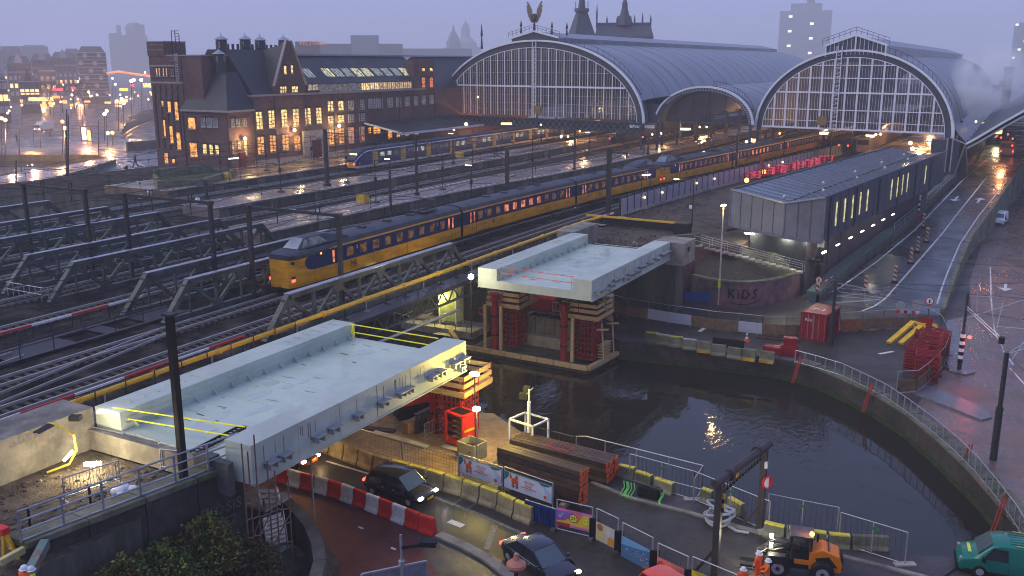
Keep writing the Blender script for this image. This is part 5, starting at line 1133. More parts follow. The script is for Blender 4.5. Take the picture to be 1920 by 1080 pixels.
# bus station roof
bs=thing('bus_station_roof','wide curved bus station roof rising to the right edge beside the ramp','roof',(-8,170,0))
BP=[(-8.3,10.1),(-6.8,11.1),(-5.3,12.2),(-3,13.9),(-.4,15.7),(2.5,17.4),(6,18.9),(10,19.8),(14,20),(20,19),(26,16),(30,12)]
ysb=[170,190,220,260,320,400]
MB().grid([[(x,y,z) for x,z in BP] for y in ysb]).build('roof_shell',roofm,bs,smooth=True)
MB().grid([[(x+.2,y+.3,z-.6) for x,z in BP] for y in ysb]).build('soffit',ringm,bs,smooth=True)
m=MB()
for a,b in zip(BP[:-1],BP[1:]): m.beam((a[0],169.9,a[1]),(b[0],169.9,b[1]),.4,.35)
m.build('white_rim',hwhite,bs)
m=MB()
for a,b in zip(BP[:-1],BP[1:]): m.beam((a[0]+.4,169.95,a[1]-.6),(b[0]+.4,169.95,b[1]-.6),.3,.3)
m.build('inner_rim',galv,bs)
for k in range(14):
    y=175+k*8;m=MB()
    for a,b in zip(BP[:6],BP[1:7]): m.beam((a[0],y,a[1]+.04),(b[0],y,b[1]+.04),.12,.1)
    m.build('roof_seam',ringm,bs)
MB().add([(-9.4,172,11.4),(-8.2,172,10.2),(-8.2,400,10.2),(-9.4,400,11.4)],[(0,1,2,3)]).add([(-11.8,172,14.5),(-9.4,172,11.4),(-9.4,400,11.4),(-11.8,400,14.5)],[(0,1,2,3)]).build('side_gutter_roof',roofm,bs)
m=MB()
for a,b in (((-10.6,169.5,11.2),(-8.2,169.7,10.2)),((-8.2,169.7,10.2),(-9.4,172,5)),((-8.2,169.7,10.2),(-7.6,174,5)),((-11,171,11),(-11,171,5.4)),((-10.2,171,11),(-10.2,171,5.4))): m.beam(a,b,.2,.2)
m.build('raking_column',galv,bs)
MB().bx(-13.5,-9.2,172,173,4.9,10.5).build('dark_side_box',clad,bs)
for k in range(8): MB().beam((-8.4,176+k*9,4.5),(-8.4,176+k*9,10.4),.4,.4).build('column',concd,bs)
MB().bx(-9.3,-8.7,174,330,3.5,9.8).build('side_wall',brickd,bs)
p=atD(1893,125,260);ch=MB().tube((p.x,p.y,5),p,1.0,12).tube(p,p+Vector((0,0,-1)),1.15,12).build('chimney',concd,label='dark round chimney rising behind the bus station roof',cat='chimney')
for px,py in ((1868,165),(1880,158),(1850,183),(1858,178)):
    q=atD(px,py,235);MB().box(q,(1.4,1.4,1.4)).build('roof_unit',brickd,bs)
# ---------------- grey hall beside the ramp ----------------
gb=thing('grey_hall','long dark grey clad building with butterfly roof and narrow lit windows beside the ramp','building',(-20,95,0))
FL=Vector((-25.4,93.2,0));FR=Vector((-15.9,91.6,0));BR=Vector((-9.6,149,0));BL=Vector((-17.6,153,0));VF=Vector((-19.6,91.2,0));VB=Vector((-13.6,150.5,0))
def lv(a,z): return (a.x,a.y,z)
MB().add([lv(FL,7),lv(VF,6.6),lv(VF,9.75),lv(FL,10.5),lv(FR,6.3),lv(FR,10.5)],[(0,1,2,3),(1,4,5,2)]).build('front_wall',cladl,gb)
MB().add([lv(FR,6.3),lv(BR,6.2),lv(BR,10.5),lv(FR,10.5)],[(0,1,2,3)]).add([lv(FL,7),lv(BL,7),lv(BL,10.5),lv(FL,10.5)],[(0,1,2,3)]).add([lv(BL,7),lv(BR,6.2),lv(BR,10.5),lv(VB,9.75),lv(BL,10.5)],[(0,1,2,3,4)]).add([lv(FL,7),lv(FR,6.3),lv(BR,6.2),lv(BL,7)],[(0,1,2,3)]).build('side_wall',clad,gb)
up=Vector((0,0,.06))
MB().add([lv(FL,10.56),lv(VF,9.8),lv(VB,9.8),lv(BL,10.56)],[(0,1,2,3)]).add([lv(VF,9.8),lv(FR,10.56),lv(BR,10.56),lv(VB,9.8)],[(0,1,2,3)]).build('roof',M('roof_sheet',(.105,.125,.155),.4,var=.12,scale=.6,bump=.05,wet=.15,dirt=(.09,.105,.13),dscale=.2),gb)
m=MB()
for i in range(30):
    f_=(i+.5)/30;a=Vector(lv(VF,9.84)).lerp(Vector(lv(VB,9.84)),f_);b=Vector(lv(VF,9.84)).lerp(Vector(lv(VB,9.84)),f_+.02);m.beam(a,b,.14,.05)
m.build('valley_gutter',blackm,gb)
for f_,i in [(k/34,k) for k in range(1,34)]:
    a=Vector(lv(FL,10.58)).lerp(Vector(lv(BL,10.58)),f_);b=Vector(lv(VF,9.83)).lerp(Vector(lv(VB,9.83)),f_);c=Vector(lv(FR,10.58)).lerp(Vector(lv(BR,10.58)),f_)
    MB().beam(a,b,.03,.03).beam(b,c,.03,.03).build('roof_seam',clad if i!=8 else blackm,gb)
for a,b in ((lv(FL,10.6),lv(VF,9.85)),(lv(VF,9.85),lv(FR,10.6)),(lv(FR,10.6),lv(BR,10.6)),(lv(FL,10.6),lv(BL,10.6))): MB().beam(a,b,.2,.14).build('edge_trim',galv if a[1]<94 and b[1]<94 else clad,gb)
MB().beam(lv(FL,7),lv(FL,10.6),.16,.16).beam(lv(FL,6.95),lv(VF,6.55),.22,.3).beam(lv(VF,6.55),lv(FR,6.25),.22,.3).beam(lv(FR,6.2),lv(FR,10.6),.22,.2).build('corner_trim',M('trim_grey',(.16,.165,.19),.4),gb)
for k in range(1,8):
    a=FL.lerp(VF,k/4.88) if k<5 else VF.lerp(FR,(k-4.88)/3.12)
    MB().beam((a.x,a.y-.03,6.95-.7*k/8),(a.x,a.y-.03,10.45-.75*(k/4.88 if k<5 else (8-k)/3.12)),.04,.03).build('panel_joint',clad,gb)
for f0 in (.065,.115,.165,.215,.265,.45,.50,.545,.59,.77):
    a=FR.lerp(BR,f0);b=FR.lerp(BR,f0+.009)
    MB().add([(a.x+.03,a.y,7.3),(b.x+.03,b.y,7.3),(b.x+.03,b.y,9.7),(a.x+.03,a.y,9.7)],[(0,1,2,3)]).build('lit_slot_window',M('slot_lit',(.1,.1,.08),.3,emit=(.95,.82,.35),es=.9,evar=.6,bump=0),gb)
for k in range(9):
    a=Vector(lv(VF,9.85)).lerp(Vector(lv(VB,9.85)),(k+.5)/9)+Vector(((.8 if k%2 else -1.1),0,.1));MB().lathe(a,[(.16,0),(.16,.16),(.05,.26)],8).build('roof_dome',whpl,gb)
for k in range(6):
    a=FR.lerp(BR,.03+k*.16);MB().tube((a.x+.07,a.y,6.3),(a.x+.07,a.y,10.4),.06,6).build('downpipe',steel,gb)
for k in range(1,22):
    a=FR.lerp(BR,k/22);MB().beam((a.x+.012,a.y,6.35),(a.x+.012,a.y,10.45),.02,.02).build('cladding_joint',blackm,gb)
# set back lower storey in dark brick with strip lamps
MB().add([(-23.8,95.6,-.1),(-17.9,94.9,-.1),(-17.9,94.9,6.4),(-23.8,95.6,6.9)],[(0,1,2,3)]).build('lower_wall',M('dark_timber_clad',(.04,.045,.055),.5),gb)
MB().add([(-17.9,94.9,-.1),(-11.6,149,-.1),(-11.6,149,6.3),(-17.9,94.9,6.3)],[(0,1,2,3)]).build('lower_side_wall',M('plum_wall',(.075,.055,.065),.6,var=.2),gb)
for p in [tuple(onY(x_,y_,94.9)) for x_,y_ in ((1405,438),(1475,445),(1514,448))]:
    MB().box(p,(1.0,.18,.1),R(-9)).build('strip_lamp',glow_b,gb); lamp((p[0],p[1]-.25,p[2]-.3),60,(.95,.97,.8),.3)
for k in range(7):
    f_=.01+k*.085; y=93.2+(149-93.2)*f_;x=-16.3+(5.7)*f_
    MB().box((x+.25,y,4.9),(.12,1.1,.1),R(-6)).build('strip_lamp',glow_w if k else glow_b,gb)
    if k%2==0 or k<3: lamp((x+.55,y,4.7),35,(1,.9,.7),.2)
    MB().box((x-1.35,y+3.6,2.6),(.35,.45,5.2)).build('pier',M('plum_wall'),gb)
# embankment slope and curved brick wall
QC=[G(1298,560,0),G(1340,570,0),G(1400,575,0),G(1460,566,0),G(1500,550,0),G(1528,528,0),G(1542,510,0)]
qw=thing('curved_brick_wall','low curved brick wall with black graffiti below the slope in front of the grey hall','wall',(QC[2].x,QC[2].y,0))
def crom(P,n):
    Q=[P[0]*2-P[1]]+P+[P[-1]*2-P[-2]];o=[]
    for i in range(1,len(Q)-2):
        for k in range(n):
            t=k/n;o.append(.5*((2*Q[i])+(Q[i+1]-Q[i-1])*t+(2*Q[i-1]-5*Q[i]+4*Q[i+1]-Q[i+2])*t*t+(3*Q[i]-Q[i-1]-3*Q[i+1]+Q[i+2])*t**3))
    return o+[P[-1]]
pts=crom(QC,5)
for a,b in zip(pts[:-1],pts[1:]):
    MB().beam(a+Vector((0,0,1.15)),b+Vector((0,0,1.15)),.5,2.5).build('wall_segment',M('graffiti_brick',(.20,.105,.10),.7,var=.3,scale=1.2,bump=.3,dirt=(.07,.055,.075),dscale=.5),qw)
    MB().beam(a+Vector((0,0,2.46)),b+Vector((0,0,2.46)),.62,.16).build('coping_stone',concm,qw)
ga_=G(1342,570,0);gb_=G(1398,575,0);gd=(gb_-ga_).normalized();gn=Vector((gd.y,-gd.x,0))
M('graffiti_black',(.01,.01,.012),.4)
def onwall(px):
    g=G(px,572,0);i=min(range(len(pts)-1),key=lambda k:((pts[k]+pts[k+1])/2-g).length);dd=(pts[i+1]-pts[i]).normalized();m_=(pts[i]+pts[i+1])/2;q_=m_+dd*(g-m_).dot(dd);return q_+Vector((dd.y,-dd.x,0))*.275,dd
for c_,px in zip('KiDS',(1372,1383,1393,1407)):
    q_,dd=onwall(px);text(c_,q_+Vector((0,0,1.25)),dd,(0,0,1),1.35,MATS['graffiti_black'],'graffiti',qw,sx=.85)
MB().pipe([onwall(x_)[0]+Vector((0,0,z)) for x_,z in ((1369,.45),(1380,.3),(1392,.25),(1402,.4),(1410,.6))],.04,5).build('graffiti_underline',MATS['graffiti_black'],qw)
top=[(-28.6,90.5),(-27,93.8),(-24.4,95),(-17,94.6)]
n_=len(pts);rows=[]
for j in range(6):
    f_=j/5;row=[]
    for i,p in enumerate(pts):
        g_=i/(n_-1); tx=-28.5+(-16.6+28.5)*g_;ty=91.5+(95-91.5)*min(1,g_*1.6); row.append((p.x+(tx-p.x)*f_,p.y+.2+(ty-p.y)*f_,2.3+(4.9-1.2*g_-2.3)*f_))
    rows.append(row)
MB().grid(rows).build('slope',M('slope_soil',(.06,.05,.042),.8,var=.5,scale=2.5,bump=.9,dirt=(.045,.055,.02),dscale=.9),kind='structure',smooth=True)
# stair on the slope
stt=thing('slope_stairs','narrow stone steps with handrail going down the slope under the grey hall','stairs',(-27,92,2))
A_=Vector((-28,90.6,5.1));B_=Vector((-17.6,92.5,2.9))
for k in range(16):
    p=A_.lerp(B_,(k+.5)/16); MB().box(p,(.62,.9,.15),R(10)).build('step',concl,stt)
for o in (-.5,.5):
    MB().tube(A_+Vector((0,o,1)),B_+Vector((0,o,1)),.03,6).tube(A_+Vector((0,o,.55)),B_+Vector((0,o,.55)),.025,6).build('handrail',galv,stt)
    for k in range(8): p=A_.lerp(B_,k/7)+Vector((0,o,0)); MB().tube(p,p+Vector((0,0,1)),.025,6).build('baluster',galv,stt)
MB().prism([(-30,88.8),(-29.4,88.5),(-27.6,90.8),(-28,91.4)],0,6.2).build('side_wall',concd,stt)
railing('ramp_railing','grey mesh railing along the upper ramp beside the grey hall',[(interp(LP,y)-.5,y,zr(y)+.8) for y in (124,135,150,165)],1.1,14,galv,rails=(1,.5),bars=.35)
# ---------------- white panel wall beside the train ----------------
hw=thing('noise_barrier','white panels between dark posts beside the yellow train','fence',(-41,108,5))
def hx(y): return TPATH['h'](y)+3.0
y=103.5
pan=None
while y<205:
    MB().beam((hx(y),y,5.2),(hx(y),y,7.5),.2,.2).build('post',steel,hw)
    MB().beam((hx(y)+.02,y+.2,6.25),(hx(y+2)+.02,y+1.85,6.25),.07,1.9).build('panel',M('panel_lilac',(.32,.32,.38),.4,var=.1),hw)
    MB().beam((hx(y)+.08,y+.1,5.25),(hx(y+2)+.08,y+1.95,5.25),.3,.35).build('plinth',concl,hw)
    y+=2.
# red lit crates beyond the grey hall
rb=thing('lit_crates','rows of crates glowing pink red behind the grey hall','crate stack',(-33,150,5.2),0)
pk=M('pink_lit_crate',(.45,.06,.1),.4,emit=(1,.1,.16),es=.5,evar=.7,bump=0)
for i in range(30):
    q=G(1398+(i%9)*7,338-(i%9)*2.2,5.3) if i<9 else G(1440+(i-9)*5.6,328-(i-9)*1.25,5.9)
    m=MB();a_=.42
    for sx in (-a_,a_):
        for sy in (-a_,a_): m.bx(sx-.09,sx+.09,sy-.09,sy+.09,0,1.1)
    for z in (0,.5,1.0): m.bx(-a_,a_,-a_-.05,-a_+.05,z,z+.1).bx(a_-.05,a_+.05,-a_,a_,z,z+.1)
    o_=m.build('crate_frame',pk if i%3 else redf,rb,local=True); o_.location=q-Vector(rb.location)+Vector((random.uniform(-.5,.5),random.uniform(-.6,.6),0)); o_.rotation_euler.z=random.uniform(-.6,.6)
for px,py in ((1400,338),(1432,322)): p=G(px,py,6.3); lamp(p,180,(1,.2,.08),.3); MB().ball(p,.35,8).build('hazard_lamp',glow_o,rb)
lamp(G(1470,318,7),200,(1,.15,.2),.4)
cr_=thing('mini_crane','small red knuckle boom crane behind the grey hall','crane',G(1432,330,5.2))
p=G(1432,330,5.2);MB().box(p+Vector((0,0,.6)),(1.2,2,1.2)).build('body',red,cr_);MB().beam(p+Vector((0,0,1.2)),p+Vector((-.9,.2,3.2)),.25,.3).beam(p+Vector((-.9,.2,3.2)),p+Vector((-3.,.2,2.6)),.2,.25).build('boom',red,cr_)
for px,py in ((1268,345),(1293,336),(1240,365),(1213,375),(1392,311),(1425,305)):
    q=G(px,py,6.3); MB().ball((hx(q.y)+.2,q.y,6.6),.13,6).build('site_lamp',glow_y,label={1268:'tiny warm lamp on the white panel wall, third from the left',1293:'tiny warm lamp on the white panel wall, fourth from the left',1240:'tiny warm lamp on the white panel wall, second from the left',1213:'tiny warm lamp at the left end of the white panel wall',1392:'tiny warm lamp on the panel wall left of the crates',1425:'tiny warm lamp on the panel wall above the crane'}[px],cat='lamp')
# ---------------- delineator posts on the ramp ----------------
def delineator(o,z=0):
    t=thing('delineator','x','beacon',(0,0,0))
    MB().box((0,0,.06),(.5,.32,.12)).build('foot',blackm,t,local=True)
    MB().box((0,0,.72),(.26,.05,1.15)).build('board',M('beacon_orange',(.72,.42,.26),.5,bump=0),t,local=True)
    for k in range(3):
        zc=.4+k*.33; MB().add([(-.13,-.03,zc),(.13,-.03,zc-.14),(.13,-.03,zc),(-.13,-.03,zc+.14)],[(0,1,2,3)]).build('stripe',M('beacon_dark',(.05,.03,.05),.5,bump=0),t,local=True)
    return t
dps=[(1531,565),(1622,550),(1677,530),(1707,495),(1720,473),(1737,455),(1731,427)]
wh_=['lowest of the row, by the striped barrier boards','second from the bottom of the ramp','third from the bottom of the ramp','fourth from the bottom of the ramp','fifth from the bottom of the ramp','sixth from the bottom, farthest right of the row','topmost of the row near the red sign post']
d0=delineator(0);d0.scale=(1.25,1.25,1.45)
for i,((px,py),l) in enumerate(zip(dps,wh_)):
    q=Gr(px,py); z=zr(q.y)+.02; lb='orange and black striped traffic beacon '+l
    if i==0: d0.location=(q.x,q.y,z);d0['label']=lb;d0['group']='striped beacons on the ramp'
    else: dup(d0,(q.x,q.y,z),random.uniform(-.3,.3),lb,'striped beacons on the ramp')
def roadsign(name,lab,p,h,r,face,ring,sym=None,polem=None,stripes=0,rz=0):
    t=thing(name,lab,'road sign',p,rz); MB().tube((0,0,0),(0,0,h),.05,8).build('pole',polem or galv,t,local=True)
    if stripes:
        for k in range(stripes): MB().tube((0,0,.3+k*.36),(0,0,.48+k*.36),.11,8).build('band',white if k%2==0 else blackm,t,local=True)
    MB().tube((0,-.06,h-r),(0,-.09,h-r),r,20).build('rim',ring,t,local=True); MB().tube((0,-.09,h-r),(0,-.1,h-r),r*.76,20).build('face',face,t,local=True)
    if sym: MB().ball((0,-.12,h-r+.12),.06,6).bx(-.06,.06,-.12,-.105,h-r-.2,h-r+.08).build('symbol',blackm,t,local=True)
    return t
sgr=M('sign_red',(.6,.02,.03),.4,bump=0)
roadsign('no_walking_sign','round red ringed no pedestrians sign at the foot of the ramp by the curved wall',G(1534,552,0),1.9,.38,white,sgr,True,rz=R(-10))
roadsign('no_walking_sign','round red ringed no pedestrians sign by the outer ramp wall',G(1740,596,0),2.0,.38,white,sgr,True,rz=R(-2))
roadsign('round_sign','round grey sign seen from the back behind the wooden fence',G(1686,602,0),1.9,.4,galv,galv,rz=R(-2))
p=G(1718,600,0);m=thing('square_sign','square sign with grey back beside the round one behind the fence','road sign',p);MB().tube(p,p+Vector((0,0,1.9)),.05,8).build('pole',galv,m);MB().box(p+Vector((0,-.05,1.5)),(.9,.06,.75)).build('plate',galv,m)
p=Gr(1721,410);m=thing('striped_post','black and white post with red sign box at the top of the beacon row','post',(p.x,p.y,zr(p.y)))
for k in range(8): MB().tube((p.x,p.y,zr(p.y)+k*.36),(p.x,p.y,zr(p.y)+k*.36+.36),.12,8).build('band',white if k%2 else blackm,m)
MB().box((p.x-.3,p.y,zr(p.y)+.4),(.9,.3,.9)).build('red_box',redpl,m);MB().ball((p.x,p.y,zr(p.y)+3.1),.2,8).build('cap',white,m)
def stripebar(lab,a,b,z,h=.28,n=6):
    a=Vector(a);b=Vector(b);t=thing('barrier_board',lab,'barrier',(a.x,a.y,0))
    for k in range(n): MB().beam(a.lerp(b,k/n)+Vector((0,0,z)),a.lerp(b,(k+1)/n)+Vector((0,0,z)),.05,h).build('board_segment',redpl if k%2==0 else white,t)
    for q in (a.lerp(b,.1),a.lerp(b,.9)): MB().tube(q,q+Vector((0,0,z)),.04,6).box(q+Vector((0,0,.05)),(.3,.7,.1)).build('leg',galv,t)
stripebar('red and white barrier board behind the wooden fence below the ramp',G(1678,600,0),G(1722,602,0),.8)
for z in (.45,.85,1.25): stripebar('red and white barrier board at the curved wall, '+{.45:'lowest',.85:'middle',1.25:'top'}[z]+' of three stacked boards',G(1539,553,0),G(1560,542,0),z,.25,4)
p=G(1531,545,0);m=thing('signal_mast','dark signal mast with small box at the corner of the grey hall','mast',p);MB().tube(p,p+Vector((0,0,6.4)),.12,8).build('pole',steel,m);MB().box(p+Vector((0,-.1,5.2)),(.8,.4,1.1)).build('display_box',galv,m);MB().box(p+Vector((0,-.1,1.6)),(.5,.4,2.2)).build('cabinet',blackm,m);MB().box(p+Vector((.1,-.1,3.4)),(.7,.4,.7)).build('signal_head',blackm,m)
# ---------------- site fence with wooden boards ----------------
def slats(par,a,b,z0,z1,mat,n=None,th=.05,nm='board'):
    a=Vector(a);b=Vector(b);L=(b-a).length;n=n or max(3,int(L/.2))
    for k in range(n):
        p=a.lerp(b,(k+.04)/n);q=a.lerp(b,(k+.96)/n); dz=random.uniform(-.03,.03); MB().beam((p.x,p.y,(z0+z1)/2+dz/2),(q.x,q.y,(z0+z1)/2+dz/2),th,z1-z0).build(nm,mat,par)
def fpanel(lab,a,b,kind,h=1.75,bh=.95,grp='fence panels around the quay works'):
    a=Vector(a);b=Vector(b);t=thing('site_fence_panel',lab,'fence panel',((a+b)/2),0,grp)
    for q in (a,b): MB().tube(q,q+Vector((0,0,h)),.035,6).build('post',galv,t)
    for z_ in (h,.15): MB().tube(a+Vector((0,0,z_)),b+Vector((0,0,z_)),.025,6).build('rail',galv,t)
    m=MB();n=int((b-a).length/.16)
    for i in range(1,n): q=a.lerp(b,i/n); m.beam(q+Vector((0,0,.15)),q+Vector((0,0,h)),.006,.006)
    for i in range(1,6): m.beam(a+Vector((0,0,.15+i*.26)),b+Vector((0,0,.15+i*.26)),.006,.006)
    m.build('mesh',steel,t,kind='stuff')
    d=(b-a).normalized();e=Vector((-d.y,d.x,0))
    MB().box(a+e*.0+Vector((0,0,.07)),(.3,.75,.14),math.atan2(d.y,d.x)).build('concrete_foot',concd,t)
    off=e*-.05
    if kind=='wood': slats(t,a+off,b+off,.12,.12+bh,wood)
    elif kind=='orange': slats(t,a+off,b+off,.05,.12+bh*1.05,orangew)
    elif kind=='white': MB().beam(a+off+Vector((0,0,.15+bh/2)),b+off+Vector((0,0,.15+bh/2)),.04,bh).build('white_sheet',M('hoarding_white',(.42,.44,.5),.4,var=.08),t)
    elif kind=='blue': MB().beam(a+off+Vector((0,0,.15+bh/2)),b+off+Vector((0,0,.15+bh/2)),.04,bh).build('blue_sheet',M('blue_sheet',(.02,.06,.2),.4),t)
    return t
FP=[(1134,582),(1176,594),(1215,600),(1254,607),(1296,613),(1340,620),(1384,624),(1428,629),(1472,631),(1512,630),(1548,626),(1574,622),(1614,620),(1655,617),(1703,616),(1738,612)]
KD=['wood','wood','white','white','wood','wood','white','wood','wood','wood','none','orange','wood','wood','wood']
for i in range(15):
    a=G(*FP[i]);b=G(*FP[i+1]);k=KD[i]
    fpanel('%s fence panel %s, %s from the left'%({'wood':'brown slatted wooden','white':'plain white sheeted','orange':'orange boarded','none':'open mesh'}[k],'in the row below the ramp' if i>8 else 'along the quay street',ORD[i]),a,b,k)
RPp=[(1738,612),(1762,628),(1772,648),(1776,668),(1768,690),(1755,705),(1738,722),(1718,738),(1680,740)]
for i in range(8):
    fpanel('mesh and wood fence panel curving round the red formwork stacks, %s from the top'%ORD[i],G(*RPp[i]),G(*RPp[i+1]),'none' if i<3 else 'wood',h=1.75)
fpanel('blue sheeted fence panel on the quay street under the brick wall, left piece',G(1228,560),G(1286,568),'blue',1.1,1.0); fpanel('blue sheeted fence panel beside the lamp post under the brick wall',G(1286,568),G(1346,570),'blue',1.1,1.0)
# ---------------- container, red frames, yellow frames ----------------
cn=thing('shipping_container','red steel container with white lettering by the tram mast','container',G(1528,645,0)); WL[cn.name]=G(1528,645,0)
A_=G(1500,634,0);B_=G(1546,642,0);d=(B_-A_).normalized();e=Vector((-d.y,d.x,0))
Lc=3.6;Hc=2.35
def cq(u_,v_,z): q=A_+d*u_+e*v_; return (q.x,q.y,z)
Wc=(B_-A_).length
MB().add([cq(0,0,.1),cq(Wc,0,.1),cq(Wc,Lc,.1),cq(0,Lc,.1),cq(0,0,Hc),cq(Wc,0,Hc),cq(Wc,Lc,Hc),cq(0,Lc,Hc)],[(3,2,1,0),(4,5,6,7),(0,1,5,4),(1,2,6,5),(2,3,7,6),(3,0,4,7)]).build('box',red,cn)
for u_ in (.03,.28,.48,.52,.72,.97): MB().beam(cq(Wc*u_,-.04,.15),cq(Wc*u_,-.04,Hc-.1),.05,.05).build('lock_rod',M('pinkish_steel',(.4,.2,.2),.4),cn)
for u_ in (.0,1.): MB().beam(cq(Wc*u_,-.02,.0),cq(Wc*u_,-.02,Hc),.12,.12).build('corner_post',red,cn)
for k in range(12): MB().beam(cq(Wc+.03,.2+k*.29,.25),cq(Wc+.03,.2+k*.29,Hc-.2),.06,.1).build('corrugation',red,cn)
for z in (.05,Hc): MB().beam(cq(0,-.03,z),cq(Wc,-.03,z),.1,.1).beam(cq(Wc,-.03,z),cq(Wc,Lc,z),.1,.1).build('edge_rail',red,cn)
text('P-I',Vector(cq(Wc*.45,1.5,Hc+.02)),d,e,1.0,white,'roof_lettering',cn,depth=.01); text('PSG',Vector(cq(Wc*.3,-.09,1.75)),d,(0,0,1),.34,white,'door_lettering',cn)  # container letters guessed, the actual ones are illegible
def skel(lab,c,s,rz,h,n,mat=redf,name='formwork_stack',grp='stacks of red formwork frames'):
    t=thing(name,lab,'formwork stack',c,rz,grp)
    for k in range(n+1):
        z=.08+h*k/n;m=MB()
        for sy in (-1,1): m.beam((-s[0]/2,sy*s[1]/2,z),(s[0]/2,sy*s[1]/2,z),.07,.09)
        for sx in (-1,1): m.beam((sx*s[0]/2,-s[1]/2,z),(sx*s[0]/2,s[1]/2,z),.07,.09)
        for q in (-.25,0,.25): m.beam((-s[0]/2,q*s[1],z),(s[0]/2,q*s[1],z),.05,.06)
        m.build('frame',mat,t,local=True)
    m=MB()
    for sx in (-1,1):
        for sy in (-1,1): m.beam((sx*s[0]/2,sy*s[1]/2,0),(sx*s[0]/2,sy*s[1]/2,h+.1),.09,.09)
        for k in range(n): m.beam((sx*s[0]/2,-s[1]/2,h*k/n),(sx*s[0]/2,s[1]/2,h*(k+1)/n),.05,.05)
    m.build('corner_posts',mat,t,local=True)
    return t
skel('tall red frame stack in front left, by the yellow frames',G(1718,690),(1.5,1.9),R(-5),1.8,8)
skel('tallest red frame stack in the middle of the fenced corner',G(1742,684),(1.4,2.6),R(-5),2.6,7)
skel('front red frame stack leaning against the curved fence',G(1735,712),(1.6,1.5),R(5),2.0,5)
skel('red frame stack behind the tallest one, next to the fence',G(1762,668),(1.2,1.6),R(0),1.9,6)
skel('small open red crate frame at the back of the fenced corner',G(1733,645),(1.5,1.3),R(0),1.0,2)
MB().box(G(1732,640)+Vector((0,.6,1.5)),(1.,.08,.9)).build('steel_board',red,label='upright red panel above the rear formwork crate',cat='panel')
yf=thing('support_frame','yellow steel frames stacked slanting beside the red formwork','frame',G(1690,650))
for k,(dx,dy) in enumerate(((0,0),(.9,.25))):
    a=G(1666,646)+Vector((dx,dy,.15));b=a+Vector((1.5,3.,1.3)); MB().beam(a,b,.45,.2).build('beam',M('frame_yellow',(.7,.42,.02),.4,var=.15),yf)
    MB().beam(b,b+Vector((.5,-1.2,-1.4)),.14,.14).beam(b,b+Vector((.9,-.3,-.1)),.16,.2).beam(b+Vector((.9,-.3,-.1)),b+Vector((1.3,-1.4,-1.4)),.14,.14).build('leg',MATS['frame_yellow'],yf)
# red boxes at the quay, cone, plates
def crate(lab,c,s,mat,rz=0,open_=True,grp=None,name='crate',cat='crate'):
    t=thing(name,lab,cat,c,rz,grp);x,y,h=s
    MB().bx(-x/2,x/2,-y/2,y/2,0,.08).build('base',mat,t,local=True)
    for sx in (-1,1): MB().bx(sx*x/2-.04,sx*x/2+.04,-y/2,y/2,0,h).build('side',mat,t,local=True)
    for sy in (-1,1): MB().bx(-x/2+.04,x/2-.04,sy*y/2-.04,sy*y/2+.04,0,h).build('end',mat,t,local=True)
    if not open_: MB().bx(-x/2,x/2,-y/2,y/2,h,h+.05).build('lid',mat,t,local=True)
    else:
        m=MB()
        for k in range(10): m.box((random.uniform(-.3,.3)*x,random.uniform(-.3,.3)*y,h*.55+random.random()*.15),(.6*x,.08,.08),random.random()*3)
        m.build('contents',timberd,t,local=True,kind='stuff')
    return t
crate('low red toolbox lid down near the end of the old concrete blocks',G(1450,662),(1.5,.9,.55),red,0,False)
crate('red box with smaller box on top by the quay railing',G(1480,665),(1.3,.9,.8),red,.1,False); crate('small red box standing on the larger red box by the quay railing',G(1480,665)+Vector((0,0,.86)),(1.,.7,.55),red,.2,False)
cone=thing('traffic_cone','orange and white traffic cone on the quay street','traffic cone',G(1400,640)); c=G(1400,640)
MB().box(c+Vector((0,0,.04)),(.5,.5,.08)).build('base',M('cone_orange',(.75,.12,.03),.5),cone)
for i,(r0,r1) in enumerate(((.17,.135),(.135,.10),(.10,.065),(.065,.03))): MB().lathe(c,[(r0,.08+i*.17),(r1,.25+i*.17)],12).build('band',white if i%2 else MATS['cone_orange'],cone)
plt=thing('ground_plates','dark steel road plates beside the red container','steel plate',G(1460,645))
for k in range(4): a=G(1418+k*4,633-k*1.2);b=G(1500+k*3,642-k*1.2); MB().beam(a+Vector((0,k*.5,.06)),b+Vector((0,k*.5,.06)),.55,.12).build('plate',timberd,plt)
# old concrete blocks on the far quay
obs=[(1223,637,'y'),(1243,641,'w'),(1267,645,'y'),(1293,650,'w'),(1320,655,'o'),(1347,661,'n'),(1377,667,'n'),(1403,670,'o'),(1438,674,'o')]
def cblock(lab,c,rz,kind,L_=1.15,grp='old concrete barrier blocks along the far quay',h=.9,mat=None,top=None):
    t=thing('concrete_barrier',lab,'concrete barrier',c,rz,grp)
    MB().ext([(-.32,0),(.32,0),(.32,.14),(.2,.3),(.13,h),(-.13,h),(-.2,.3),(-.32,.14)],(-L_/2,0,0),(0,1,0),(0,0,1),(L_,0,0)).build('block',mat or concm,t,local=True,bevel=.015)
    if top or kind in 'yw': MB().bx(-L_/2+.02,L_/2-.02,-.14,.14,h-.1,h+.006).build('painted_top',top or (M('chalk_yellow',(.5,.42,.05),.6,var=.4) if kind=='y' else concl),t,local=True)
    if kind=='o': MB().bx(-L_/2+.02,L_/2-.02,-.345,-.2,.0,.22).build('painted_foot',M('chalk_ochre',(.5,.3,.03),.6,var=.5),t,local=True)
    return t
for i,(x,y,k) in enumerate(obs):
    cblock({'y':'mossy concrete block with yellow painted top','w':'mossy concrete block with pale top','o':'mossy concrete block with ochre painted foot','n':'plain dark mossy concrete block'}[k]+', %s from the left on the far quay'%ORD[i],G(x,y+5),random.uniform(-.12,.12)+R(5),k)
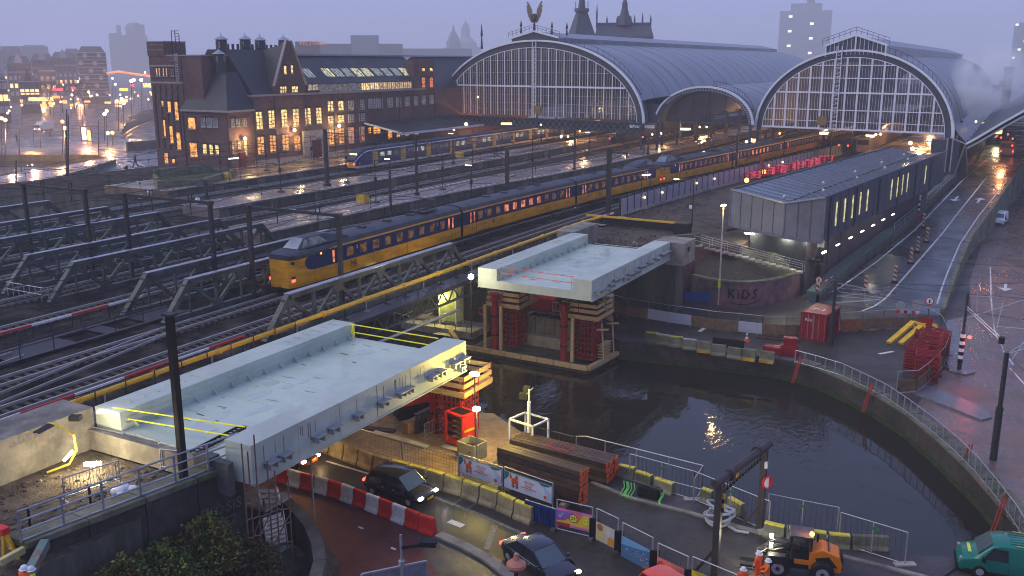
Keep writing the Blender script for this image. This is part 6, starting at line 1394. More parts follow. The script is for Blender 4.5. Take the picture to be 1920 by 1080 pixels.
MB().box(G(1365,655)+Vector((0,0,.5)),(2.6,.1,.8),R(5)).build('dark_board',blackm,label='black board lying on the concrete blocks of the far quay',cat='board')
# quay railing on the right, curving
RQ=[G(*p) for p in ((1490,683),(1530,694),(1575,708),(1625,732),(1660,750),(1700,778),(1745,813),(1790,852),(1830,893),(1868,940),(1900,985),(1930,1035))]
rl=railing('quay_railing','grey mesh railing curving along the right hand quay',[q+Vector((.0,.0,.1)) for q in RQ],1.05,34,galv,rails=(1,.12),r=.03,pr=.05,bars=.13)
# orange ropes / ladders on the quay
for i,(x,y,l) in enumerate(((1499,690,'left end of the right quay railing'),(1632,742,'end of the wooden fence'),(1815,862,'railing opposite the tram mast'),(1880,960,'lower right bend of the quay'))):
    q=G(x,y);MB().tube(q+Vector((0,0,1.)),q+Vector((-.45,-.3,-1.2)),.05,6).tube(q+Vector((.15,0,1.)),q+Vector((-.3,-.35,-1.2)),.05,6).build('safety_ladder_straps',M('orange_strap',(.35,.05,.03),.6),label='dull orange rescue straps hanging from the '+l,cat='strap')
# ---------------- concrete barriers along the underpass road ----------------
CB=[(560,822),(601,838),(627,850),(654,861),(681,872),(708,881),(757,897),(800,905),(842,917),(875,930),(903,940),(932,951),(960,962),(985,972)]
k=0
P_=[G(x,y) for x,y in ((545,823),(600,842),(700,880),(790,905),(860,925),(930,951),(1000,983))]
tot=sum((b-a).length for a,b in zip(P_[:-1],P_[1:]));nb=15
def along(P,dd):
    for a,b in zip(P[:-1],P[1:]):
        l=(b-a).length
        if dd<=l: return a+(b-a)*dd/l,(b-a).normalized()
        dd-=l
    return P[-1],(P[-1]-P[-2]).normalized()
for i in range(nb):
    q,dv=along(P_,tot*(i+.5)/nb)
    cblock('%s concrete road block, %s from the left along the underpass road'%('yellow topped pale' if i>5 else 'orange lit brownish',ORD[i]),q,math.atan2(dv.y,dv.x)+random.uniform(-.05,.05),'n',tot/nb*.92,'concrete blocks along the underpass road',.95,M('block_concrete',(.36,.30,.16),.75,var=.3,scale=2,bump=.3,dirt=(.22,.18,.10),dscale=.9),M('chalk_yellow2',(.62,.52,.06),.6,var=.3) if i>6 else None)
# red and white water filled barriers
P2=[G(x,y) for x,y in ((518,900),(560,912),(600,922),(650,938),(700,958),(750,978),(800,998),(816,1003))]
tot2=sum((b-a).length for a,b in zip(P2[:-1],P2[1:]));nb2=12
for i in range(nb2):
    q,dv=along(P2,tot2*(i+.5)/nb2);L_=tot2/nb2*.93;mt=redpl if i%2==0 or i==nb2-1 else whpl
    t=thing('plastic_barrier','%s plastic road barrier, %s from the left in the curved row beside the red lane'%('red' if mt is redpl else 'white',ORD[i]),'plastic barrier',q,math.atan2(dv.y,dv.x),'red and white plastic barriers')
    MB().ext([(-.27,0),(.27,0),(.27,.12),(.16,.3),(.12,.85),(.07,.92),(-.07,.92),(-.12,.85),(-.16,.3),(-.27,.12)],(-L_/2,0,0),(0,1,0),(0,0,1),(L_,0,0)).build('body',mt,t,local=True,bevel=.03,smooth=False)
    for s in (-.25,.25): MB().box((s*L_,-.15,.2),(.22,.12,.16)).build('forklift_slot',blackm if i<0 else mt,t,local=True)
# fence with banners along the barriers
def banner(lab,a,b,z0,z1,paint,h=1.9,base=0.,sheet_=None):
    a=Vector(a);b=Vector(b);t=thing('banner_fence_panel',lab,'fence panel',((a+b)/2),0,'fence panels along the underpass road')
    for q in (a,b): MB().tube(q+Vector((0,0,base)),q+Vector((0,0,h)),.04,6).build('post',galv,t)
    for z_ in (h,base+.1): MB().tube(a+Vector((0,0,z_)),b+Vector((0,0,z_)),.025,6).build('rail',galv,t)
    m=MB();n=int((b-a).length/.2)
    for i in range(1,n): q=a.lerp(b,i/n); m.beam(q+Vector((0,0,base+.1)),q+Vector((0,0,h)),.006,.006)
    for i in range(1,9): m.beam(a+Vector((0,0,base+.1+i*(h-base)/9)),b+Vector((0,0,base+.1+i*(h-base)/9)),.006,.006)
    m.build('mesh',steel,t,kind='stuff')
    d=(b-a).normalized();e=Vector((d.y,-d.x,0));L_=(b-a).length
    MB().box(b+Vector((0,0,.07)),(.25,.7,.14),math.atan2(d.y,d.x)).build('concrete_foot',concd,t)
    if paint:
        def Q(u_,z,o=.05): q=a+d*u_*L_+e*o; return Vector((q.x,q.y,z0+(z1-z0)*z))
        def rect(u0,u1,v0,v1,mt,nm,o=.06): MB().add([Q(u0,v0,o),Q(u1,v0,o),Q(u1,v1,o),Q(u0,v1,o)],[(0,1,2,3)]).build(nm,mt,t)
        def poly(P,mt,nm,o=.062): MB().add([Q(x,y,o) for x,y in P],[tuple(range(len(P)))]).build(nm,mt,t)
        def disc(u_,v_,r,mt,nm,o=.064,n=16): poly([(u_+r*(z1-z0)/L_*math.cos(6.283*i/n),v_+r*math.sin(6.283*i/n)) for i in range(n)],mt,nm,o)
        def word(s,u_,v_,hh,mt,sx=1,o=.07): text(s,Q(u_,v_,o),d,(0,0,1),hh*(z1-z0),mt,'lettering',t,sx=sx)
        paint(Q,rect,poly,disc,word)
    return t
pm=lambda n,c: M('print_'+n,c,.45,var=.08,bump=0)
def p_cat(Q,rect,poly,disc,word):
    rect(0.01,.99,.0,1,pm('white',(.62,.66,.72)),'sheet',.05)
    poly([(.01,.45),(.07,.6),(.12,.8),(.10,1),(.01,1)],pm('teal',(.03,.16,.2)),'pine_print');poly([(.70,1),(.80,.78),(.93,.86),(.99,1)],pm('teal',(0,0,0)),'pine_print')
    o=pm('catred',(.62,.10,.03))
    poly([(.17,.38),(.31,.38),(.30,.62),(.27,.74),(.20,.72),(.16,.56)],o,'cat_print');disc(.275,.80,.11,o,'cat_print');poly([(.13,.62),(.15,.60),(.18,.72),(.15,.92),(.13,.95)],o,'cat_print')
    for x in (.175,.20,.26,.285): poly([(x,.14),(x+.014,.14),(x+.014,.38),(x,.38)],pm('brown',(.18,.06,.03)),'stool_print')
    rect(.16,.31,.24,.28,pm('brown',(0,0,0)),'stool_print',.066)
    word('GEZONDE',.53,.70,.2,o,.7);word('KATERS?',.52,.50,.18,o,.7);rect(.36,.68,.36,.40,pm('crimson',(.5,.03,.06)),'line_print',.066);word('rederij op het water',.52,.28,.08,pm('teal',(0,0,0)),.8)  # banner wording only approximated, small line guessed
    poly([(.80,.9),(.98,.5),(.98,.1),(.9,.1)],pm('paleblue',(.42,.52,.68)),'snow_print');disc(.86,.22,.1,o,'badge_print');rect(0.01,.99,.96,1.,pm('sky',(.1,.35,.5)),'edge_print',.07)
def p_pink(Q,rect,poly,disc,word):
    rect(0.,1,.0,1,pm('pink',(.75,.2,.5)),'sheet',.05);rect(.0,1,.14,.86,pm('yellow',(.8,.55,.05)),'field_print',.055);poly([(0,.86),(0,.25),(.25,.35),(.5,.86)],pm('violet',(.30,.13,.45)),'field_print',.058)
    poly([(.3,.86),(.25,.5),(.6,.3),(.75,.86)],pm('coral',(.75,.22,.1)),'field_print',.057)
    disc(.48,.56,.24,blackm,'badge_print',.06);disc(.48,.56,.21,pm('lemon',(.85,.75,.1)),'badge_print');word('23',.48,.56,.26,blackm)
    disc(.84,.5,.17,pm('lemon',(0,0,0)),'face_print');disc(.80,.53,.03,blackm,'face_print',.068);disc(.87,.53,.03,blackm,'face_print',.068);disc(.17,.68,.08,pm('cyan',(.1,.5,.6)),'dot_print');disc(.10,.55,.06,pm('white',(0,0,0)),'dot_print');disc(.2,.45,.07,pm('catred',(0,0,0)),'dot_print')
    rect(0,.38,.0,.2,pm('crimson',(0,0,0)),'strip_print',.066);word('GET YOUR TICKETS',.68,.07,.1,pm('violet',(0,0,0)),.75);word('WINTER FESTIVAL AMSTERDAM',.5,.93,.07,pm('crimson',(0,0,0)),.9)  # top slogan invented, other small print guessed
def p_autumn(Q,rect,poly,disc,word):
    rect(0,1,0,1,pm('cream',(.55,.47,.33)),'sheet',.05);disc(.2,.75,.2,pm('rust',(.35,.13,.06)),'portrait_print');poly([(0,0),(.3,.0),(.4,.4),(.3,.55),(.1,.5)],pm('sand',(.6,.5,.2)),'portrait_print');poly([(.55,0),(.9,0),(.85,.35),(.7,.5),(.6,.4)],pm('ochre',(.65,.27,.03)),'portrait_print');poly([(.45,.5),(1,.35),(1,.8),(.6,.95)],pm('fog',(.5,.5,.5)),'portrait_print')
def p_crowd(Q,rect,poly,disc,word):
    rect(0,1,0,1,pm('seablue',(.06,.16,.3)),'sheet',.05);poly([(0,1),(0,.6),(.4,.7),(1,.9),(1,1)],pm('skyblue',(.15,.35,.55)),'sky_print')
    rr=random.Random(3)
    for k in range(60):
        x=rr.uniform(.15,.97);y=.15+.5*rr.random()*(.4+.6*x)+.12;disc(x,y,.022,[pm('dark',(.03,.03,.05)),pm('fleshy',(.5,.3,.22)),pm('white',(0,0,0)),pm('catred',(0,0,0))][k%4],'crowd_print',.06,6)
    poly([(.7,0),(1,0),(1,.25),(.85,.2)],pm('rust',(0,0,0)),'rock_print')
def p_pinkface(Q,rect,poly,disc,word):
    rect(0,1,0,1,pm('salmon',(.65,.2,.17)),'sheet',.05);disc(.15,.6,.26,pm('darksalmon',(.4,.06,.05)),'portrait_print');disc(.17,.57,.18,pm('salmonpale',(.7,.32,.25)),'portrait_print')
    rr=random.Random(5)
    for k in range(30): disc(rr.uniform(.4,.98),rr.uniform(.1,.7),.025,pm('white',(0,0,0)) if k%3 else pm('darksalmon',(0,0,0)),'crowd_print',.06,6)
def p_yellow(Q,rect,poly,disc,word):
    rect(0,.45,0,1,pm('yellow2',(.75,.58,.03)),'sheet',.05);rect(.45,1,0,1,pm('salmon',(0,0,0)),'sheet',.05);poly([(0,1),(.3,.55),(.45,1)],pm('yellow3',(.5,.38,.02)),'shape_print',.056);word('CUYPERS',.2,.5,.12,blackm,.6);word('COAST',.2,.34,.12,blackm,.6);word('DOCK',.2,.18,.12,blackm,.6)  # small words on the yellow field are guesses
BF=[G(640,842),G(732,872),G(776,880),G(859,908),G(940,935),G(1031,972),G(1102,1000),G(1141,1012),G(1203,1048),G(1290,1088),G(1380,1125)]
railp=lambda: None
banner('open mesh panel behind the concrete blocks, under the lower bridge',G(545,812),G(640,842),0,0,None,1.7)
banner('open mesh panel behind the black car, first of two',G(640,842),G(755,878),0,0,None,1.7)
banner('open mesh panel behind the black car, second of two',G(755,878),G(860,910),0,0,None,1.7)
banner('left winter banner with a red cat on a stool',G(862,908),G(942,935),.75,1.75,p_cat,1.85)
banner('right winter banner with a red cat, partly behind a blue corrugated panel',G(946,936),G(1036,969),.75,1.75,p_cat,1.9)
t=banner('blue corrugated steel panel between the cat banner and the pink banner',G(985,975),G(1041,993),0,0,None,1.15)
a=G(985,975);b=G(1041,993);d=(b-a).normalized();e=Vector((d.y,-d.x,0))
for k in range(20): q=a.lerp(b,(k+.5)/20)+e*.06; MB().beam(q+Vector((0,0,.12)),q+Vector((0,0,1.1)),.05,.04 if k%2 else .1).build('rib',M('corrugated_blue',(.02,.045,.17),.4),t)
MB().beam(a+e*.03+Vector((0,0,.6)),b+e*.03+Vector((0,0,.6)),.03,1.0).build('blue_sheet',MATS['corrugated_blue'],t)
banner('pink and yellow festival banner with a black ringed 23 badge',G(1044,994),G(1110,1010),.35,1.3,p_pink,1.7)
banner('narrow autumn portrait banner in cream and orange',G(1118,1014),G(1158,1034),.15,1.1,p_autumn,1.75)
banner('blue banner with a crowd of small figures',G(1166,1042),G(1222,1072),.0,1.1,p_crowd,1.75)
banner('salmon pink banner with a large face and figures',G(1232,1083),G(1288,1110),.1,1.1,p_pinkface,1.75)
banner('yellow and salmon banner at the bottom edge',G(1296,1112),G(1378,1148),.25,1.2,p_yellow,1.8)
for i,(x,y) in enumerate(((1113,1011),(1160,1036),(1226,1074),(1291,1111))):
    q=G(x,y);MB().box(q+Vector((0,0,.6)),(.12,.45,1.1),R(-60)).build('black_board',blackm,label='black upright board at the end of a banner, %s from the left'%ORD[i],cat='board')
# ---------------- timber stack ----------------
def tstack(lab,a,b,width,z0,rows,cols,sz=.32):
    a=Vector(a);b=Vector(b);d=(b-a).normalized();e=Vector((-d.y,d.x,0));t=thing('timber_stack',lab,'timber stack',(a+b)/2,0,'stacks of dark timber beams with orange ends')
    for r in range(rows):
        for c in range(cols):
            j=random.uniform(-.06,.06);q=e*(c*sz)+Vector((0,0,z0+(r+.5)*sz))
            q=q+Vector((0,0,random.uniform(-.012,.012)));o=MB().beam(a+q+d*j,b+q+d*j,sz*.86,sz*.88).build('beam',random.choice((timberd,timberd2,timberd3)),t); WL[o.name]=wloc(t)
            MB().beam(b+q+d*(j+.005),b+q+d*(j+.05),sz*.84,sz*.84).build('painted_end',timberend,o)
    return t
tstack('large front stack of dark beams with orange sprayed ends beside the cat banners',G(934,908)+Vector((0,0,0)),G(1088,958),2,.25,7,3,.29)
tstack('lower rear stack of dark beams with orange ends beside the water fence',G(930,880)+Vector((.2,1.5,0)),G(1105,925)+Vector((.5,1.3,0)),2,.2,4,5,.3)
for i,(x,y) in enumerate(((960,914),(1060,948))): MB().box(G(x,y)+Vector((0,.5,.12)),(.3,2.,.24)).build('bearer',timber,label='pale bearer under the front timber stack, %s one'%('left','right')[i],cat='bearer')
# things on the yellow lit work platform
crate('wooden planter like crate with pale boards beside the timber stack',G(885,856),(1.35,1.1,1.0),M('grey_boards',(.28,.27,.2),.7,var=.2),R(-12))
rbx=thing('red_cage_box','open fronted orange red steel box standing under the formwork tower','steel box',(-28.6,46.1,0),R(-15))
for sx in (-.75,.75):
    for sy in (-.6,.6): MB().bx(sx-.06,sx+.06,sy-.06,sy+.06,.15,2.1).build('corner_post',redpl,rbx,local=True)
MB().bx(-.8,.8,-.65,.65,2.05,2.12).bx(-.8,.8,-.65,.65,.1,.2).build('top_and_floor',redpl,rbx,local=True);MB().bx(.72,.78,-.6,.6,.2,2.05).build('side_sheet',redpl,rbx,local=True);MB().bx(-.7,.7,.5,.56,.2,2.05).build('back_sheet',timberd,rbx,local=True);MB().bx(.785,.8,-.6,.6,1.05,1.2).build('yellow_stripe',yellow,rbx,local=True)
for k in range(5): MB().bx(-.68,.68,-.1,.4,.3+k*.35,.36+k*.35).build('shelf',timber,rbx,local=True)
MB().bx(-.55,.55,-.4,.4,2.12,2.15).build('roof_mat',blackm,rbx,local=True)
def barrier_gate(lab,a,b,h=1.0,grp='crowd control barriers'):
    a=Vector(a);b=Vector(b);t=thing('crowd_barrier',lab,'crowd barrier',((a+b)/2),0,grp)
    z=a.z;m=MB().pipe([a+Vector((0,0,0)),a+Vector((0,0,h)),b+Vector((0,0,h)),b],.03,6).tube(a+Vector((0,0,.2)),b+Vector((0,0,.2)),.025,6);m.build('frame',galv,t)
    n=max(6,int((b-a).length/.14));m=MB()
    for i in range(1,n): q=a.lerp(b,i/n); m.tube(q+Vector((0,0,.2)),q+Vector((0,0,h)),.012,4)
    m.build('bars',galv,t,kind='stuff')
    d=(b-a).normalized();e=Vector((-d.y,d.x,0))*.3
    MB().beam(a-e+Vector((0,0,.03)),a+e+Vector((0,0,.03)),.05,.04).beam(b-e+Vector((0,0,.03)),b+e+Vector((0,0,.03)),.05,.04).build('foot',galv,t)
barrier_gate('crowd barrier beside the yellow lit formwork tower',G(797,823),G(831,806));barrier_gate('low crowd barrier in front of the red tractor, left one',(-35.6,73.2,1.1),(-33.2,73.3,1.1));barrier_gate('low crowd barrier in front of the red tractor, right one',(-33.1,73.3,1.1),(-31.2,73.4,1.1))
for i,(a,b,l) in enumerate(((G(122,940,5),G(226,905,5),'in front of the bright work lamp on the dirt'),(G(160,835,5),G(235,852,5),'leaning at the concrete wall end'),(G(252,850,5),G(300,868,5),'behind the black mast'),(G(303,882,5),G(338,886,5),'beside the black mast foot'))): barrier_gate('crowd barrier '+l,a,b,1.05)
# steel piles and bundle near excavator, mats
for k in range(5): q=G(783+k*8,812-k*4);MB().tube(q,q+Vector((0,0,1.3)),.12,8).tube(q+Vector((0,0,1.25)),q+Vector((0,0,1.32)),.22,8).build('steel_prop',steel,label='short steel prop on the yellow lit work floor, %s in the row'%ORD[k],cat='prop',group='row of short steel props')
MB().beam(G(760,815)+Vector((0,0,.4)),G(792,800)+Vector((0,0,.4)),.5,.8).build('rusty_beam',wood,label='rusty steel girder piece beside the short props',cat='girder')
for i,(a,b) in enumerate((((648,800),(740,810)),((700,812),(800,840)),((830,838),(900,858)))): MB().beam(G(*a)+Vector((0,0,.06)),G(*b)+Vector((0,0,.06)),.5,.12).build('edge_beam',concl if i else timberd,label=('dark','pale','pale')[i]+' beam lying on the work floor, %s from the left'%ORD[i],cat='beam')
sheet('work_floor',[[tuple(G(*p)[:2]) for p in ((640,795),(720,770),(830,770),(925,775),(1000,825),(940,860),(845,900),(640,840))]],.008,M('ochre_boards',(.26,.17,.08),.5,var=.4,scale=2,bump=.3,wet=.2,dirt=(.14,.1,.06),dscale=.7),kind='structure')
ex=thing('excavator','red excavator with black tracks half hidden under the lower bridge','excavator',(-34.3,49.2,0),R(60))
for s in (-.85,.85): MB().ext([(-1.5,0),(1.5,0),(1.8,.35),(1.5,.75),(-1.5,.75),(-1.8,.35)],(0,s-.25,0),(1,0,0),(0,0,1),(0,.5,0)).build('track',blackm,ex,local=True)
MB().bx(-1.4,1.2,-1.,1.,.85,1.7).build('body',redpl,ex,local=True,bevel=.08);MB().bx(.0,1.2,.1,1.,1.7,2.7).build('cab',glassd,ex,local=True);MB().beam((1.,-.4,1.4),(3.2,-.4,3.),.3,.35).beam((3.2,-.4,3.),(4.6,-.4,1.),.25,.3).build('boom',redpl,ex,local=True)
# light mast cage
lc=thing('light_mast','white steel cage with a slim light mast carrying two black floodlights by the water','light mast',(-24.5,47.3,0),R(-12))
for sx in (-.9,.9):
    for sy in (-.75,.75): MB().bx(sx-.05,sx+.05,sy-.05,sy+.05,0,1.9).build('corner_post',white,lc,local=True)
for z in (.05,1.9): MB().bx(-.95,.95,-.8,-.7,z,z+.1).bx(-.95,.95,.7,.8,z,z+.1).bx(-.95,-.85,-.8,.8,z,z+.1).bx(.85,.95,-.8,.8,z,z+.1).build('frame_ring',white,lc,local=True)
MB().bx(.2,.95,-.78,-.72,.05,1.3).build('white_panel',white,lc,local=True);MB().tube((0,0,0),(0,0,3.1),.11,8).tube((0,0,3.1),(0,0,3.9),.05,8).build('mast',white,lc,local=True)
MB().box((-.45,0,3.35),(.5,.35,.35),.5).box((-.25,.1,3.8),(.4,.35,.35),.4).build('floodlight',blackm,lc,local=True);MB().beam((-.4,0,3.3),(.3,0,4.05),.05,.05).build('bracket',galv,lc,local=True)
# water side fences
for i,(a,b) in enumerate((((1075,838),(1090,850)),((1090,848),(1316,914)))):
    pass
railing('water_fence','tall fence rail along the near water edge right of the light mast',[G(1000,838,.0),G(1075,858,.0)],1.35,3,steel,rails=(1,.1),bars=.3)
railing('water_fence','thin fence rail on the jetty that juts into the water, far side',[G(1080,856,.0)+Vector((0,0,-.2)),G(1098,862,0),G(1316,920,0)],1.5,4,galv,rails=(1,.05))
railing('water_fence','fence by the small bridge railing corner at the right end of the jetty',[G(1316,920,0),G(1300,945,0)],1.5,1,galv,rails=(1,.05))
for i,(a,b) in enumerate((((1438,985),(1568,1012)),((1572,1022),(1696,1062)),((1180,905),(1300,940)),((1300,940),(1440,1000)))):
    aa=G(*a);bb=G(*b);t=railing('mesh_fence','mesh fence panel '+('behind the yellow topped wall','from the yellow wall to the green van','beside the green hoses','between the hose coil and the gantry')[i],[aa,bb],1.75,2,galv,rails=(1,.08),bars=.25,cat='fence panel',r=.022)
    MB().box(bb+Vector((0,0,.08)),(.35,1.,.16),R(-60)).build('concrete_foot',concl,t)
    MB().box(aa.lerp(bb,.5)+Vector((0,-.03,1.45)),(.6,.03,.12),R(-15)).build('name_plate',M('green_plate',(.03,.12,.06),.5),t)
# yellow topped low walls near the loader
yw=[((1432,1003),(1470,1012),1),((1474,1012),(1512,1018),1),((1516,1019),(1548,1024),1),((1552,1025),(1592,1029),1),((1596,1029),(1664,1032),0),((1160,893),(1190,900),1),((1192,905),(1222,915),1),((1228,918),(1262,930),1),((1315,938),(1335,945),1),((1366,955),(1392,970),1)]
for i,(a,b,y_) in enumerate(yw):
    a=G(*a);b=G(*b);dv=(b-a);cblock('%s concrete block %s along the near water edge'%('yellow topped' if y_ else 'plain sloping',('just right of the gantry','second right of the gantry','third right of the gantry','behind the loader cab','at the right end','left of the tangle of hoses','behind the green hoses','right of the green hoses','beside the hose coil','between hose coil and gantry')[i]),(a+b)/2,math.atan2(dv.y,dv.x),'n',dv.length,'concrete blocks along the near water edge',.75,concm,M('chalk_yellow2') if y_ else None)
# loose items: hoses, pallets, green straps
hc=thing('hose_coil','coiled grey corrugated hoses at the foot of the gantry','hose coil',G(1348,975))
c0=G(1348,978)
for k in range(5):
    r=.62+.07*(k%3);cc=c0+Vector((.12*(k%2),.1*k-.2,.14+.1*k));n=22;pts=[cc+Vector((r*math.cos(2*math.pi*i/n),r*.9*math.sin(2*math.pi*i/n),.25*math.sin(2*math.pi*i/n+k)+.2)) for i in range(n+1)]
    MB().pipe(pts,.075,8).build('hose',M('hose_grey',(.30,.31,.36),.45,var=.1),hc,smooth=True)
MB().pipe([c0+Vector((.4,-.3,.1)),c0+Vector((1.1,-.7,.09)),c0+Vector((1.7,-.6,.09))],.08,8).build('hose_end',MATS['hose_grey'],hc,smooth=True)
gs=thing('strap_pile','black pipe bundle with green straps draped over it on the pavement','strap pile',G(1200,930))
q=G(1200,932);MB().beam(q+Vector((-1.1,.3,.7)),q+Vector((1.3,-.1,.7)),.12,.12).build('pole',steel,gs)
for x in (-.9,.0,1.2): MB().beam(q+Vector((x,.1,0)),q+Vector((x,.1,.7)),.08,.08).build('trestle_leg',steel,gs)
MB().box(q+Vector((.45,.1,.35)),(1.1,.5,.6)).build('black_bundle',blackm,gs)
for k in range(9):
    x=random.choice((-.9,-.7,-.45,1.1,1.25,.0));a=q+Vector((x+random.uniform(-.1,.1),.0,.75));MB().pipe([a,a+Vector((.1,-.15,-.3)),a+Vector((-.05,-.3,-.62)),a+Vector((.15,-.5,-.68))],.035,5).build('strap',M('strap_green',(.12,.45,.12),.5),gs)
pl_=thing('board_pile','pile of pale boards beside the small grey barrier','board pile',G(1170,890))
for k in range(7): a=G(1143,893-k*1.5)+Vector((0,.1*k,.1+.07*(k%3)));MB().beam(a,a+Vector((1.9+random.uniform(-.3,.3),random.uniform(-.2,.2),0)),.14,.06).build('board',timber,pl_)
crate('small dark red tray on the timber behind the orange ends',G(1050,880)+Vector((0,0,1.1)),(1.5,.8,.3),red,R(-15))
# ---------------- height limit gantry ----------------
gy=thing('height_gantry','brown steel pipe gantry with hanging bells over the side road','gantry',G(1340,1078))
b1=G(1340,1078);b2=G(1424,992);t1=b1+Vector((0,0,4.6));t2=b2+Vector((0,0,4.6))
brn=M('gantry_brown',(.06,.05,.048),.45,var=.25,metal=.2)
MB().beam(b1,t1,.3,.34,up=(0,1,0)).build('post',brn,gy);MB().beam(b2,t2,.3,.34,up=(0,1,0)).build('post',brn,gy)
MB().tube(t1+Vector((-.15,-.25,0)),t2+Vector((.15,.25,0)),.2,12).build('crossbar',brn,gy,smooth=True)
dvv=(t2-t1)
for f_ in (.2,.8): MB().tube(t1+dvv*(f_-.01),t1+dvv*(f_+.015),.28,12).build('collar',brn,gy)
for k in range(13):
    q=t1+dvv*(.1+k*.066)+Vector((0,0,-.2));MB().tube(q,q+Vector((0,0,-.3)),.02,4).ball(q+Vector((0,0,-.4)),.09,6).build('hanging_bell',blackm,gy)
for b_ in (b1,b2): MB().beam(b_+Vector((-.9,-.1,0)),b_+Vector((0,0,1.4)),.14,.14).build('raking_strut',brn,gy)
for k in range(4): q=t1+dvv*(.3+.018*k)+Vector((.0,.0,-.3)); MB().beam(q,q+dvv*.018,.1,.22).build('warning_bar',yellow if k%2 else blackm,gy)
for k in range(4): q=b1+Vector((.2,.05,3.2+k*.22)); MB().beam(q,q+Vector((0,0,.22)),.1,.12).build('warning_bar',yellow if k%2 else blackm,gy)
q=b2+Vector((.25,-.15,2.7));MB().tube(q,q+Vector((.04,-.03,0)),.33,18).build('sign_rim',sgr,gy);MB().tube(q+Vector((.04,-.03,0)),q+Vector((.05,-.035,0)),.26,18).build('sign_face',white,gy);MB().box(q+Vector((-.1,0,.9)),(.14,.14,.35)).build('white_plate',white,gy)
# ---------------- lamp finial, cctv and sign back ----------------
fn=thing('lamp_finial','terracotta coloured onion shaped lamp top at the bottom edge','street lamp',G(968,1055,1.7)-Vector((0,0,4)))
q=G(968,1060,3.0);terra=M('terracotta',(.42,.17,.12),.45,var=.12,bump=.05)
MB().lathe((q.x,q.y,q.z),[(.05,-.22),(.33,-.16),(.42,-.02),(.40,.1),(.26,.2),(.15,.27),(.12,.4),(.09,.47),(.10,.52),(.02,.55)],20).build('lamp_hood',terra,fn,smooth=True);MB().tube((q.x,q.y,0),(q.x,q.y,q.z-.2),.09,10).build('pole',blackm,fn)
fn.location=(q.x,q.y,0);
for c_ in fn.children: c_.location=Vector((G(968,1055,1.7)-Vector((0,0,4))).to_tuple())-Vector((q.x,q.y,0))
sgb=thing('sign_frame','back of a framed sign with a black camera on its pole, bottom edge','sign',(0,0,0))
a=G(678,1077,4.2);b=G(800,1052,4.2);dn_=Vector((0,0,-1.6))
MB().beam(a,b,.07,.07).beam(a,a+dn_,.07,.07).beam(b,b+dn_,.07,.07).build('frame',galv,sgb);MB().add([a,b,b+dn_,a+dn_],[(0,1,2,3)]).build('panel',M('sign_back',(.25,.26,.3),.35,metal=.5),sgb)
for f_ in (.18,.42,.68): MB().beam(a.lerp(b,f_),a.lerp(b,f_)+dn_,.03,.05).build('stiffener',galv,sgb)
c=G(753,1060,4.2);MB().tube((c.x,c.y,0),c+Vector((0,0,.2)),.12,10).tube(c+Vector((0,0,.2)),c+Vector((0,0,1.3)),.05,8).build('pole',galv,sgb)
MB().beam(c+Vector((0,0,.75)),c+Vector((.75,.35,.9)),.08,.12).box(c+Vector((.95,.45,.98)),(.62,.36,.2),R(25)).build('camera',blackm,sgb)
# curved pit wall, bushes, stair tower
cw=thing('pit_wall','curved concrete wall round the pit below the scaffold stairs','wall',(-27,31,0))
CW=[G(463,925,1.8),G(500,925,1.8),G(535,940,1.8),(G(560,962,1.8)),G(582,990,1.8),G(595,1020,1.8),G(600,1055,1.8),G(590,1090,1.8),G(575,1130,1.8)]
pts=[]
for a,b in zip(CW[:-1],CW[1:]): pts+=[a.lerp(b,i/3) for i in range(3)]
for a,b in zip(pts[:-1],pts[1:]): MB().beam((a.x,a.y,.85),(b.x,b.y,.85),.5,1.9).build('wall_segment',concd,cw);MB().beam((a.x,a.y,1.85),(b.x,b.y,1.85),.55,.14).build('coping_stone',concd,cw)
sst=thing('scaffold_stairs','aluminium scaffold stairs climbing to the bridge abutment','scaffold stairs',(-29,30,0))
def flight(a,b,n,w_):
    a=Vector(a);b=Vector(b);d=(b-a);e=Vector((-d.y,d.x,0)).normalized()*w_/2
    for s in (-1,1): MB().beam(a+e*s,b+e*s,.06,.16).build('stringer',whpl,sst)
    for k in range(n): q=a+d*(k+.5)/n; MB().beam(q-e,q+e,.24,.06).build('tread',whpl,sst)
a=G(526,1062,0.1);b=G(512,965,2.6);flight(a,a.lerp(b,.33),3,.95);flight(a.lerp(b,.42),b,7,.95)
MB().box(a.lerp(b,.375),(.95,.55,.06)).build('landing',galv,sst)
c=G(508,945,2.9);flight(c,G(500,915,4.0),3,.9);MB().box(G(490,935,2.8),(2.2,1.8,.12)).build('concrete_landing',concl,sst)
rt=M('rusty_tube',(.2,.12,.11),.5,metal=.4)
for px,y0_,y1_,X_ in ((482,812,1000,-27.35),(468,845,960,-27.5),(505,862,1010,-27.2),(519,880,1020,-27.1),(543,890,1010,-26.8),(456,830,930,-27.6)):
    q=onX(px,(y0_+y1_)/2,X_);tp=onX(px,y0_,X_);MB().tube((X_,q.y,.2),(X_,q.y,tp.z),.035,6).build('standard',rt,sst)
SQ=[onX(px,900,X_) for px,X_ in ((456,-27.6),(468,-27.5),(482,-27.35),(505,-27.2),(519,-27.1),(543,-26.8))]
for z in (2.2,3.,3.8,4.6,5.3):
    for a,b in zip(SQ[:-1],SQ[1:]): 
        if z<4.7 or a is SQ[0] or a is SQ[1]: MB().tube((a.x,a.y,z),(b.x,b.y,z+random.uniform(-.1,.1)),.03,6).build('ledger',rt,sst)
for a,b,z in ((SQ[0],SQ[2],2.3),(SQ[2],SQ[4],3.),(SQ[3],SQ[5],2.2)): MB().tube((a.x,a.y,z),(b.x,b.y,z+1.4),.03,6).build('brace',rt,sst)
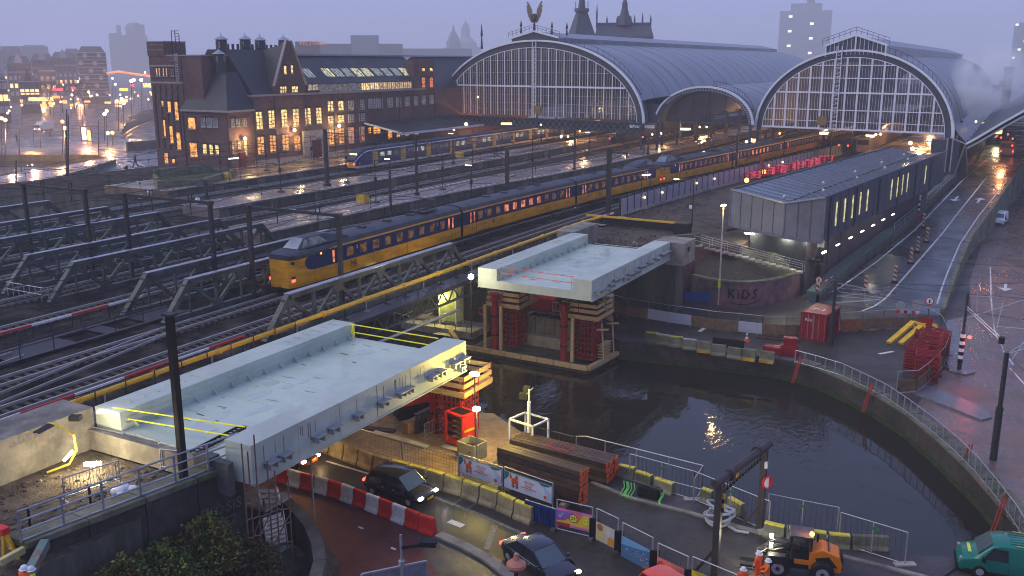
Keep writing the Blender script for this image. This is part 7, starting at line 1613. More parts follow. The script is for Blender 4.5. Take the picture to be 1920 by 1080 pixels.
for s_ in (-.55,.55):
    a=G(526,1062,.1)+Vector((s_,0,.95));b=G(512,965,2.6)+Vector((s_,0,.95));MB().tube(a,b,.03,6).tube(a,a-Vector((0,0,.95)),.03,6).tube(b,b-Vector((0,0,.95)),.03,6).build('handrail',rt,sst)
railing('wall_railing','four bar grey railing on top of the dark retaining wall in the lower left',[(-30.9,18.9,5.75),(-29.25,28.3,5.75)],1.25,6,M('rail_grey',(.33,.34,.38),.35,metal=.5),rails=(1,.68,.36,.06),r=.04,pr=.05)
railing('mesh_fence','thin black post fence on the dirt left of the retaining wall',[(-33.8,15.6,5),(-32.6,19,5),(-31.9,22.6,5)],1.3,3,blackm,rails=(1,.8,.6,.4,.2),r=.01,pr=.05)
# bushes
def bush(lab,c,r,n,mats,kind=None,name='bush'):
    t=thing(name,lab,'bush',c);rr=random.Random(int(abs(c[0]*10+c[1]*7)))
    for mi,mt in enumerate(mats):
        m=MB()
        for i in range(int(n*1.7)//len(mats)):
            th=rr.uniform(0,6.283);ph=rr.uniform(-.2,1.)*1.5;q=rr.uniform(.55,1.05)*(1+.18*math.sin(3*th+mi))
            p=Vector((r[0]*q*math.cos(th)*math.cos(ph),r[1]*q*math.sin(th)*math.cos(ph),max(.02,r[2]*q*math.sin(max(0,ph)))))
            s=rr.choice((.035,.05,.06,.08,.1));u_=Vector((rr.gauss(0,1),rr.gauss(0,1),rr.gauss(0,.6))).normalized();v_=u_.cross(Vector((rr.gauss(0,1),rr.gauss(0,1),rr.gauss(0,1)))).normalized()
            m.add([p-u_*s,p+v_*s*.6,p+u_*s,p-v_*s*.6],[(0,1,2,3)])
        m.build('foliage',mt,t,local=True,kind='stuff')
    m=MB()
    for k in range(34): a=rr.uniform(0,6.28);e_=rr.uniform(.6,1.25);m.tube((0,0,0),(r[0]*e_*math.cos(a),r[1]*e_*math.sin(a),r[2]*rr.uniform(.5,1.3)),.022,4,.008)
    m.build('stems',timberd,t,local=True);return t
lg=M('leaf_green',(.045,.085,.02),.55,var=.6,scale=3,bump=0);ly=M('leaf_yellow_green',(.16,.16,.03),.55,var=.6,scale=3,bump=0);lb_=M('leaf_brown',(.085,.045,.02),.7,var=.6,scale=3,bump=0)
for i,(px,py,z,r,nn,ms,l) in enumerate(((300,1060,1.2,(2.0,1.6,1.5),5200,[lg,lg,ly],'broad green bramble bush below the retaining wall, left'),(390,1010,1.5,(1.5,1.3,1.7),4600,[lg,lb_,ly],'tall bush with brown tips against the dark wall'),(350,1085,1.,(1.7,1.4,1.3),4200,[lg,ly,lg],'bright green bush at the bottom edge'),(460,1030,.8,(1.3,1.4,1.2),3200,[lg,lb_,lb_],'brownish bush near the scaffold stairs'),(230,1075,1.4,(1.6,1.4,1.3),3600,[lg,ly,lb_],'bush in the corner under the pale green beam'),(430,1080,.4,(1.2,1.,.8),2400,[lg,lb_],'low dark scrub at the bottom of the pit'))):
    bush(l,onX(px,py,-28.6+.3*i%1.2)-Vector((0,0,.9)),r,nn,ms)
MB().prism([(-36,14),(-30,18.9),(-28.9,28.6),(-30,33.5),(-26,31),(-24.6,27),(-24,14)],-.2,.1,mt=0).build('pit_ground',dirt,kind='structure')
rows=[]
for j in range(8):
    rows.append([(-30.2+(.75 if y<23 else max(.26,.75-(y-23)*.13))*j+(y-19)*.16,y,(3.6 if y<24 else 3.6-(y-24)*.45)*(1-j/7)**1.2+.1+.12*math.sin(j*2+y)) for y in (13,16,19,21.5,24,26.5,28.3,30.5)])
MB().grid(rows).build('pit_slope',dirt,kind='structure',smooth=True)
gbm=MB();a=G(85,1018,5.6);b=a+Vector((3.2,-4.2,-.6));gbm.beam(a,b,.3,.35).build('pale_green_beam',M('patina_beam',(.16,.24,.22),.5,dirt=(.2,.08,.05),dscale=1.5),label='pale green rusty beam pointing down from the end of the wall railing',cat='beam')
MB().beam(G(0,1055,5.3),G(82,1010,5.6),.2,.25).build('yellow_edge_beam',M('pale_yellow_beam',(.5,.45,.2),.5),label='pale yellow beam along the edge of the dirt at the lower left',cat='beam')
# loose things on the dirt
wb=thing('work_lamp','bright tube work lamp lying on the dirt','work lamp',G(173,872,5.4));q=G(173,872,5.5);MB().tube(q+Vector((-.35,-.1,0)),q+Vector((.35,.15,.1)),.1,8).build('tube',glow_b,wb);MB().tube(q,G(190,905,5),.03,5).tube(q,G(165,900,5),.03,5).build('stand',steel,wb);lamp(q+Vector((.0,-.1,.35)),520,(1,.8,.42),.25)
wb=thing('work_lamp','slanting tube work lamp by the concrete wall','work lamp',G(127,855,5.6));q=G(127,855,5.8);MB().tube(q+Vector((-.15,-.1,-.2)),q+Vector((.25,.1,.25)),.07,8).build('tube',glow_w,wb);lamp(q+Vector((.3,0,.2)),90,(1,.75,.4),.2)
wb=thing('work_lamp','flood lamp on top of the concrete wall end at the lower bridge','work lamp',G(193,772,7.05));q=G(193,772,7.15);MB().box(q,(.5,.2,.12),.5).build('tube',glow_w,wb);lamp(q+Vector((-.1,-.1,.35)),60,(1,.85,.5),.2)
wb=thing('work_lamp','flood lamp beside the foot of the black mast','work lamp',G(308,850,5.6));q=G(308,850,5.6);MB().box(q,(.35,.12,.12),.3).build('tube',glow_w,wb);lamp(q+Vector((0,-.1,.25)),140,(1,.8,.4),.2)
ch_=thing('yellow_hose','yellow hose looping over the concrete wall onto the dirt','hose',G(90,795,7));P_=[G(90,793,7.05),G(115,800,7.02),G(138,815,6.8),G(143,845,5.9),G(130,870,5.3),G(88,886,5.05)];MB().pipe(P_,.05,6).build('hose_run',M('hose_yellow',(.6,.45,.05),.4),ch_,smooth=True)
tb=thing('rubbish_bags','white plastic bags lying on the dirt beside the railing','bag',G(232,925,5));q=G(232,928,5)
for dx,dy,s in ((0,0,.35),(.3,.2,.28),(-.25,-.15,.25),(.15,-.2,.22)): MB().ball(q+Vector((dx,dy,s*.7)),s,8,sz=.8).build('bag',white,tb)
MB().beam(G(270,925,5),G(318,898,5)+Vector((0,0,.1)),.12,.08).build('plank',timber,label='pale plank lying on the dirt near the mast foot',cat='plank')
MB().beam(G(18,1028,5),G(50,1042,5),.12,.08).build('plank',timber,label='short plank on the dirt near the yellow stand',cat='plank')
ys_=thing('yellow_stand','yellow and red steel stand on the dirt at the left edge','stand',G(8,1040,5));q=G(8,1045,5);MB().beam(q,q+Vector((.2,0,1.1)),.12,.12).beam(q+Vector((.6,.2,0)),q+Vector((.2,0,1.1)),.12,.12).build('leg',yellow,ys_);MB().box(q+Vector((.1,0,1.15)),(.5,.3,.25)).build('top',redpl,ys_)
MB().tube(G(15,890,5),G(15,890,5)+Vector((0,0,.12)),.35,10).build('lime_bucket_lid',M('lime',(.3,.7,.03),.5),label='lime green lid lying by the long concrete wall',cat='lid')
MB().box(G(142,788,7.0)+Vector((0,0,.12)),(.5,.35,.22),.5).build('black_case',blackm,label='black case on top of the long concrete wall',cat='case')
ply=thing('pallet','pale slatted pallet on top of the long concrete wall','pallet',G(52,818,7));
for k in range(6): a=G(22+k*9,828-k*3,7.03);MB().beam(a,a+Vector((.5,-.35,0)),.14,.04).build('slat',timber,ply)
MB().prism([tuple((G(x,y,7))[:2]) for x,y in ((62,812),(92,795),(103,800),(75,815))],7.02,7.06).build('black_sheet',blackm,label='black sheet on top of the long concrete wall',cat='sheet')
# ---------------- catenary portals and masts ----------------
mast=M('mast_steel',(.045,.043,.045),.5,metal=.3,var=.3,scale=2)
def portal(lab,ax,bx_,y,zt=12.4):
    t=thing('catenary_portal',lab,'catenary portal',(ax,y,5),0,'catenary portals over the old bridges')
    for x in (ax,bx_): MB().bx(x-.14,x+.14,y-.14,y+.14,4.6,zt).build('post',mast,t);MB().box((x,y,zt),(.42,.42,.3)).build('cap',mast,t)
    MB().beam((ax,y,zt),(bx_,y,zt),.2,.22).build('cross_beam',mast,t)
    for f_ in (.33,.78):
        x=ax+(bx_-ax)*f_; m=MB();m.beam((x-.2,y,zt),(x-.2,y,zt+.55),.07,.07).beam((x+.2,y,zt),(x+.2,y,zt+.55),.07,.07).beam((x-.24,y,zt+.55),(x+.24,y,zt+.55),.1,.1);m.build('insulator_frame',mast,t)
        MB().tube((x,y,zt-.1),(x,y,zt-1.1),.04,6).build('hanger',mast,t)
portal('leftmost catenary portal over the old truss bridges',-78.1,-69.9,52.3);portal('middle catenary portal over the old truss bridges',-64.8,-55.1,52.2);portal('nearest catenary portal, its right post in front of the yellow train',-51.,-42.4,52.1)
def cmast(lab,px,py,pt,z=6.4,arm=None,w_=.3):
    q=G(px,py,z);d=math.hypot(q.x,q.y);tp=atD(px,pt,d);t=thing('catenary_mast',lab,'mast',q,0,'masts among the tracks')
    MB().beam(q,(q.x,q.y,tp.z),w_,w_,up=(0,1,0)).box(q+Vector((0,0,.15)),(w_*1.9,w_*1.9,.3)).build('post',mast,t)
    if arm:
        zz=tp.z-.5; MB().beam((q.x,q.y,zz),(q.x+arm,q.y,zz-.0),.12,.12).beam((q.x,q.y,zz-.9),(q.x+arm*.8,q.y,zz-.1),.07,.07).build('arm',mast,t)
        MB().tube((q.x+arm*.9,q.y,zz),(q.x+arm*.9,q.y,zz-.6),.05,6).build('insulator',mast,t)
    return q,tp
for a in (('tall mast on the low platform left of the blue train',614,348,242,6.4,3.4,.42),('mast on the middle island platform in front of the blue train',782,366,256,6.4,2.6,.26),('thick mast behind the roof of the yellow train',951,352,282,6.4,-2.2,.42),
    ('heavy blue grey mast in front of the yellow train near the coupled sets',1140,402,278,5.2,2.4,.5),('tall mast left of the grey hall',1379,335,250,5.4,-1.6,.3),('mast by the lit crates under the right hall',1556,300,246,5.4,-2,.25),
    ('double post at the end of the platform, left of the red signal',733,402,328,6.4,None,.2),('mast beyond the third platform near the hall',1077,318,228,6.4,1.8,.26),('slim mast at the foot of the large hall',1188,262,238,6.4,None,.3),
    ('short dark mast at the end of the first platform',388,372,338,6.4,None,.26),('short mast at the start of the low platform',461,352,340,6.4,None,.2),('mast right of the blue train windows',850,308,262,6.4,None,.2),
    ('mast in front of the middle vault',1328,262,238,6.4,-1.5,.25),('mast under the right end of the large hall',1215,290,250,6.4,2.,.3)): cmast(*a)
q=G(1110,402,5.3);MB().beam(G(1100,403,6.3),G(1290,420,6.3),.2,.2).build('yellow_beam',yellow,label='yellow pipe on a black beam crossing the dug out ground left of the grey hall',cat='pipe')
MB().beam(G(1125,413,5.6),G(1290,428,5.6),.4,.9).build('black_beam',blackm,label='black girder under the yellow crossing pipe',cat='girder')
MB().box(G(1280,432,5.6),(1.6,1.2,1.6)).build('black_box',blackm,label='black box at the right end of the yellow crossing pipe',cat='box')
t=thing('black_mast','tall black mast rising in front of the lower bridge','mast',(-29.9,25.7,5))
MB().beam((-29.9,25.7,5.0),(-29.9,25.7,13.),.26,.28,up=(0,1,0)).build('post',M('mast_black',(.02,.02,.024),.4,metal=.3),t);MB().box((-29.9,25.7,5.2),(.7,.7,.4)).build('base_block',blackm,t);MB().box((-29.9,25.7,13),(.5,.4,.1)).build('cap',mast,t)
# lamp posts on platforms
def plamp(lab,px,py,pt,head=True,z=6.4,lit=False,box=True):
    q=G(px,py,z);d=math.hypot(q.x,q.y);tp=atD(px,pt,d);t=thing('platform_lamp_post',lab,'lamp post',q,0,'slim lamp posts on the platforms')
    MB().tube(q,(q.x,q.y,tp.z),.06,6).box(q+Vector((0,0,.08)),(.8,.5,.16)).build('pole',mast,t)
    MB().box((q.x,q.y,tp.z),(2.2,.2,.1)).build('head_bar',mast if not lit else mast,t)
    if lit: MB().box((q.x-.4,q.y,tp.z+.12),(.8,.2,.06)).build('lit_tube',glow_w,t)
    if box: MB().box((q.x,q.y,q.z+(tp.z-q.z)*.55),(.25,.25,.5)).build('speaker_box',blackm,t)
for i,a in enumerate(((527,360,285,),(705,380,300),(830,356,285),(884,378,312),(850,305,252),(651,342,256),(886,318,265),(998,345,262),(1030,302,285),(500,320,270),(415,333,280),(585,306,255),(1105,286,250),(1260,330,300),(1175,312,270),(732,352,300),(960,268,248))):
    plamp('slim platform lamp post, %s'%(['left of the blue train nose','between yellow train and blue train','in the middle of the second track gap','just above the yellow train roof','at the blue train middle','right at the blue train nose','at the right part of the blue train','near the thick mast','by the large hall right foot','at the brick building door','at the planter end','by the stone portal','before the middle vault','right of the crane','next to the red signal','behind the pantograph','under the large hall'][i]),*a,lit=i in (3,4,12,15))
for i,(px,py,lab) in enumerate(((438,297,'platform shelter sign with white lit strip at the end of the brick building platform'),(1000,352,'lit white strip sign above the yellow train roof, left one'),(1212,328,'lit white strip sign above the yellow train roof, right one'))):
    q=atD(px,py,G(px,py+38,6.4).length*.985);t=thing('lit_sign',lab,'sign',(q.x,q.y,6.4));MB().box(q,(1.5,.2,.1),R(70)).build('lit_strip',glow_w,t);MB().tube((q.x-.3,q.y-.8,6.4),(q.x-.3,q.y-.8,q.z),.05,6).tube((q.x+.3,q.y+.8,6.4),(q.x+.3,q.y+.8,q.z),.05,6).build('post',mast,t)
for i,(px,py,l) in enumerate(((680,378,'on the nearest platform left of the lamp post'),(862,295,'on the second platform near the blue train'),(424,336,'at the brick platform edge'))):
    q=G(px,py,6.4);MB().box(q+Vector((0,0,.45)),(1.2,1.0,.9)).build('sand_bin',M('bin_yellow',(.6,.38,.03),.5),label='yellow box '+l,cat='box')
for i,(px,py) in enumerate(((553,418),(372,393),(265,388),(282,378))):
    q=G(px,py,5.5);tt_=thing('signal_globe','white backed round signal on a short post, %s'%('left of the yellow train','beside the middle portal','left of the middle portal','behind the second girder')[i],'signal',q);MB().tube(q,q+Vector((0,0,1.)),.06,6).build('post',mast,tt_);MB().ball(q+Vector((0,0,1.25)),.32,8).build('globe',white,tt_)
q=G(1207,292,6.4);t=thing('shunting_signal','red train signal on a mast behind the yellow train','signal',q);MB().tube(q,q+Vector((0,0,3.6)),.12,8).build('post',mast,t);MB().box(q+Vector((0,0,3)),(.8,.5,1.6)).build('head',blackm,t);MB().ball(q+Vector((-.2,-.3,3.4)),.14,8).build('red_lamp',glow_r,t)
# overhead wires
for key,zz in (('a',11),('b',11),('c',11),('d',11),('e',11),('f',11),('g',11.1),('h',11)):
    f=TPATH[key];m=MB()
    for y in range(-10,170,12):
        m.tube((f(y),y,zz),(f(y+12),y+12,zz),.028,4,cap=False)
        m.tube((f(y),y,zz+1.1),(f(y+6),y+6,zz+.5),.022,4,cap=False).tube((f(y+6),y+6,zz+.5),(f(y+12),y+12,zz+1.1),.022,4,cap=False)
    m.build('overhead_wire',mast,label='overhead wires above the '+TL[key].split(' ',1)[1].replace('at the kerb of','along'),cat='overhead wire')
for i,y in enumerate((62,78,92,106,120,134,150,166)):
    m=MB();m.tube((-101,y,12.6),(-70,y,12.2),.03,4).tube((-70,y,12.2),(-42,y,12.5),.03,4)
    for x in (-92,-79,-74.6,-59,-53,-47): m.tube((x,y,12.3),(x,y,11.1),.025,4).ball((x,y,11.7),.09,5)
    m.build('span_wire',mast,label='cross span wire with insulators over the tracks, %s from the front'%ORD[i],cat='wire')
# ---------------- lights inside the station ----------------
warm=(1,.52,.2)
for x,y,p in ((-104,185,900),(-85,190,900),(-85,215,900),(-69,195,900),(-69,225,900),(-48,190,700),(-47,215,700),(-38,215,500),(-20,190,900),(-19,215,900),(-100,215,700),(-90,250,900),(-60,250,900),(-30,245,900),(-20,250,700)):
    lamp((x,y,10.2),p*3.2,warm,.4)
ip=[(1053,255,'double'),(896,182,'n'),(1087,246,0),(1052,257,0),(1065,256,0),(1223,252,0),(1240,250,0),(1312,238,0),(1325,238,0),(1408,263,1),(1414,264,1),(1625,254,0),(1642,252,0),(1651,252,0),(1707,268,1),(1711,279,1),(1262,287,0),(874,233,1),(851,243,0),(1240,300,0),(1462,250,0),(1290,242,0),(941,232,0),(1014,234,0),(1760,267,0),(1830,228,0)]
for i,(px,py,k) in enumerate(ip):
    q=atD(px,py,195 if px>600 else 180)
    MB().ball(q,.2 if k!=1 else .36,8).build('station_lamp',glow_w if i%3==0 else glow_y,label='small glowing station lamp %s'%(['hanging above the platforms left of the large hall foot','high inside the left hall','right of the pair under the large hall','left of a close pair under the large hall','right of a close pair under the large hall','left under the middle vault','second under the middle vault','middle pair left under the small vault','middle pair right under the small vault','large white disc left of the right hall','yellow one next to the large white disc','left under the right hall','middle one under the right hall','right of the pair under the right hall','white disc at the right end of the right hall','small one below the white disc at the right','above the yellow train roof at the vault','white ball above the blue train','yellow ball above the blue train','low between masts at the vault','flat bright one left under the right hall','over the middle platform','bright under the canopy end','small one under the left hall truss','at the outer column of the right hall','under the bus station roof'][i]),cat='lamp')
for i,(px,py,w_) in enumerate(((1545,250,1.6),(1633,255,1.4),(1285,242,2),(950,232,2.2),(1400,266,.6))):
    MB().box(atD(px,py,200),(w_,.1,.4),R(20)).build('platform_sign',glow_w if i!=3 else glow_y,label='lit platform sign '+('left under the right hall','in the middle under the right hall','under the middle vault','under the left hall truss','beside the white disc')[i],cat='sign')
for i,(px,py) in enumerate(((1143,260),(1573,272),(1590,273),(1868,256),(1877,258),(1899,260),(1898,273),(1890,252))):
    q=atD(px,py,190 if px<1700 else 205);MB().ball(q,.16,6).build('tail_lamp',glow_r,label='small red tail lamp '+('of a train inside the left hall','left of a train under the right hall','right of a train under the right hall','left at the bus station','second at the bus station','upper right at the bus station','lower right at the bus station','topmost at the bus station')[i],cat='lamp')
MB().box(atD(1856,240,230),(5,.4,2.4),R(10)).build('lit_bus_shelter',M('shelter_glow',(.3,.3,.1),.4,emit=(1,.85,.35),es=.8,evar=.6,bump=0),label='yellow lit wall under the bus station roof',cat='shelter')
lamp((-3,195,8),1200,(1,.35,.12),.4);lamp((-5,230,8),900,(1,.8,.4),.4)
bus=thing('parked_bus','pale bus seen from behind under the bus station roof at the right edge','bus',(-3.2,200,5.2))
bus.location=(-2.6,206,5.3)
MB().bx(-1.25,1.25,0,9,.3,2.9).build('body',cladl,bus,local=True,bevel=.1);MB().bx(-1.1,1.1,-.02,0,1.7,2.7).build('rear_window',glassd,bus,local=True)
for s in (-1,1): MB().bx(s*1.05-.12,s*1.05+.12,-.05,.0,.9,1.2).build('tail_light',glow_r,bus,local=True)
dtr=thing('dark_train','dark train with two red tail lamps inside the left hall','train',(-78.9,196,5.5));MB().bx(-80.2,-77.6,196,260,5.9,9.).build('body',blackm,dtr,bevel=.2)
dtr=thing('parked_train','pale ended train under the right hall','train',(-26,190,5.5));MB().bx(-29.,-26.4,196,250,5.9,8.8).build('body',M('beige_train',(.25,.2,.18),.4),dtr,bevel=.2);MB().bx(-28.7,-26.7,195.9,196,7.3,8.3).build('windscreen',glassd,dtr)
# people on platforms (dark figures) are built below
# ---------------- tram masts on the right ----------------
def tmast(lab,px,py,pt,arms,w_=.14,stripes=False,mat=None):
    q=G(px,py,0);d=math.hypot(q.x,q.y);t=thing('tram_mast',lab,'mast',q,0,'tram wire masts on the right');h=atD(px,pt,d).z
    MB().tube(q,(q.x,q.y,h*.5),w_*1.2,10).tube((q.x,q.y,h*.5),(q.x,q.y,h),w_*.8,10).build('pole',mat or steel,t)
    if stripes:
        for k in range(8): MB().tube((q.x,q.y,.7+k*.28),(q.x,q.y,.98+k*.28),w_*1.45,10).build('band',white if k%2 else blackm,t)
    m=MB()
    for a,b in arms: m.pipe([Vector((q.x+a[0],q.y+a[1],h+a[2])),Vector((q.x+b[0],q.y+b[1],h+b[2]))],.035,5)
    if arms: m.build('bracket_arm',galv,t)
    return q,h
q,h=tmast('grey tram mast with lattice bracket beside the red container',1557,648,525,(((0,0,-.2),(3.4,1.6,-.9)),((0,0,-1.4),(3.4,1.6,-.9)),((0,0,-.6),(3.2,2.6,-1.2)),((0,0,-1.3),(2.8,.6,-1.4)),((2.2,1.,-.7),(2.2,1.,-1.9)),((0,0,-1.9),(3.5,.4,-1.3))),.16)
q,h=tmast('tram mast with black and white bands and a red light on the traffic island',1798,695,548,(((0,0,-.2),(4.,1.2,-.2)),((0,0,-2.),(4.,1.2,-.2)),((0,0,-1.2),(2.6,-1.8,-2.9)),((0,0,-1.0),(2.6,-1.8,-2.7)),((2.4,.8,-.4),(2.2,-.2,-2.4))),.13,True)
MB().ball(q+Vector((.45,0,2.75)),.14,8).build('red_signal',glow_r,label='glowing red traffic light on the banded mast',cat='traffic light');MB().tube(q+Vector((2.6,-1.8,h-3.1)),q+Vector((2.6,-1.8,h-2.6)),.22,8).build('span_weight',blackm,label='dark wire weight hanging from the banded tram mast arm',cat='weight');lamp(q+Vector((.8,-.2,2.6)),60,(1,.06,.03),.15)
q,h=tmast('tall grey tram mast at the lower right edge by the quay railing',1862,862,658,(((0,0,-.1),(3.5,1,1.6)),((0,0,-.1),(3.2,3,2.2)),((0,0,-1.1),(1.2,3,.8))),.17)
for i,(a,b) in enumerate((((1560,520),(1925,560)),((1560,535),(1925,600)),((1730,440),(1925,462)),((1700,480),(1925,500)),((1885,660),(1925,640)),((1800,560),(1925,700)),((1640,530),(1925,530)))):
    p_=G(*a,6.2);q_=G(*b,6.4);mid=(p_+q_)/2-Vector((0,0,.25));MB().pipe([p_,mid,q_],.02,4).build('span_wire',steel,label='thin span wire over the tram street, %s from the top'%ORD[i],cat='wire')
q=G(1347,572);h=atD(1357,385,math.hypot(q.x,q.y)).z;t=thing('street_lamp','tall pale lamp post in front of the curved brick wall, lit at its top','street lamp',q);MB().tube(q,(q.x,q.y,h),.1,8,.06).build('pole',M('pale_post',(.45,.42,.36),.5),t);MB().box((q.x,q.y-.1,h),(.34,.6,.14)).build('head',glow_s,t);MB().box(q+Vector((0,-.12,2.2)),(.25,.05,.8)).build('yellow_plate',M('lime_plate',(.6,.7,.03),.5),t);lamp((q.x,q.y-.3,h-.3),120,(1,.75,.35),.15)
q=G(1297,425,5.2);t=thing('platform_mast','slim black mast with arm near the yellow crossing pipe','mast',q);MB().tube(q,q+Vector((0,0,5.2)),.08,8).tube(q+Vector((0,0,5.2)),q+Vector((-2.2,0,5.3)),.06,6).build('pole',mast,t);MB().box(q+Vector((-.2,0,2.2)),(.35,.2,.35)).build('white_box',white,t);MB().box(q+Vector((-2.,0,5.2)),(.5,.25,.06)).build('lamp_head',glow_s,t);lamp(q+Vector((-2,-.1,5.0)),150,(1,.7,.3),.15)
MB().tube(G(590,992,0),G(590,992,0)+Vector((0,0,4.5)),.05,8).build('slim_pole',galv,label='slim grey pole beside the red cycle lane',cat='pole')
MB().tube(G(1393,700,0),G(1393,700,0)+Vector((0,0,.9)),.04,6).build('bollard_post',galv,label='short post at the end of the ramp fence',cat='post') if False else None
# ---------------- floodlights of the works ----------------
q=atD(883,519,72);t=thing('flood_light','brilliant white floodlight hanging at the corner of the far bridge section','floodlight',q)
MB().ball(q,.22,10).build('lamp_globe',glow_b,t);MB().tube(q,q+Vector((0,0,-5.)),.04,6).build('pole',steel,t);lamp(q+Vector((.3,-1.2,-1.2)),150,(1,.83,.36),.25)
q=Vector((-27.3,45.6,4.9));t=thing('flood_light','floodlight under the far corner of the lower bridge lighting the work floor','floodlight',q);MB().box(q,(.5,.3,.2)).build('lamp_head',glow_w,t);MB().tube(q,(q.x,q.y,0),.04,6).build('bracket',steel,t);lamp(q+Vector((1.6,0.5,.1)),1500,(1,.72,.13),.3)
q=Vector((-25.6,42.9,3.9));t=thing('flood_light','low floodlight on a pole above the timber stack','floodlight',q);MB().tube((q.x,q.y,0),q,.04,6).build('pole',galv,t);MB().box(q,(.35,.3,.2)).build('lamp_head',glow_w,t);lamp(q+Vector((0,.1,-.25)),520,(1,.78,.2),.2)
lamp((-36,39,3.8),260,(1,.55,.15),.3)
q=G(600,700,4.4);t=thing('flood_light','yellow floodlight below the service walkway openings','floodlight',(-54,33,2.5));MB().box((-54,33,2.5),(.5,.5,.3)).build('lamp_head',glow_y,t);lamp((-54,33,3.2),350,(1,.85,.15),.3)
# yellow lit works under the old bridge
yb=thing('lit_work_boat','yellow lit work pontoon with timber and a glass cabin under the old bridge','pontoon',(-46,72,-1.4))
MB().bx(-50,-42.2,70,73.4,-1.55,-.9).build('hull',concl,yb)
c=G(846,590,0);MB().bx(c.x-.9,c.x+.9,c.y-.6,c.y+.6,-.5,2.9).build('cabin',M('cabin_glass',(.2,.22,.12),.2,emit=(.9,.85,.3),es=.14,evar=.8,bump=0),yb)
for sx in (-.9,.9):
    for sy in (-.6,.6): MB().bx(c.x+sx-.06,c.x+sx+.06,c.y+sy-.06,c.y+sy+.06,-.9,3.3).build('cabin_post',white,yb)
for k in range(7): a=G(755+k*10,592+k*1.5,-.7);MB().beam(a,a+Vector((1.3,random.uniform(-.4,.5),random.uniform(.1,.7))),.25,.08).build('plank',timber,yb)
lamp((-46,70.6,1.8),420,(1,.9,.25),.25)
railing('pontoon_railing','thin railing along the yellow lit pontoon',[(-50.5,69.6,-.9),(-42,68.8,-.9)],.95,7,galv,rails=(1,))
MB().add([tuple(G(x,y,-1.3)) for x,y in ((812,626),(846,609),(868,618),(850,632))],[(0,1,2,3)]).build('floating_board',concl,label='pale board floating by the left formwork tower',cat='board')
m=MB();c=G(904,593,0);
for k in range(14): a=6.283*k/14;b=6.283*(k+1)/14;m.tube(c+Vector((.34*math.cos(a),0,.5+.34*math.sin(a))),c+Vector((.34*math.cos(b),0,.5+.34*math.sin(b))),.08,6)
m.build('life_ring',redpl,label='red life ring at the water edge left of the formwork tower',cat='life ring')
# red tractor and boxes behind the pier
def wheel(par,c,r,w_,rim=galv,ax='x'):
    m=MB();d=Vector((w_/2,0,0)) if ax=='x' else Vector((0,w_/2,0));c=Vector(c)
    t_=m.tube(c-d,c+d,r,20).build('wheel',blackm,par,local=True,smooth=False,bevel=.03);MB().tube(c-d*1.04,c+d*1.04,r*.55,14).build('rim',rim,t_,local=True);return t_
tr_=thing('red_tractor','red telehandler with large wheel and pale cab behind the crowd barriers','tractor',(-32.4,75.4,0),R(-10))
MB().bx(-2.2,1.4,-.8,.8,.8,1.5).build('body',redpl,tr_,local=True,bevel=.06);MB().bx(.2,1.5,-.75,.6,1.5,2.9).build('cab',carglass,tr_,local=True);MB().bx(.15,.3,-.8,.65,1.2,2.95).bx(1.4,1.55,-.8,.65,1.2,2.95).build('cab_frame',whpl,tr_,local=True);MB().beam((1.2,.0,2.),(-3.1,-.1,1.6),.3,.3).build('boom',redpl,tr_,local=True)
for x in (-1.5,1.2):
    for y in (-.85,.85): wheel(tr_,(x,y,.62),.62,.4,whpl,'y')
gx=thing('red_generator','dark red generator box under the far bridge section','generator',(-37.2,75.3,0));MB().bx(-1.3,1.3,-.8,.8,.1,1.9).build('body',red,gx,local=True,bevel=.04);MB().bx(-1.2,1.2,-.7,.7,1.9,2.05).build('roof',redpl,gx,local=True)
gx=thing('blue_box','dark blue tank beside the red generator','tank',(-34.9,76,0));MB().bx(-.9,.9,-.6,.6,0,2).build('body',clad,gx,local=True,bevel=.05);MB().bx(.1,.7,-.62,-.6,.9,1.6).build('label_plate',stone,gx,local=True)
# debris on the building ground behind the far section
db=thing('scrap_heap','heap of scrap timber and bags on the dug out ground beyond the far bridge section','scrap heap',(-32,85,5))
rr=random.Random(9)
for k in range(40):
    a=Vector((rr.uniform(-34,-30.3),rr.uniform(84,87.5),rr.uniform(5.05,5.5)));MB().beam(a,a+Vector((rr.uniform(-.9,.9),rr.uniform(-.9,.9),rr.uniform(-.05,.1))),.1,.07).build('scrap_piece',[timber,timberd,galv,wood][k%4],db)
MB().ball((-30.4,85.8,5.35),.5,8,sz=.7).build('white_bag',white,label='white sack beside the scrap heap',cat='sack')
for i in range(2): barrier_gate('crowd barrier at the far end of the far bridge deck, %s'%('left','right')[i],(-35.2+i*2.6,81.6,5.1),(-32.8+i*2.6,81.7,5.1),.95)
rr=random.Random(4)
for nm,lab,cx,cyy,R1,R2,n_ in (('rubble','loose rubble and clods on the dirt strip beside the white panel wall',-38,106,2.2,12,160),('rubble','clods and debris on the dug out ground beyond the far bridge section',-33.5,88,4.5,5,200),('rubble','clods on the dirt pit in the lower left',-34,20,3.4,6.5,300)):
    m=MB()
    for k in range(n_): m.ball((cx+rr.uniform(-R1,R1),cyy+rr.uniform(-R2,R2),5.0 if cyy<60 else 5.22),rr.uniform(.04,.16),4,sz=.6)
    m.build(nm,dirt,label=lab,cat='rubble',kind='stuff')
MB().bx(-41.4,-40.4,96,103,5.2,5.24).build('slab',concl,kind='structure')
stripebar('red and white barrier boards at the end of the yellow pipe',(-42.2,88,0),(-41.3,101,0),5.9,.22,14)
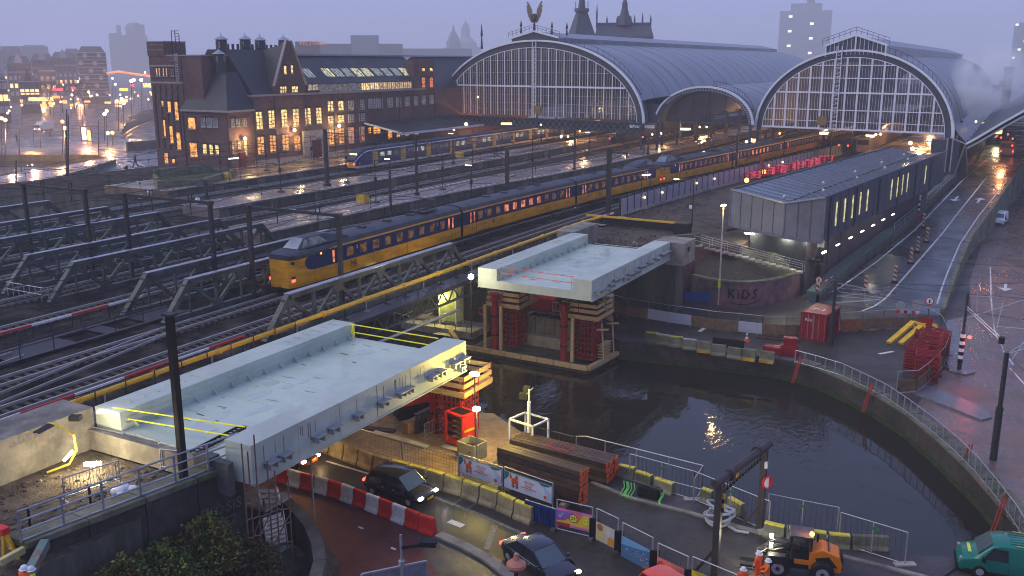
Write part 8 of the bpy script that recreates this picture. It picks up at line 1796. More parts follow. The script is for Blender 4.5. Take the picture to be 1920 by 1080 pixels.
# ---------------- distant city ----------------
farm=M('far_brick',(.13,.09,.085),.8,var=.3,scale=.4);farg=M('far_grey',(.17,.17,.18),.8,var=.2,scale=.3);fard=M('far_roof',(.07,.07,.085),.6,var=.2)
def fblock(nm,lab,px0,px1,pt,D,depth,mat,cat='building',roof=0,wins=None,zb=0,wm=None,group=None):
    a=atD(px0,pt,D);b=atD(px1,pt,D);w_=(b-a).length;d=(b-a).normalized();d.z=0;d.normalize();e=Vector((-d.y,d.x,0));c=Vector((a.x,a.y,0));h=(a.z+b.z)/2
    t=thing(nm,lab,cat,c,math.atan2(d.y,d.x),group)
    MB().bx(0,w_,0,depth,zb,h).build('wall',mat,t,local=True)
    if roof>0: MB().add([(0,0,h),(w_,0,h),(w_,depth,h),(0,depth,h),(w_*.15,depth/2,h+roof),(w_*.85,depth/2,h+roof)],[(0,1,5,4),(2,3,4,5),(1,2,5),(3,0,4)]).build('roof',fard,t,local=True)
    if wins:
        nx,z0,dz,nz,ww,wh,mats=wins
        for i in range(nx):
            for j in range(nz):
                x=w_*(i+.5)/nx;z=z0+dz*j
                if z+wh<h: MB().bx(x-ww/2,x+ww/2,-.12,0,z,z+wh).build('window',mats[(i*7+j*5)%len(mats)],t,local=True)
    return t,w_,h
ww_=M('far_window_white',(.4,.4,.44),.5,bump=0);wd_=M('far_window_dark',(.05,.05,.07),.3,bump=0);wl_=M('far_window_lit',(.3,.2,.1),.4,emit=(1,.6,.25),es=2.,bump=0)
CB_=[(-30,12,150,420,farm),(12,58,118,640,farm),(35,72,152,500,farm),(58,100,112,700,farm),(72,104,132,600,farm),(96,142,108,760,farm),(-60,0,98,950,farg),(0,40,96,1000,farg),(40,90,88,1300,farg),(120,150,100,900,farm)]
for i,(a,b,t_,D,mt) in enumerate(CB_):
    t,w_,h=fblock('canal_house','hazy brick house with rows of windows, %s in the left background terrace'%ORD[i],a,b,t_,D,14,mt,'house',4 if i%2 else 2.5,(max(3,int((b-a)/9)),4,4.6,5,1.6,2.4,[ww_,wd_,wd_,ww_,wd_,wl_,wd_]),group='old houses across the square')
    if i<6:
        for k in range(3): MB().bx(-.2,w_+.2,-.5,-.1,h-.5-k*5,h-k*5).build('cornice',ww_ if (i+k)%2==0 else farg,t,local=True)
        MB().ext([(0,0),(w_*.36,0),(w_*.30,3),(w_*.18,6),(w_*.06,3)],(w_*.3,-.3,h),(1,0,0),(0,0,1),(0,.8,0)).build('gable',ww_ if i%2 else farm,t,local=True)
t,w_,h=fblock('striped_house','tall house with many white stone bands between brick on the left','%d'%0 and 145,198,100,600,18,farm,'house',4,(6,5,4.2,6,1.9,2.2,[wd_,wd_,ww_]))
for k in range(13): MB().bx(-.1,w_+.1,-.3,-.05,4+k*2.05,4.35+k*2.05).build('stone_band',ww_,t,local=True)
t,w_,h=fblock('grand_hotel','large hazy grey hotel block with steep roof and turrets behind the striped house',203,276,66,2100,60,farg,'building',0,(9,24,14,7,7,7,[M('far_win_faint',(.13,.13,.15),.4)]))
for x0,x1,z1,rf_ in ((.02,.3,4,0.5),(.22,.34,20,2),(.45,.9,14,12),(.86,.95,22,2)): MB().bx(w_*x0,w_*x1,2,12,h-6,h+z1*.9).build('tower',farg,t,local=True);MB().lathe((w_*(x0+x1)/2,7,0),[(w_*(x1-x0)*.6,h+z1*.9),(w_*(x1-x0)*.3,h+z1*.9+rf_)],4).build('tower_roof',fard,t,local=True)
for a,b,t_,D,mt,l,sg_ in ((553,600,78,700,farm,'hazy office block with red roof lettering behind the gable',1),(600,660,82,1000,farm,'low hazy block right of the red lettering',0),(657,710,66,1100,farg,'hazy taller block behind the station roof',0),(705,755,82,1150,farm,'low hazy block behind the station roof, centre',0),(750,885,91,1250,farg,'long flat hazy block behind the station roof, right',0),(-40,60,86,1500,farg,'pale far block at the far left',0)):
    t,w_,h=fblock('far_block',l,a,b,t_,D,25,mt,'building',0,(max(4,int((b-a)/8)),12,4.5,4,2,2.5,[ww_,wd_,M('far_win_faint')]))
    if sg_:
        text('VICTORIA',(t.location.x,t.location.y,0),(1,0,0),(0,0,1),4.2,M('red_neon',(.5,.1,.05),.5,emit=(1,.25,.12),es=.5,bump=0),'neon_lettering',t)  # made-up word standing in for unreadable red letters
        o_=[c_ for c_ in t.children if 'neon' in c_.name][0];o_.location=(w_*.7,-1,h-1.2); 
        o_.data.transform(Matrix.Translation((0,0,0)))
def spire(nm,lab,px,py_tip,py_base,D,wb,segs,mat=farg):
    tip=atD(px,py_tip,D);ba=atD(px,py_base,D);t=thing(nm,lab,'tower',(tip.x,tip.y,0));H_=tip.z;B_=ba.z
    MB().lathe((0,0,0),[(wb*r,B_+(H_-B_)*f_) for r,f_ in segs],8).build('spire',mat,t,local=True);MB().bx(-wb*.95,wb*.95,-wb*.95,wb*.95,0,B_).build('shaft',mat,t,local=True);return t
spire('church_tower','hazy church tower with pointed spire left of the left hall',850,46,90,1700,13,((1,0),(1,.3),(.75,.32),(.75,.45),(.5,.6),(.2,.75),(.05,1)))
spire('domed_church','faint domed church with lantern behind the church tower',873,38,88,2300,28,((1,-.05),(.95,.15),(.5,.35),(.4,.38),(.4,.65),(.3,.8),(.05,.95),(.02,1)))
ds=M('main_roof_slate',(.07,.075,.09),.5,var=.2)
t=thing('station_tower','dark slate pyramid tower with lantern and spire behind the left hall','tower',atD(1090,60,330)*Vector((1,1,0)) if False else (0,0,0))
q=atD(1090,66,330);t.location=(q.x,q.y,0);z0=q.z;zt=atD(1090,-6,330).z;z1=atD(1090,22,330).z
wv=(atD(1110,66,330)-atD(1068,66,330)).length/2;wt=(atD(1101,22,330)-atD(1080,22,330)).length/2
MB().lathe((0,0,0),[(wv*1.41,0),(wv*1.41,z0),(wv*1.3,z0+.5),(wt*1.1,z1)],4).build('pyramid_roof',ds,t,local=True);MB().lathe((0,0,0),[(wt*1.4,z1),(wt*1.4,z1+1),(wt*.7,z1+1.2),(wt*.55,z1+4),(wt*.3,z1+5),(wt*.25,z1+8),(.1,zt+6)],8).build('lantern',ds,t,local=True)
for sx in (-1,1): MB().tube((sx*wt*1.2,0,z1),(sx*wt*1.2,0,z1+3.4),.12,5).build('pinnacle',ds,t,local=True)
t=thing('station_roof_block','broad dark hipped roof with central spire and pinnacles behind the left hall','building',(0,0,0));q=atD(1170,66,330);t.location=(q.x,q.y,0)
a=atD(1115,66,330);b=atD(1224,66,330);w_=(b-a).length/2;zb_=q.z;zr2=atD(1170,47,330).z
dv=(b-a).normalized();t.rotation_euler=(0,0,math.atan2(dv.y,dv.x))
MB().bx(-w_,w_,-4,8,0,zb_-.5).build('wall',farm,t,local=True);MB().add([(-w_,-4,zb_-.5),(w_*1.,-4,zb_-.5),(w_,8,zb_-.5),(-w_,8,zb_-.5),(-w_*.93,0,zr2),(w_*.9,0,zr2),(w_*.9,5,zr2),(-w_*.93,5,zr2)],[(0,1,5,4),(1,2,6,5),(2,3,7,6),(3,0,4,7),(4,5,6,7)]).build('hipped_roof',ds,t,local=True)
zt=atD(1169,-2,330).z;MB().lathe((0,1,0),[(3,zr2),(2.2,zr2+3),(1.6,zr2+3.2),(1.0,zr2+5.6),(.9,zr2+7.2),(.2,zr2+9),(.1,zt)],8).build('central_spire',ds,t,local=True)
for x,hh in ((-.95,7),(-.6,3),(-.25,3),(.35,3.4),(.62,4.2),(.9,3.4)): MB().lathe((w_*x,0,0),[(.25,zr2-1),(.3,zr2+hh*.5),(.05,zr2+hh)],6).build('pinnacle',ds,t,local=True)
MB().beam((-w_*.93,0,zr2+.4),(w_*.9,0,zr2+.4),.1,.8).build('ridge_crest',ds,t,local=True)
t,w_,h=fblock('office_tower','tall hazy octagonal office tower with a few lit windows behind the right hall',1463,1561,20,2000,90,farg,'building',0,(12,40,14,10,7,4.5,[M('far_win_faint')]*9+[M('far_win_bright',(.5,.5,.4),.4,emit=(1,.95,.75),es=2.6,bump=0)]))
MB().bx(w_*.2,w_*.8,3,25,h,h+14).build('upper_storey',farg,t,local=True);MB().bx(w_*.5,w_*.66,8,18,h+14,h+36).build('mast_block',farg,t,local=True)
t,w_,h=fblock('glass_tower','hazy slim tower with small lights at the right edge',1903,1960,42,1900,40,farg,'building',0,(6,30,14,8,5,3.5,[M('far_win_bright'),M('far_win_faint'),M('far_win_faint'),M('far_win_faint')]))
# ---------------- square on the left ----------------
def slamp(px,pb,py,k,i,lab,poles=True,r=.38,D=None):
    base=G(px,py,0) if D is None else atD(px,py,D)*Vector((1,1,0));d=math.hypot(base.x,base.y);hd=atD(px,pb,d);mt={'w':glow_w,'y':glow_y,'o':glow_o,'r':glow_r}[k]
    t=thing('street_lamp',lab,'street lamp',base,0,'street lamps on the square')
    if poles: MB().tube(base,hd,.12,6).build('pole',mast,t)
    MB().ball(hd,r*d/260,8).build('lamp_head',mt,t)
SL=[(117,228,290,'o'),(122,240,300,'w'),(196,214,262,'w'),(200,208,250,'y'),(10,225,300,'w'),(3,222,290,'y'),(202,250,275,'y'),(211,249,272,'o'),(232,193,240,'w'),(228,186,230,'w'),(219,190,225,'y'),(246,152,212,'w'),(265,150,208,'w'),(251,150,203,'y'),(41,197,235,'y'),(14,212,250,'y'),(17,208,245,'y'),(146,153,190,'w'),(118,159,190,'y'),(135,178,215,'w'),(166,172,205,'y'),(182,178,214,'w'),(146,186,212,'y'),(211,147,185,'y'),(198,152,190,'w'),(101,194,222,'y'),(114,191,218,'y'),(67,187,210,'y'),(9,184,212,'y'),(44,184,212,'y'),(237,182,205,'y'),(192,164,190,'y'),(272,136,160,'y'),(216,158,186,'w')]
for i,(px,pb,py,k) in enumerate(SL): slamp(px,pb,py,k,i,'glowing street lamp on the square at the left, %s by position from the tram junction'%ORD[i],r=.27 if i>13 else .42)
rr=random.Random(12)
for i in range(40):
    px=rr.uniform(-5,285);pb=rr.uniform(150,205);slamp(px,pb,pb+rr.uniform(14,26),rr.choice('yyyow'),i,'small distant warm street light, %s of those scattered over the far side of the square'%(ORD[i] if i<40 else 'last'),r=rr.uniform(.14,.24))
for i in range(14):
    px=rr.uniform(-5,280);py=rr.uniform(186,200);a=atD(px,py,470);b=atD(px+rr.uniform(5,14),py,470);MB().beam(a,b,.4,rr.uniform(.8,1.6)).build('lit_shop_front',M('shop_glow',(.4,.2,.08),.5,emit=(1,.5,.16),es=2.6,evar=.8,bump=0),label='small warm lit shop front on the far side of the square, %s of fourteen'%ORD[i],cat='shop front',group='lit shop fronts across the square')
t=thing('sodium_street_lamp','orange street lamp beside the tram street, right of the tall grey mast','street lamp',(5.5,69,0));MB().tube((5.5,69,0),(5.5,69,7),.1,8).build('pole',steel,t);MB().box((5.2,69,7),(.8,.3,.15)).build('head',glow_y,t);lamp((5.1,69,6.8),420,(1,.5,.12),.2)
t=thing('sodium_street_lamp','orange street lamp farther up the tram street at the right edge','street lamp',(8,112,0));MB().tube((8,112,0),(8,112,7),.1,8).build('pole',steel,t);MB().box((7.7,112,7),(.8,.3,.15)).build('head',glow_y,t);lamp((7.6,112,6.8),600,(1,.5,.12),.2)
for (x,y,p,c) in ((117,300,900,(1,.45,.1)),(165,272,900,(1,.4,.2)),(205,275,600,(1,.5,.15)),(240,230,900,(1,.5,.2)),(60,280,700,(1,.5,.15)),(255,215,800,(1,.5,.2)),(20,300,600,(1,.6,.3)),(80,200,1500,(1,.55,.2)),(150,195,1500,(1,.45,.2))):
    q=G(x,y,0);lamp(q+Vector((0,0,6)),p*14,c,.4)
MB().pipe([atD(x,y,500) for x,y in ((200,138),(222,134),(240,137),(262,140),(285,143))],.55,5).build('light_garland',M('garland',(.5,.2,.1),.5,emit=(1,.35,.15),es=1.6,evar=.8,bump=0),label='string of orange lights across the street on the left',cat='light string')
for i,(x0,x1,y,D,mt,l) in enumerate(((53,100,186,500,M('shop_warm',(.4,.3,.1),.5,emit=(1,.7,.25),es=2.2,evar=.8,bump=0),'long warm lit shop front under the dark houses'),(97,118,168,480,M('neon_red',(.5,.05,.08),.5,emit=(1,.08,.14),es=2.2,evar=.5,bump=0),'red neon sign on the dark houses'),(133,142,165,480,MATS['neon_red'],'small red neon sign right of the longer one'),(224,240,168,430,M('shop_yellow',(.5,.4,.05),.5,emit=(1,.8,.12),es=2.,evar=.7,bump=0),'yellow lit shop sign by the street'),(268,285,160,430,MATS['shop_warm'],'orange lit shop fronts beside the brick tower'),(98,112,182,480,M('neon_orange',(.5,.2,.05),.5,emit=(1,.3,.05),es=3,evar=.5,bump=0),'orange neon sign above the warm shop front'),(245,252,160,430,MATS['neon_red'],'small pink red sign right of the yellow shop sign'))):
    a=atD(x0,y,D);b=atD(x1,y,D);MB().beam(a,b,.4,1.7 if i in(0,4) else 1.1).build('lit_sign',mt,label=l,cat='sign')
ki=thing('lit_kiosk','small brightly lit pink and white tram shelter on the square','kiosk',G(170,262,0));q=G(170,264,0)
MB().bx(q.x-2.4,q.x+2.4,q.y-1.6,q.y+1.6,4.2,4.6).build('roof',clad,ki);MB().bx(q.x-2.,q.x-.3,q.y-1.3,q.y-1.1,.4,4.0).build('lit_panel',M('kiosk_pink',(.8,.5,.5),.5,emit=(1,.6,.5),es=3.5,evar=.6,bump=0),ki);MB().bx(q.x+.4,q.x+2.,q.y-1.3,q.y-1.1,.2,3.2).build('lit_panel',MATS['shop_warm'],ki)
for s in (-2.3,2.3): MB().bx(q.x+s-.12,q.x+s+.12,q.y-1.4,q.y-1.2,0,4.3).build('post',steel,ki)
dz=[(36,290,226),(63,265,236),(76,278,240),(125,345,205),(128,340,215),(185,290,225),(155,262,215),(222,245,190),(247,225,150),(268,213,150),(182,345,320),(30,370,300)]
for i,(px,py,pt) in enumerate(dz):
    q=G(px,py,0);h=atD(px,pt,math.hypot(q.x,q.y));MB().tube(q,h,.16,6,.1).build('street_pole',mast,label='dark pole on the square at the left, %s counted from the edge'%ORD[i],cat='pole')
# road surfaces, basin wall, kerb and bank on the square
sheet('square_asphalt',[[tuple(G(*p)[:2]) for p in ((-40,262),(120,255),(290,262),(300,300),(280,345),(100,392),(-40,420),(-40,360),(150,322),(200,300),(190,285),(-40,285))]],.006,asphalt2,kind='structure')
wx=strip('bank_wall',[tuple(G(*p)[:2]) for p in ((100,345),(150,330),(200,315),(218,308))],0,1.1,1.,concm,label='low curved wall beside the lilac pavement on the square',cat='wall')
sheet('lilac_pavement',[[tuple(G(*p)[:2]) for p in ((-40,385),(-40,336),(80,318),(190,298),(225,292),(245,300),(215,312),(140,335),(60,362))]],.012,M('lilac_paving',(.17,.16,.20),.3,var=.2,scale=2,bump=.1,wet=.2),kind='structure')
for i,pts_ in enumerate((((190,288),(240,297),(272,312),(262,325),(200,345),(120,372)),((100,268),(200,282),(300,292)),((-5,262),(140,262),(300,278)),((230,303),(256,312),(240,322),(180,340)))):
    gline(pts_,.35,f=G,mat=mark if i in (0,3) else railm)
for k in range(14): gline([(-5+k*14,340-k*2.6),(-4+k*14,356-k*3.2)],.12,f=G,mat=steel)
rows=[];
for k in range(6): MB().pipe([G(x,y,.25*(6-k)) for x,y in ((228+k*3,250-k*6),(250+k*3,236-k*5),(285+k*3,222-k*4))],.5,4).build('terrace_step',concd,label='curved terrace step left of the brick tower, %s from the front'%ORD[k],cat='step')
fbm=thing('low_wall_box','low dark wall between the square and the brick tower','wall',G(250,272,0));MB().beam(G(238,275,1),G(300,270,1),.8,2.4).build('wall',concd,fbm)
# truck on the square
tk=thing('delivery_truck','small white truck with lit front crossing the square','truck',G(76,247,0),R(20));MB().bx(-1.3,1.3,0,6,.7,3.4).build('box_body',white,tk,local=True,bevel=.08);MB().bx(-1.2,1.2,-1.8,0,.7,2.5).build('cab',white,tk,local=True,bevel=.15);MB().bx(-1.1,1.1,-1.84,-1.78,1.5,2.3).build('windscreen',carglass,tk,local=True)
for x in (-1,1):
    MB().bx(x-.2,x+.2,-1.9,-1.8,.8,1.05).build('headlight',glow_w,tk,local=True)
    for y in (-1,4.5): wheel(tk,(x*1.15,y,.5),.5,.3)
# red lit cars and shrubs at the far left
for i,(px,py) in enumerate(((30,360),(60,366),(88,368),(118,352),(15,352))):
    q=G(px,py,0.5);MB().box(q+Vector((0,0,.5)),(2.6,1.2,.5)).build('tail_light_bar',M('tail_glow',(.3,.02,.02),.4,emit=(1,.12,.08),es=1.6,evar=.7,bump=0),label='glowing red tail light bar of queued traffic, %s from the left'%ORD[[1,2,3,4,0][i]],cat='tail light')
for i,(px,py) in enumerate(((-5,372),(25,368),(48,374))): bush('reddish bare shrub behind the farthest girder, %s from the left'%ORD[i],G(px,py,0),(3.2,2.6,2.8),1600,[lb_,M('leaf_rust',(.22,.08,.03),.7,var=.5,bump=0)])
railing('street_railing','thin railing along the road beside the farthest platform end',[G(140,372,2.6),G(230,345,2.6),G(292,335,2.6)],1.1,16,steel,rails=(1,.5))
railing('street_railing','railing above the middle of the first platform start',[G(292,372,5.5),G(345,352,5.5)],1.1,8,steel,rails=(1,.5))
# bare trees
def tree(lab,p,h,seed):
    rr=random.Random(seed);t=thing('bare_tree',lab,'tree',p,0,'bare trees on the square');m=MB();tips=[]
    MB().tube((0,0,0),(0,0,h*.4),.28,7,.2).build('trunk',timberd,t,local=True)
    def br(a,d,l,r,k):
        b=a+d*l;m.tube(a,b,r,5,r*.6,cap=False)
        if k==0: return
        for _ in range(3): br(b,(d+Vector((rr.gauss(0,.5),rr.gauss(0,.5),rr.gauss(.15,.3)))).normalized(),l*.72,r*.6,k-1)
    for _ in range(5): br(Vector((0,0,h*.38)),Vector((rr.gauss(0,.5),rr.gauss(0,.5),1)).normalized(),h*.2,.14,4)
    m.build('crown',timberd,t,local=True,kind='stuff')
for i,(px,py) in enumerate(((118,212),(140,208),(95,215),(70,212),(160,218))): tree('hazy bare tree in front of the dark houses, %s from the left'%ORD[[2,3,1,0,4][i]],G(px,py,0),17,i)
# ---------------- vehicles ----------------
def car(name,lab,cat,p,rz,paint,L_=3.9,W_=1.62,H_=1.28,suv=False,lights=True,hatch=False):
    t=thing(name,lab,cat,p,rz)
    hb=.72 if not suv else .86;zb=.22 if not suv else .28
    # stations along length x from rear(-) to front(+): (x, halfwidth, z belt/hood, z top, top halfwidth)
    x0=-L_/2;X=lambda f_:x0+L_*f_
    st=[(0,.80,.52,.66 if hatch or suv else .70,None),(.03,.92,.62,hb*.98,None),(.12,.98,.66,hb*1.02,None),(.25,1,.68,hb*1.03,None),(.5,1,.66,hb*1.0,None),(.68,1,.64,hb*.97,None),(.85,.97,.58,hb*.86,None),(.95,.9,.5,hb*.74,None),(1.,.72,.42,hb*.58,None)]
    rows=[]
    for f_,w_,zm,zt_,_ in st:
        w2=W_/2*w_; rows.append([(X(f_),-w2*.86,zb),(X(f_),-w2,zb+.14),(X(f_),-w2,zm),(X(f_),-w2*.93,zt_),(X(f_),-w2*.5,zt_+.035),(X(f_),0,zt_+.05),(X(f_),w2*.5,zt_+.035),(X(f_),w2*.93,zt_),(X(f_),w2,zm),(X(f_),w2,zb+.14),(X(f_),w2*.86,zb)])
    m=MB().grid(rows);m.add([rows[0][i] for i in range(11)],[tuple(range(11))]).add([rows[-1][i] for i in range(11)],[tuple(range(11))])
    b=m.build('body',paint,t,local=True,smooth=True)
    s_=b.modifiers.new('s','SUBSURF');s_.levels=1;s_.render_levels=2
    r0,r1,r2,r3=(.06,.16,.60,.78) if (suv or hatch) else (.12,.30,.58,.76)
    wt=W_/2*.76;wbt=W_/2*.93
    # cabin roof
    rr=[]
    for f_,z_,w_ in ((r1-.015,H_-.05,.97),(r1+.06,H_,1),((r1+r2)/2,H_+.015,1),(r2-.05,H_-.01,1),(r2,H_-.06,.97)): rr.append([(X(f_),-wt*w_,z_-.04),(X(f_),-wt*w_*.8,z_),(X(f_),0,z_+.02),(X(f_),wt*w_*.8,z_),(X(f_),wt*w_,z_-.04)])
    MB().grid(rr).build('cabin_roof',paint,t,local=True,smooth=True)
    q=[(X(r2),wt*.93,H_-.07),(X(r3),wbt*.9,hb*.96)]
    MB().add([(X(r2),-wt*.95,H_-.08),(X(r2),wt*.95,H_-.08),(X(r3),wbt*.9,hb*.97),(X(r3),-wbt*.9,hb*.97)],[(0,1,2,3)]).build('windscreen',M('screen_glass',(.05,.08,.09),.05,var=.1,bump=0,spec=.9),t,local=True)
    MB().add([(X(r1),-wt*.95,H_-.07),(X(r1),wt*.95,H_-.07),(X(r0),wbt*.9,hb*1.02),(X(r0),-wbt*.9,hb*1.02)],[(3,2,1,0)]).build('rear_window',carglass,t,local=True)
    for s in (-1,1):
        MB().add([(X(r0+.02),s*wbt*.97,hb*1.0),(X(r3-.02),s*wbt*.97,hb*.98),(X(r2+.0),s*(wt+.005),H_-.09),(X(r1),s*(wt+.005),H_-.09)],[(0,1,2,3)]).build('side_window',carglass,t,local=True)
        for f_ in ((r0+r3)/2-.02,): MB().beam((X(f_),s*(wbt*.98),hb),(X(f_-.0),s*(wt+.02),H_-.06),.06,.05).build('pillar',paint,t,local=True)
        MB().beam((X(r1),s*(wt+.005),H_-.07),(X(r2),s*(wt+.005),H_-.07),.05,.05).beam((X(r2),s*wt,H_-.07),(X(r3),s*wbt*.93,hb*.97),.05,.05).beam((X(r1),s*wt,H_-.07),(X(r0),s*wbt*.93,hb*1.01),.06,.06).build('window_frame',paint,t,local=True)
        MB().box((X(r3-.04),s*(W_/2+.08),hb+.06),(.14,.16,.11)).build('mirror',paint,t,local=True)
        for f_ in (.19,.80):
            MB().tube((X(f_),s*(W_/2-.04),.33),(X(f_),s*(W_/2+.004),.33),.37,18).build('wheel_arch',blackm,t,local=True);wheel(t,(X(f_),s*(W_/2-.08),.30),.30,.2,galv,'y')
        for f_ in (.33,.52,.69): MB().bx(X(f_)-.008,X(f_)+.008,s*W_/2-.004,s*W_/2+.006,.36,hb*.94).build('door_seam',blackm,t,local=True)
        for f_ in (.37,.56): MB().box((X(f_),s*(W_/2+.01),hb*.86),(.16,.03,.03)).build('door_handle',galv,t,local=True)
        MB().bx(X(.27),X(.72),s*W_/2-.02,s*W_/2+.012,zb+.03,zb+.14).build('sill_trim',blackm,t,local=True)
        MB().box((X(.965),s*W_/2*.72,hb*.66),(.16,.3,.12)).build('headlight',glow_w if lights else whpl,t,local=True)
        MB().box((X(.012),s*W_/2*.72,hb*.86),(.08,.28,.13)).build('tail_light',glow_r if lights else redpl,t,local=True)
    MB().bx(X(.99),X(1.003),-.26,.26,.36,.48).bx(X(-.003),X(.006),-.26,.26,.46,.58).build('number_plate',yellow,t,local=True)
    MB().bx(X(.97),X(.996),-.45,.45,.46,.58).build('grille',blackm,t,local=True)
    return t
def between(a,b): a=G(*a);b=G(*b);return (a+b)/2,math.atan2(b.y-a.y,b.x-a.x)
car('parked_car','black SUV with lit headlights driving out from under the lower bridge','car',Vector((-27.75,38.35,0)),R(-4),carblack,4.1,1.75,1.5,suv=True)
lamp((-25.2,38.9,.7),10,(1,.95,.85),.1)
car('dark_sedan','dark blue sedan driving toward the lower edge','car',Vector((-17.7,35.3,0)),R(-24),carblue,4.25,1.72,1.28)
car('orange_car','orange hatchback with lit headlights in the underpass','car',Vector((-36.3,39.1,0)),R(-3),M('orange_car_paint',(.6,.09,.01),.25,var=.1,bump=0,coat=1.),3.7,1.6,1.35,hatch=True)
lamp((-34.2,39.4,.6),25,(1,.7,.3),.1)
car('red_car','bright red orange car roof at the bottom edge','car',G(1262,1142,0),R(-28),M('red_car_paint',(.75,.06,.01),.25,var=.1,bump=0,coat=1.),3.9,1.65,1.4,hatch=True)
def van(lab,p,rz,paint,L_=4.4,W_=1.75,H_=1.75,name='van',stickers=False):
    t=thing(name,lab,'van',p,rz);x0=-L_/2;X=lambda f_:x0+L_*f_
    st=[(0,.95,.3,H_*.97),(.03,.99,.3,H_),(.3,1,.3,H_*1.01),(.62,1,.3,H_),(.70,1,.3,H_*.95),(.80,1,.3,H_*.70),(.86,.99,.3,H_*.58),(.96,.94,.3,H_*.50),(1.,.82,.32,H_*.36)]
    rows=[]
    for f_,w_,z0,z1 in st:
        w2=W_/2*w_;rows.append([(X(f_),-w2*.9,z0-.06),(X(f_),-w2,z0+.1),(X(f_),-w2,min(z1-.1,H_*.55)),(X(f_),-w2*.90,z1-.08),(X(f_),-w2*.78,z1),(X(f_),0,z1+.03),(X(f_),w2*.78,z1),(X(f_),w2*.90,z1-.08),(X(f_),w2,min(z1-.1,H_*.55)),(X(f_),w2,z0+.1),(X(f_),w2*.9,z0-.06)])
    m=MB().grid(rows);m.add(rows[0],[tuple(range(11))]).add(rows[-1],[tuple(range(11))]);b=m.build('body',paint,t,local=True,smooth=True)
    MB().add([(X(.705),-W_/2*.72,H_*.945),(X(.705),W_/2*.72,H_*.945),(X(.825),W_/2*.86,H_*.645),(X(.825),-W_/2*.86,H_*.645)],[(0,1,2,3)]).build('windscreen',M('screen_glass'),t,local=True)
    for c_ in t.children:
        if c_.name.startswith('windscreen'): c_.location=(.03,0,.03)
    for s in (-1,1):
        MB().add([(X(.56),s*(W_/2+.012),H_*.56),(X(.79),s*(W_/2+.012),H_*.56),(X(.70),s*(W_/2*.93+.02),H_*.88),(X(.57),s*(W_/2*.93+.02),H_*.88)],[(0,1,2,3)]).build('side_window',carglass,t,local=True)
        MB().box((X(.78),s*(W_/2+.14),H_*.58),(.14,.2,.2)).build('mirror',blackm,t,local=True)
        for f_ in (.19,.80): wheel(t,(X(f_),s*(W_/2-.09),.31),.31,.2,galv,'y')
        MB().box((X(.975),s*W_/2*.74,H_*.44),(.1,.22,.1)).build('headlight',galv,t,local=True)
    for s in (-1,1):
        for f_ in (.55,.80): MB().bx(X(f_)-.008,X(f_)+.008,s*W_/2-.004,s*W_/2+.006,.4,H_*.53).build('door_seam',blackm,t,local=True)
        MB().bx(X(.05),X(.95),s*W_/2-.02,s*W_/2+.01,.26,.38).build('sill_trim',blackm,t,local=True)
    MB().bx(X(.95),X(1.01),-W_/2*.8,W_/2*.8,.2,.45).build('bumper',blackm,t,local=True)
    return t,X
vt,X=van('green roadside van with yellow stripes and roof ribs at the lower right corner',G(1868,1078,0)+Vector((.55,.4,0)),R(180+8),M('van_green',(.005,.15,.11),.3,var=.1,bump=0,coat=.6),4.6,1.8,1.75)
for k in range(6): MB().bx(X(.03),X(.55),-.66+k*.24,-.62+k*.24,1.775,1.80).build('roof_rib',M('van_green'),vt,local=True)
for s in (1,-1):
    MB().add([(X(0.02),s*.915,.55),(X(.42),s*.915,.75),(X(.30),s*.912,1.05),(X(.02),s*.912,1.2)],[(0,1,2,3)]).build('yellow_stripe',yellow,vt,local=True)
    for k in range(3): MB().beam((X(.04+.09*k),s*.922,.5),(X(.28+.05*k),s*.922,1.05-.1*k),.02,.07).build('black_stripe',blackm,vt,local=True)
MB().bx(X(.88),X(.91),-.42,.42,1.0,1.03).build('bonnet_lettering_strip',M('lemon_strip',(.7,.75,.1),.5),vt,local=True);MB().ball((X(.3),.1,1.83),.08,6).build('roof_light',blackm,vt,local=True)
for s in (-1,1): MB().bx(X(.04),X(.5),s*.74-.02,s*.74+.02,1.77,1.79).build('roof_edge_stripe',yellow,vt,local=True)
van('white van on the tram street beside the ramp wall',G(1873,420,0),R(-97),white,4.4,1.75,1.75)
# wheel loader
ld3=thing('wheel_loader','orange and black wheel loader with amber beacon and lit front lamps on the side road','wheel loader',(-6.9,40.7,0),R(180+12))
blk_=M('loader_black',(.018,.018,.02),.4,var=.2);org=M('loader_orange',(.6,.17,.01),.35,var=.1,bump=0)
for x in (-.95,1.0):
    for s in (-1,1): wheel(ld3,(x,s*.72,.52),.52,.38,galv,'y')
MB().ext([(-1.75,.5),(-.35,.5),(-.35,1.35),(-.9,1.55),(-1.65,1.3),(-1.8,.9)],(0,-.55,0),(1,0,0),(0,0,1),(0,1.1,0)).build('engine_hood',org,ld3,local=True,bevel=.06);MB().bx(-1.83,-1.78,-.42,.42,.6,1.2).build('rear_grille',blk_,ld3,local=True)
MB().bx(-.4,.6,-.5,.5,.45,.85).bx(.5,1.4,-.35,.35,.4,.8).build('chassis',blk_,ld3,local=True)
for x,s in ((-.42,-.5),(-.42,.5),(.55,-.5),(.55,.5)): MB().beam((x,s,.8),(x+(.0 if x<0 else -.1),s*.92,2.0),.07,.07).build('cab_post',blk_,ld3,local=True)
MB().bx(-.5,.55,-.54,.54,1.98,2.08).build('cab_roof',M('loader_roof',(.06,.06,.08),.4),ld3,local=True,bevel=.03);MB().bx(-.38,.44,-.46,.46,.85,1.95).build('cab_glass',M('cab_tint',(.02,.02,.02),.1,alpha=.45,bump=0),ld3,local=True);MB().bx(-.3,.1,-.2,.2,.8,1.4).build('seat',blk_,ld3,local=True)
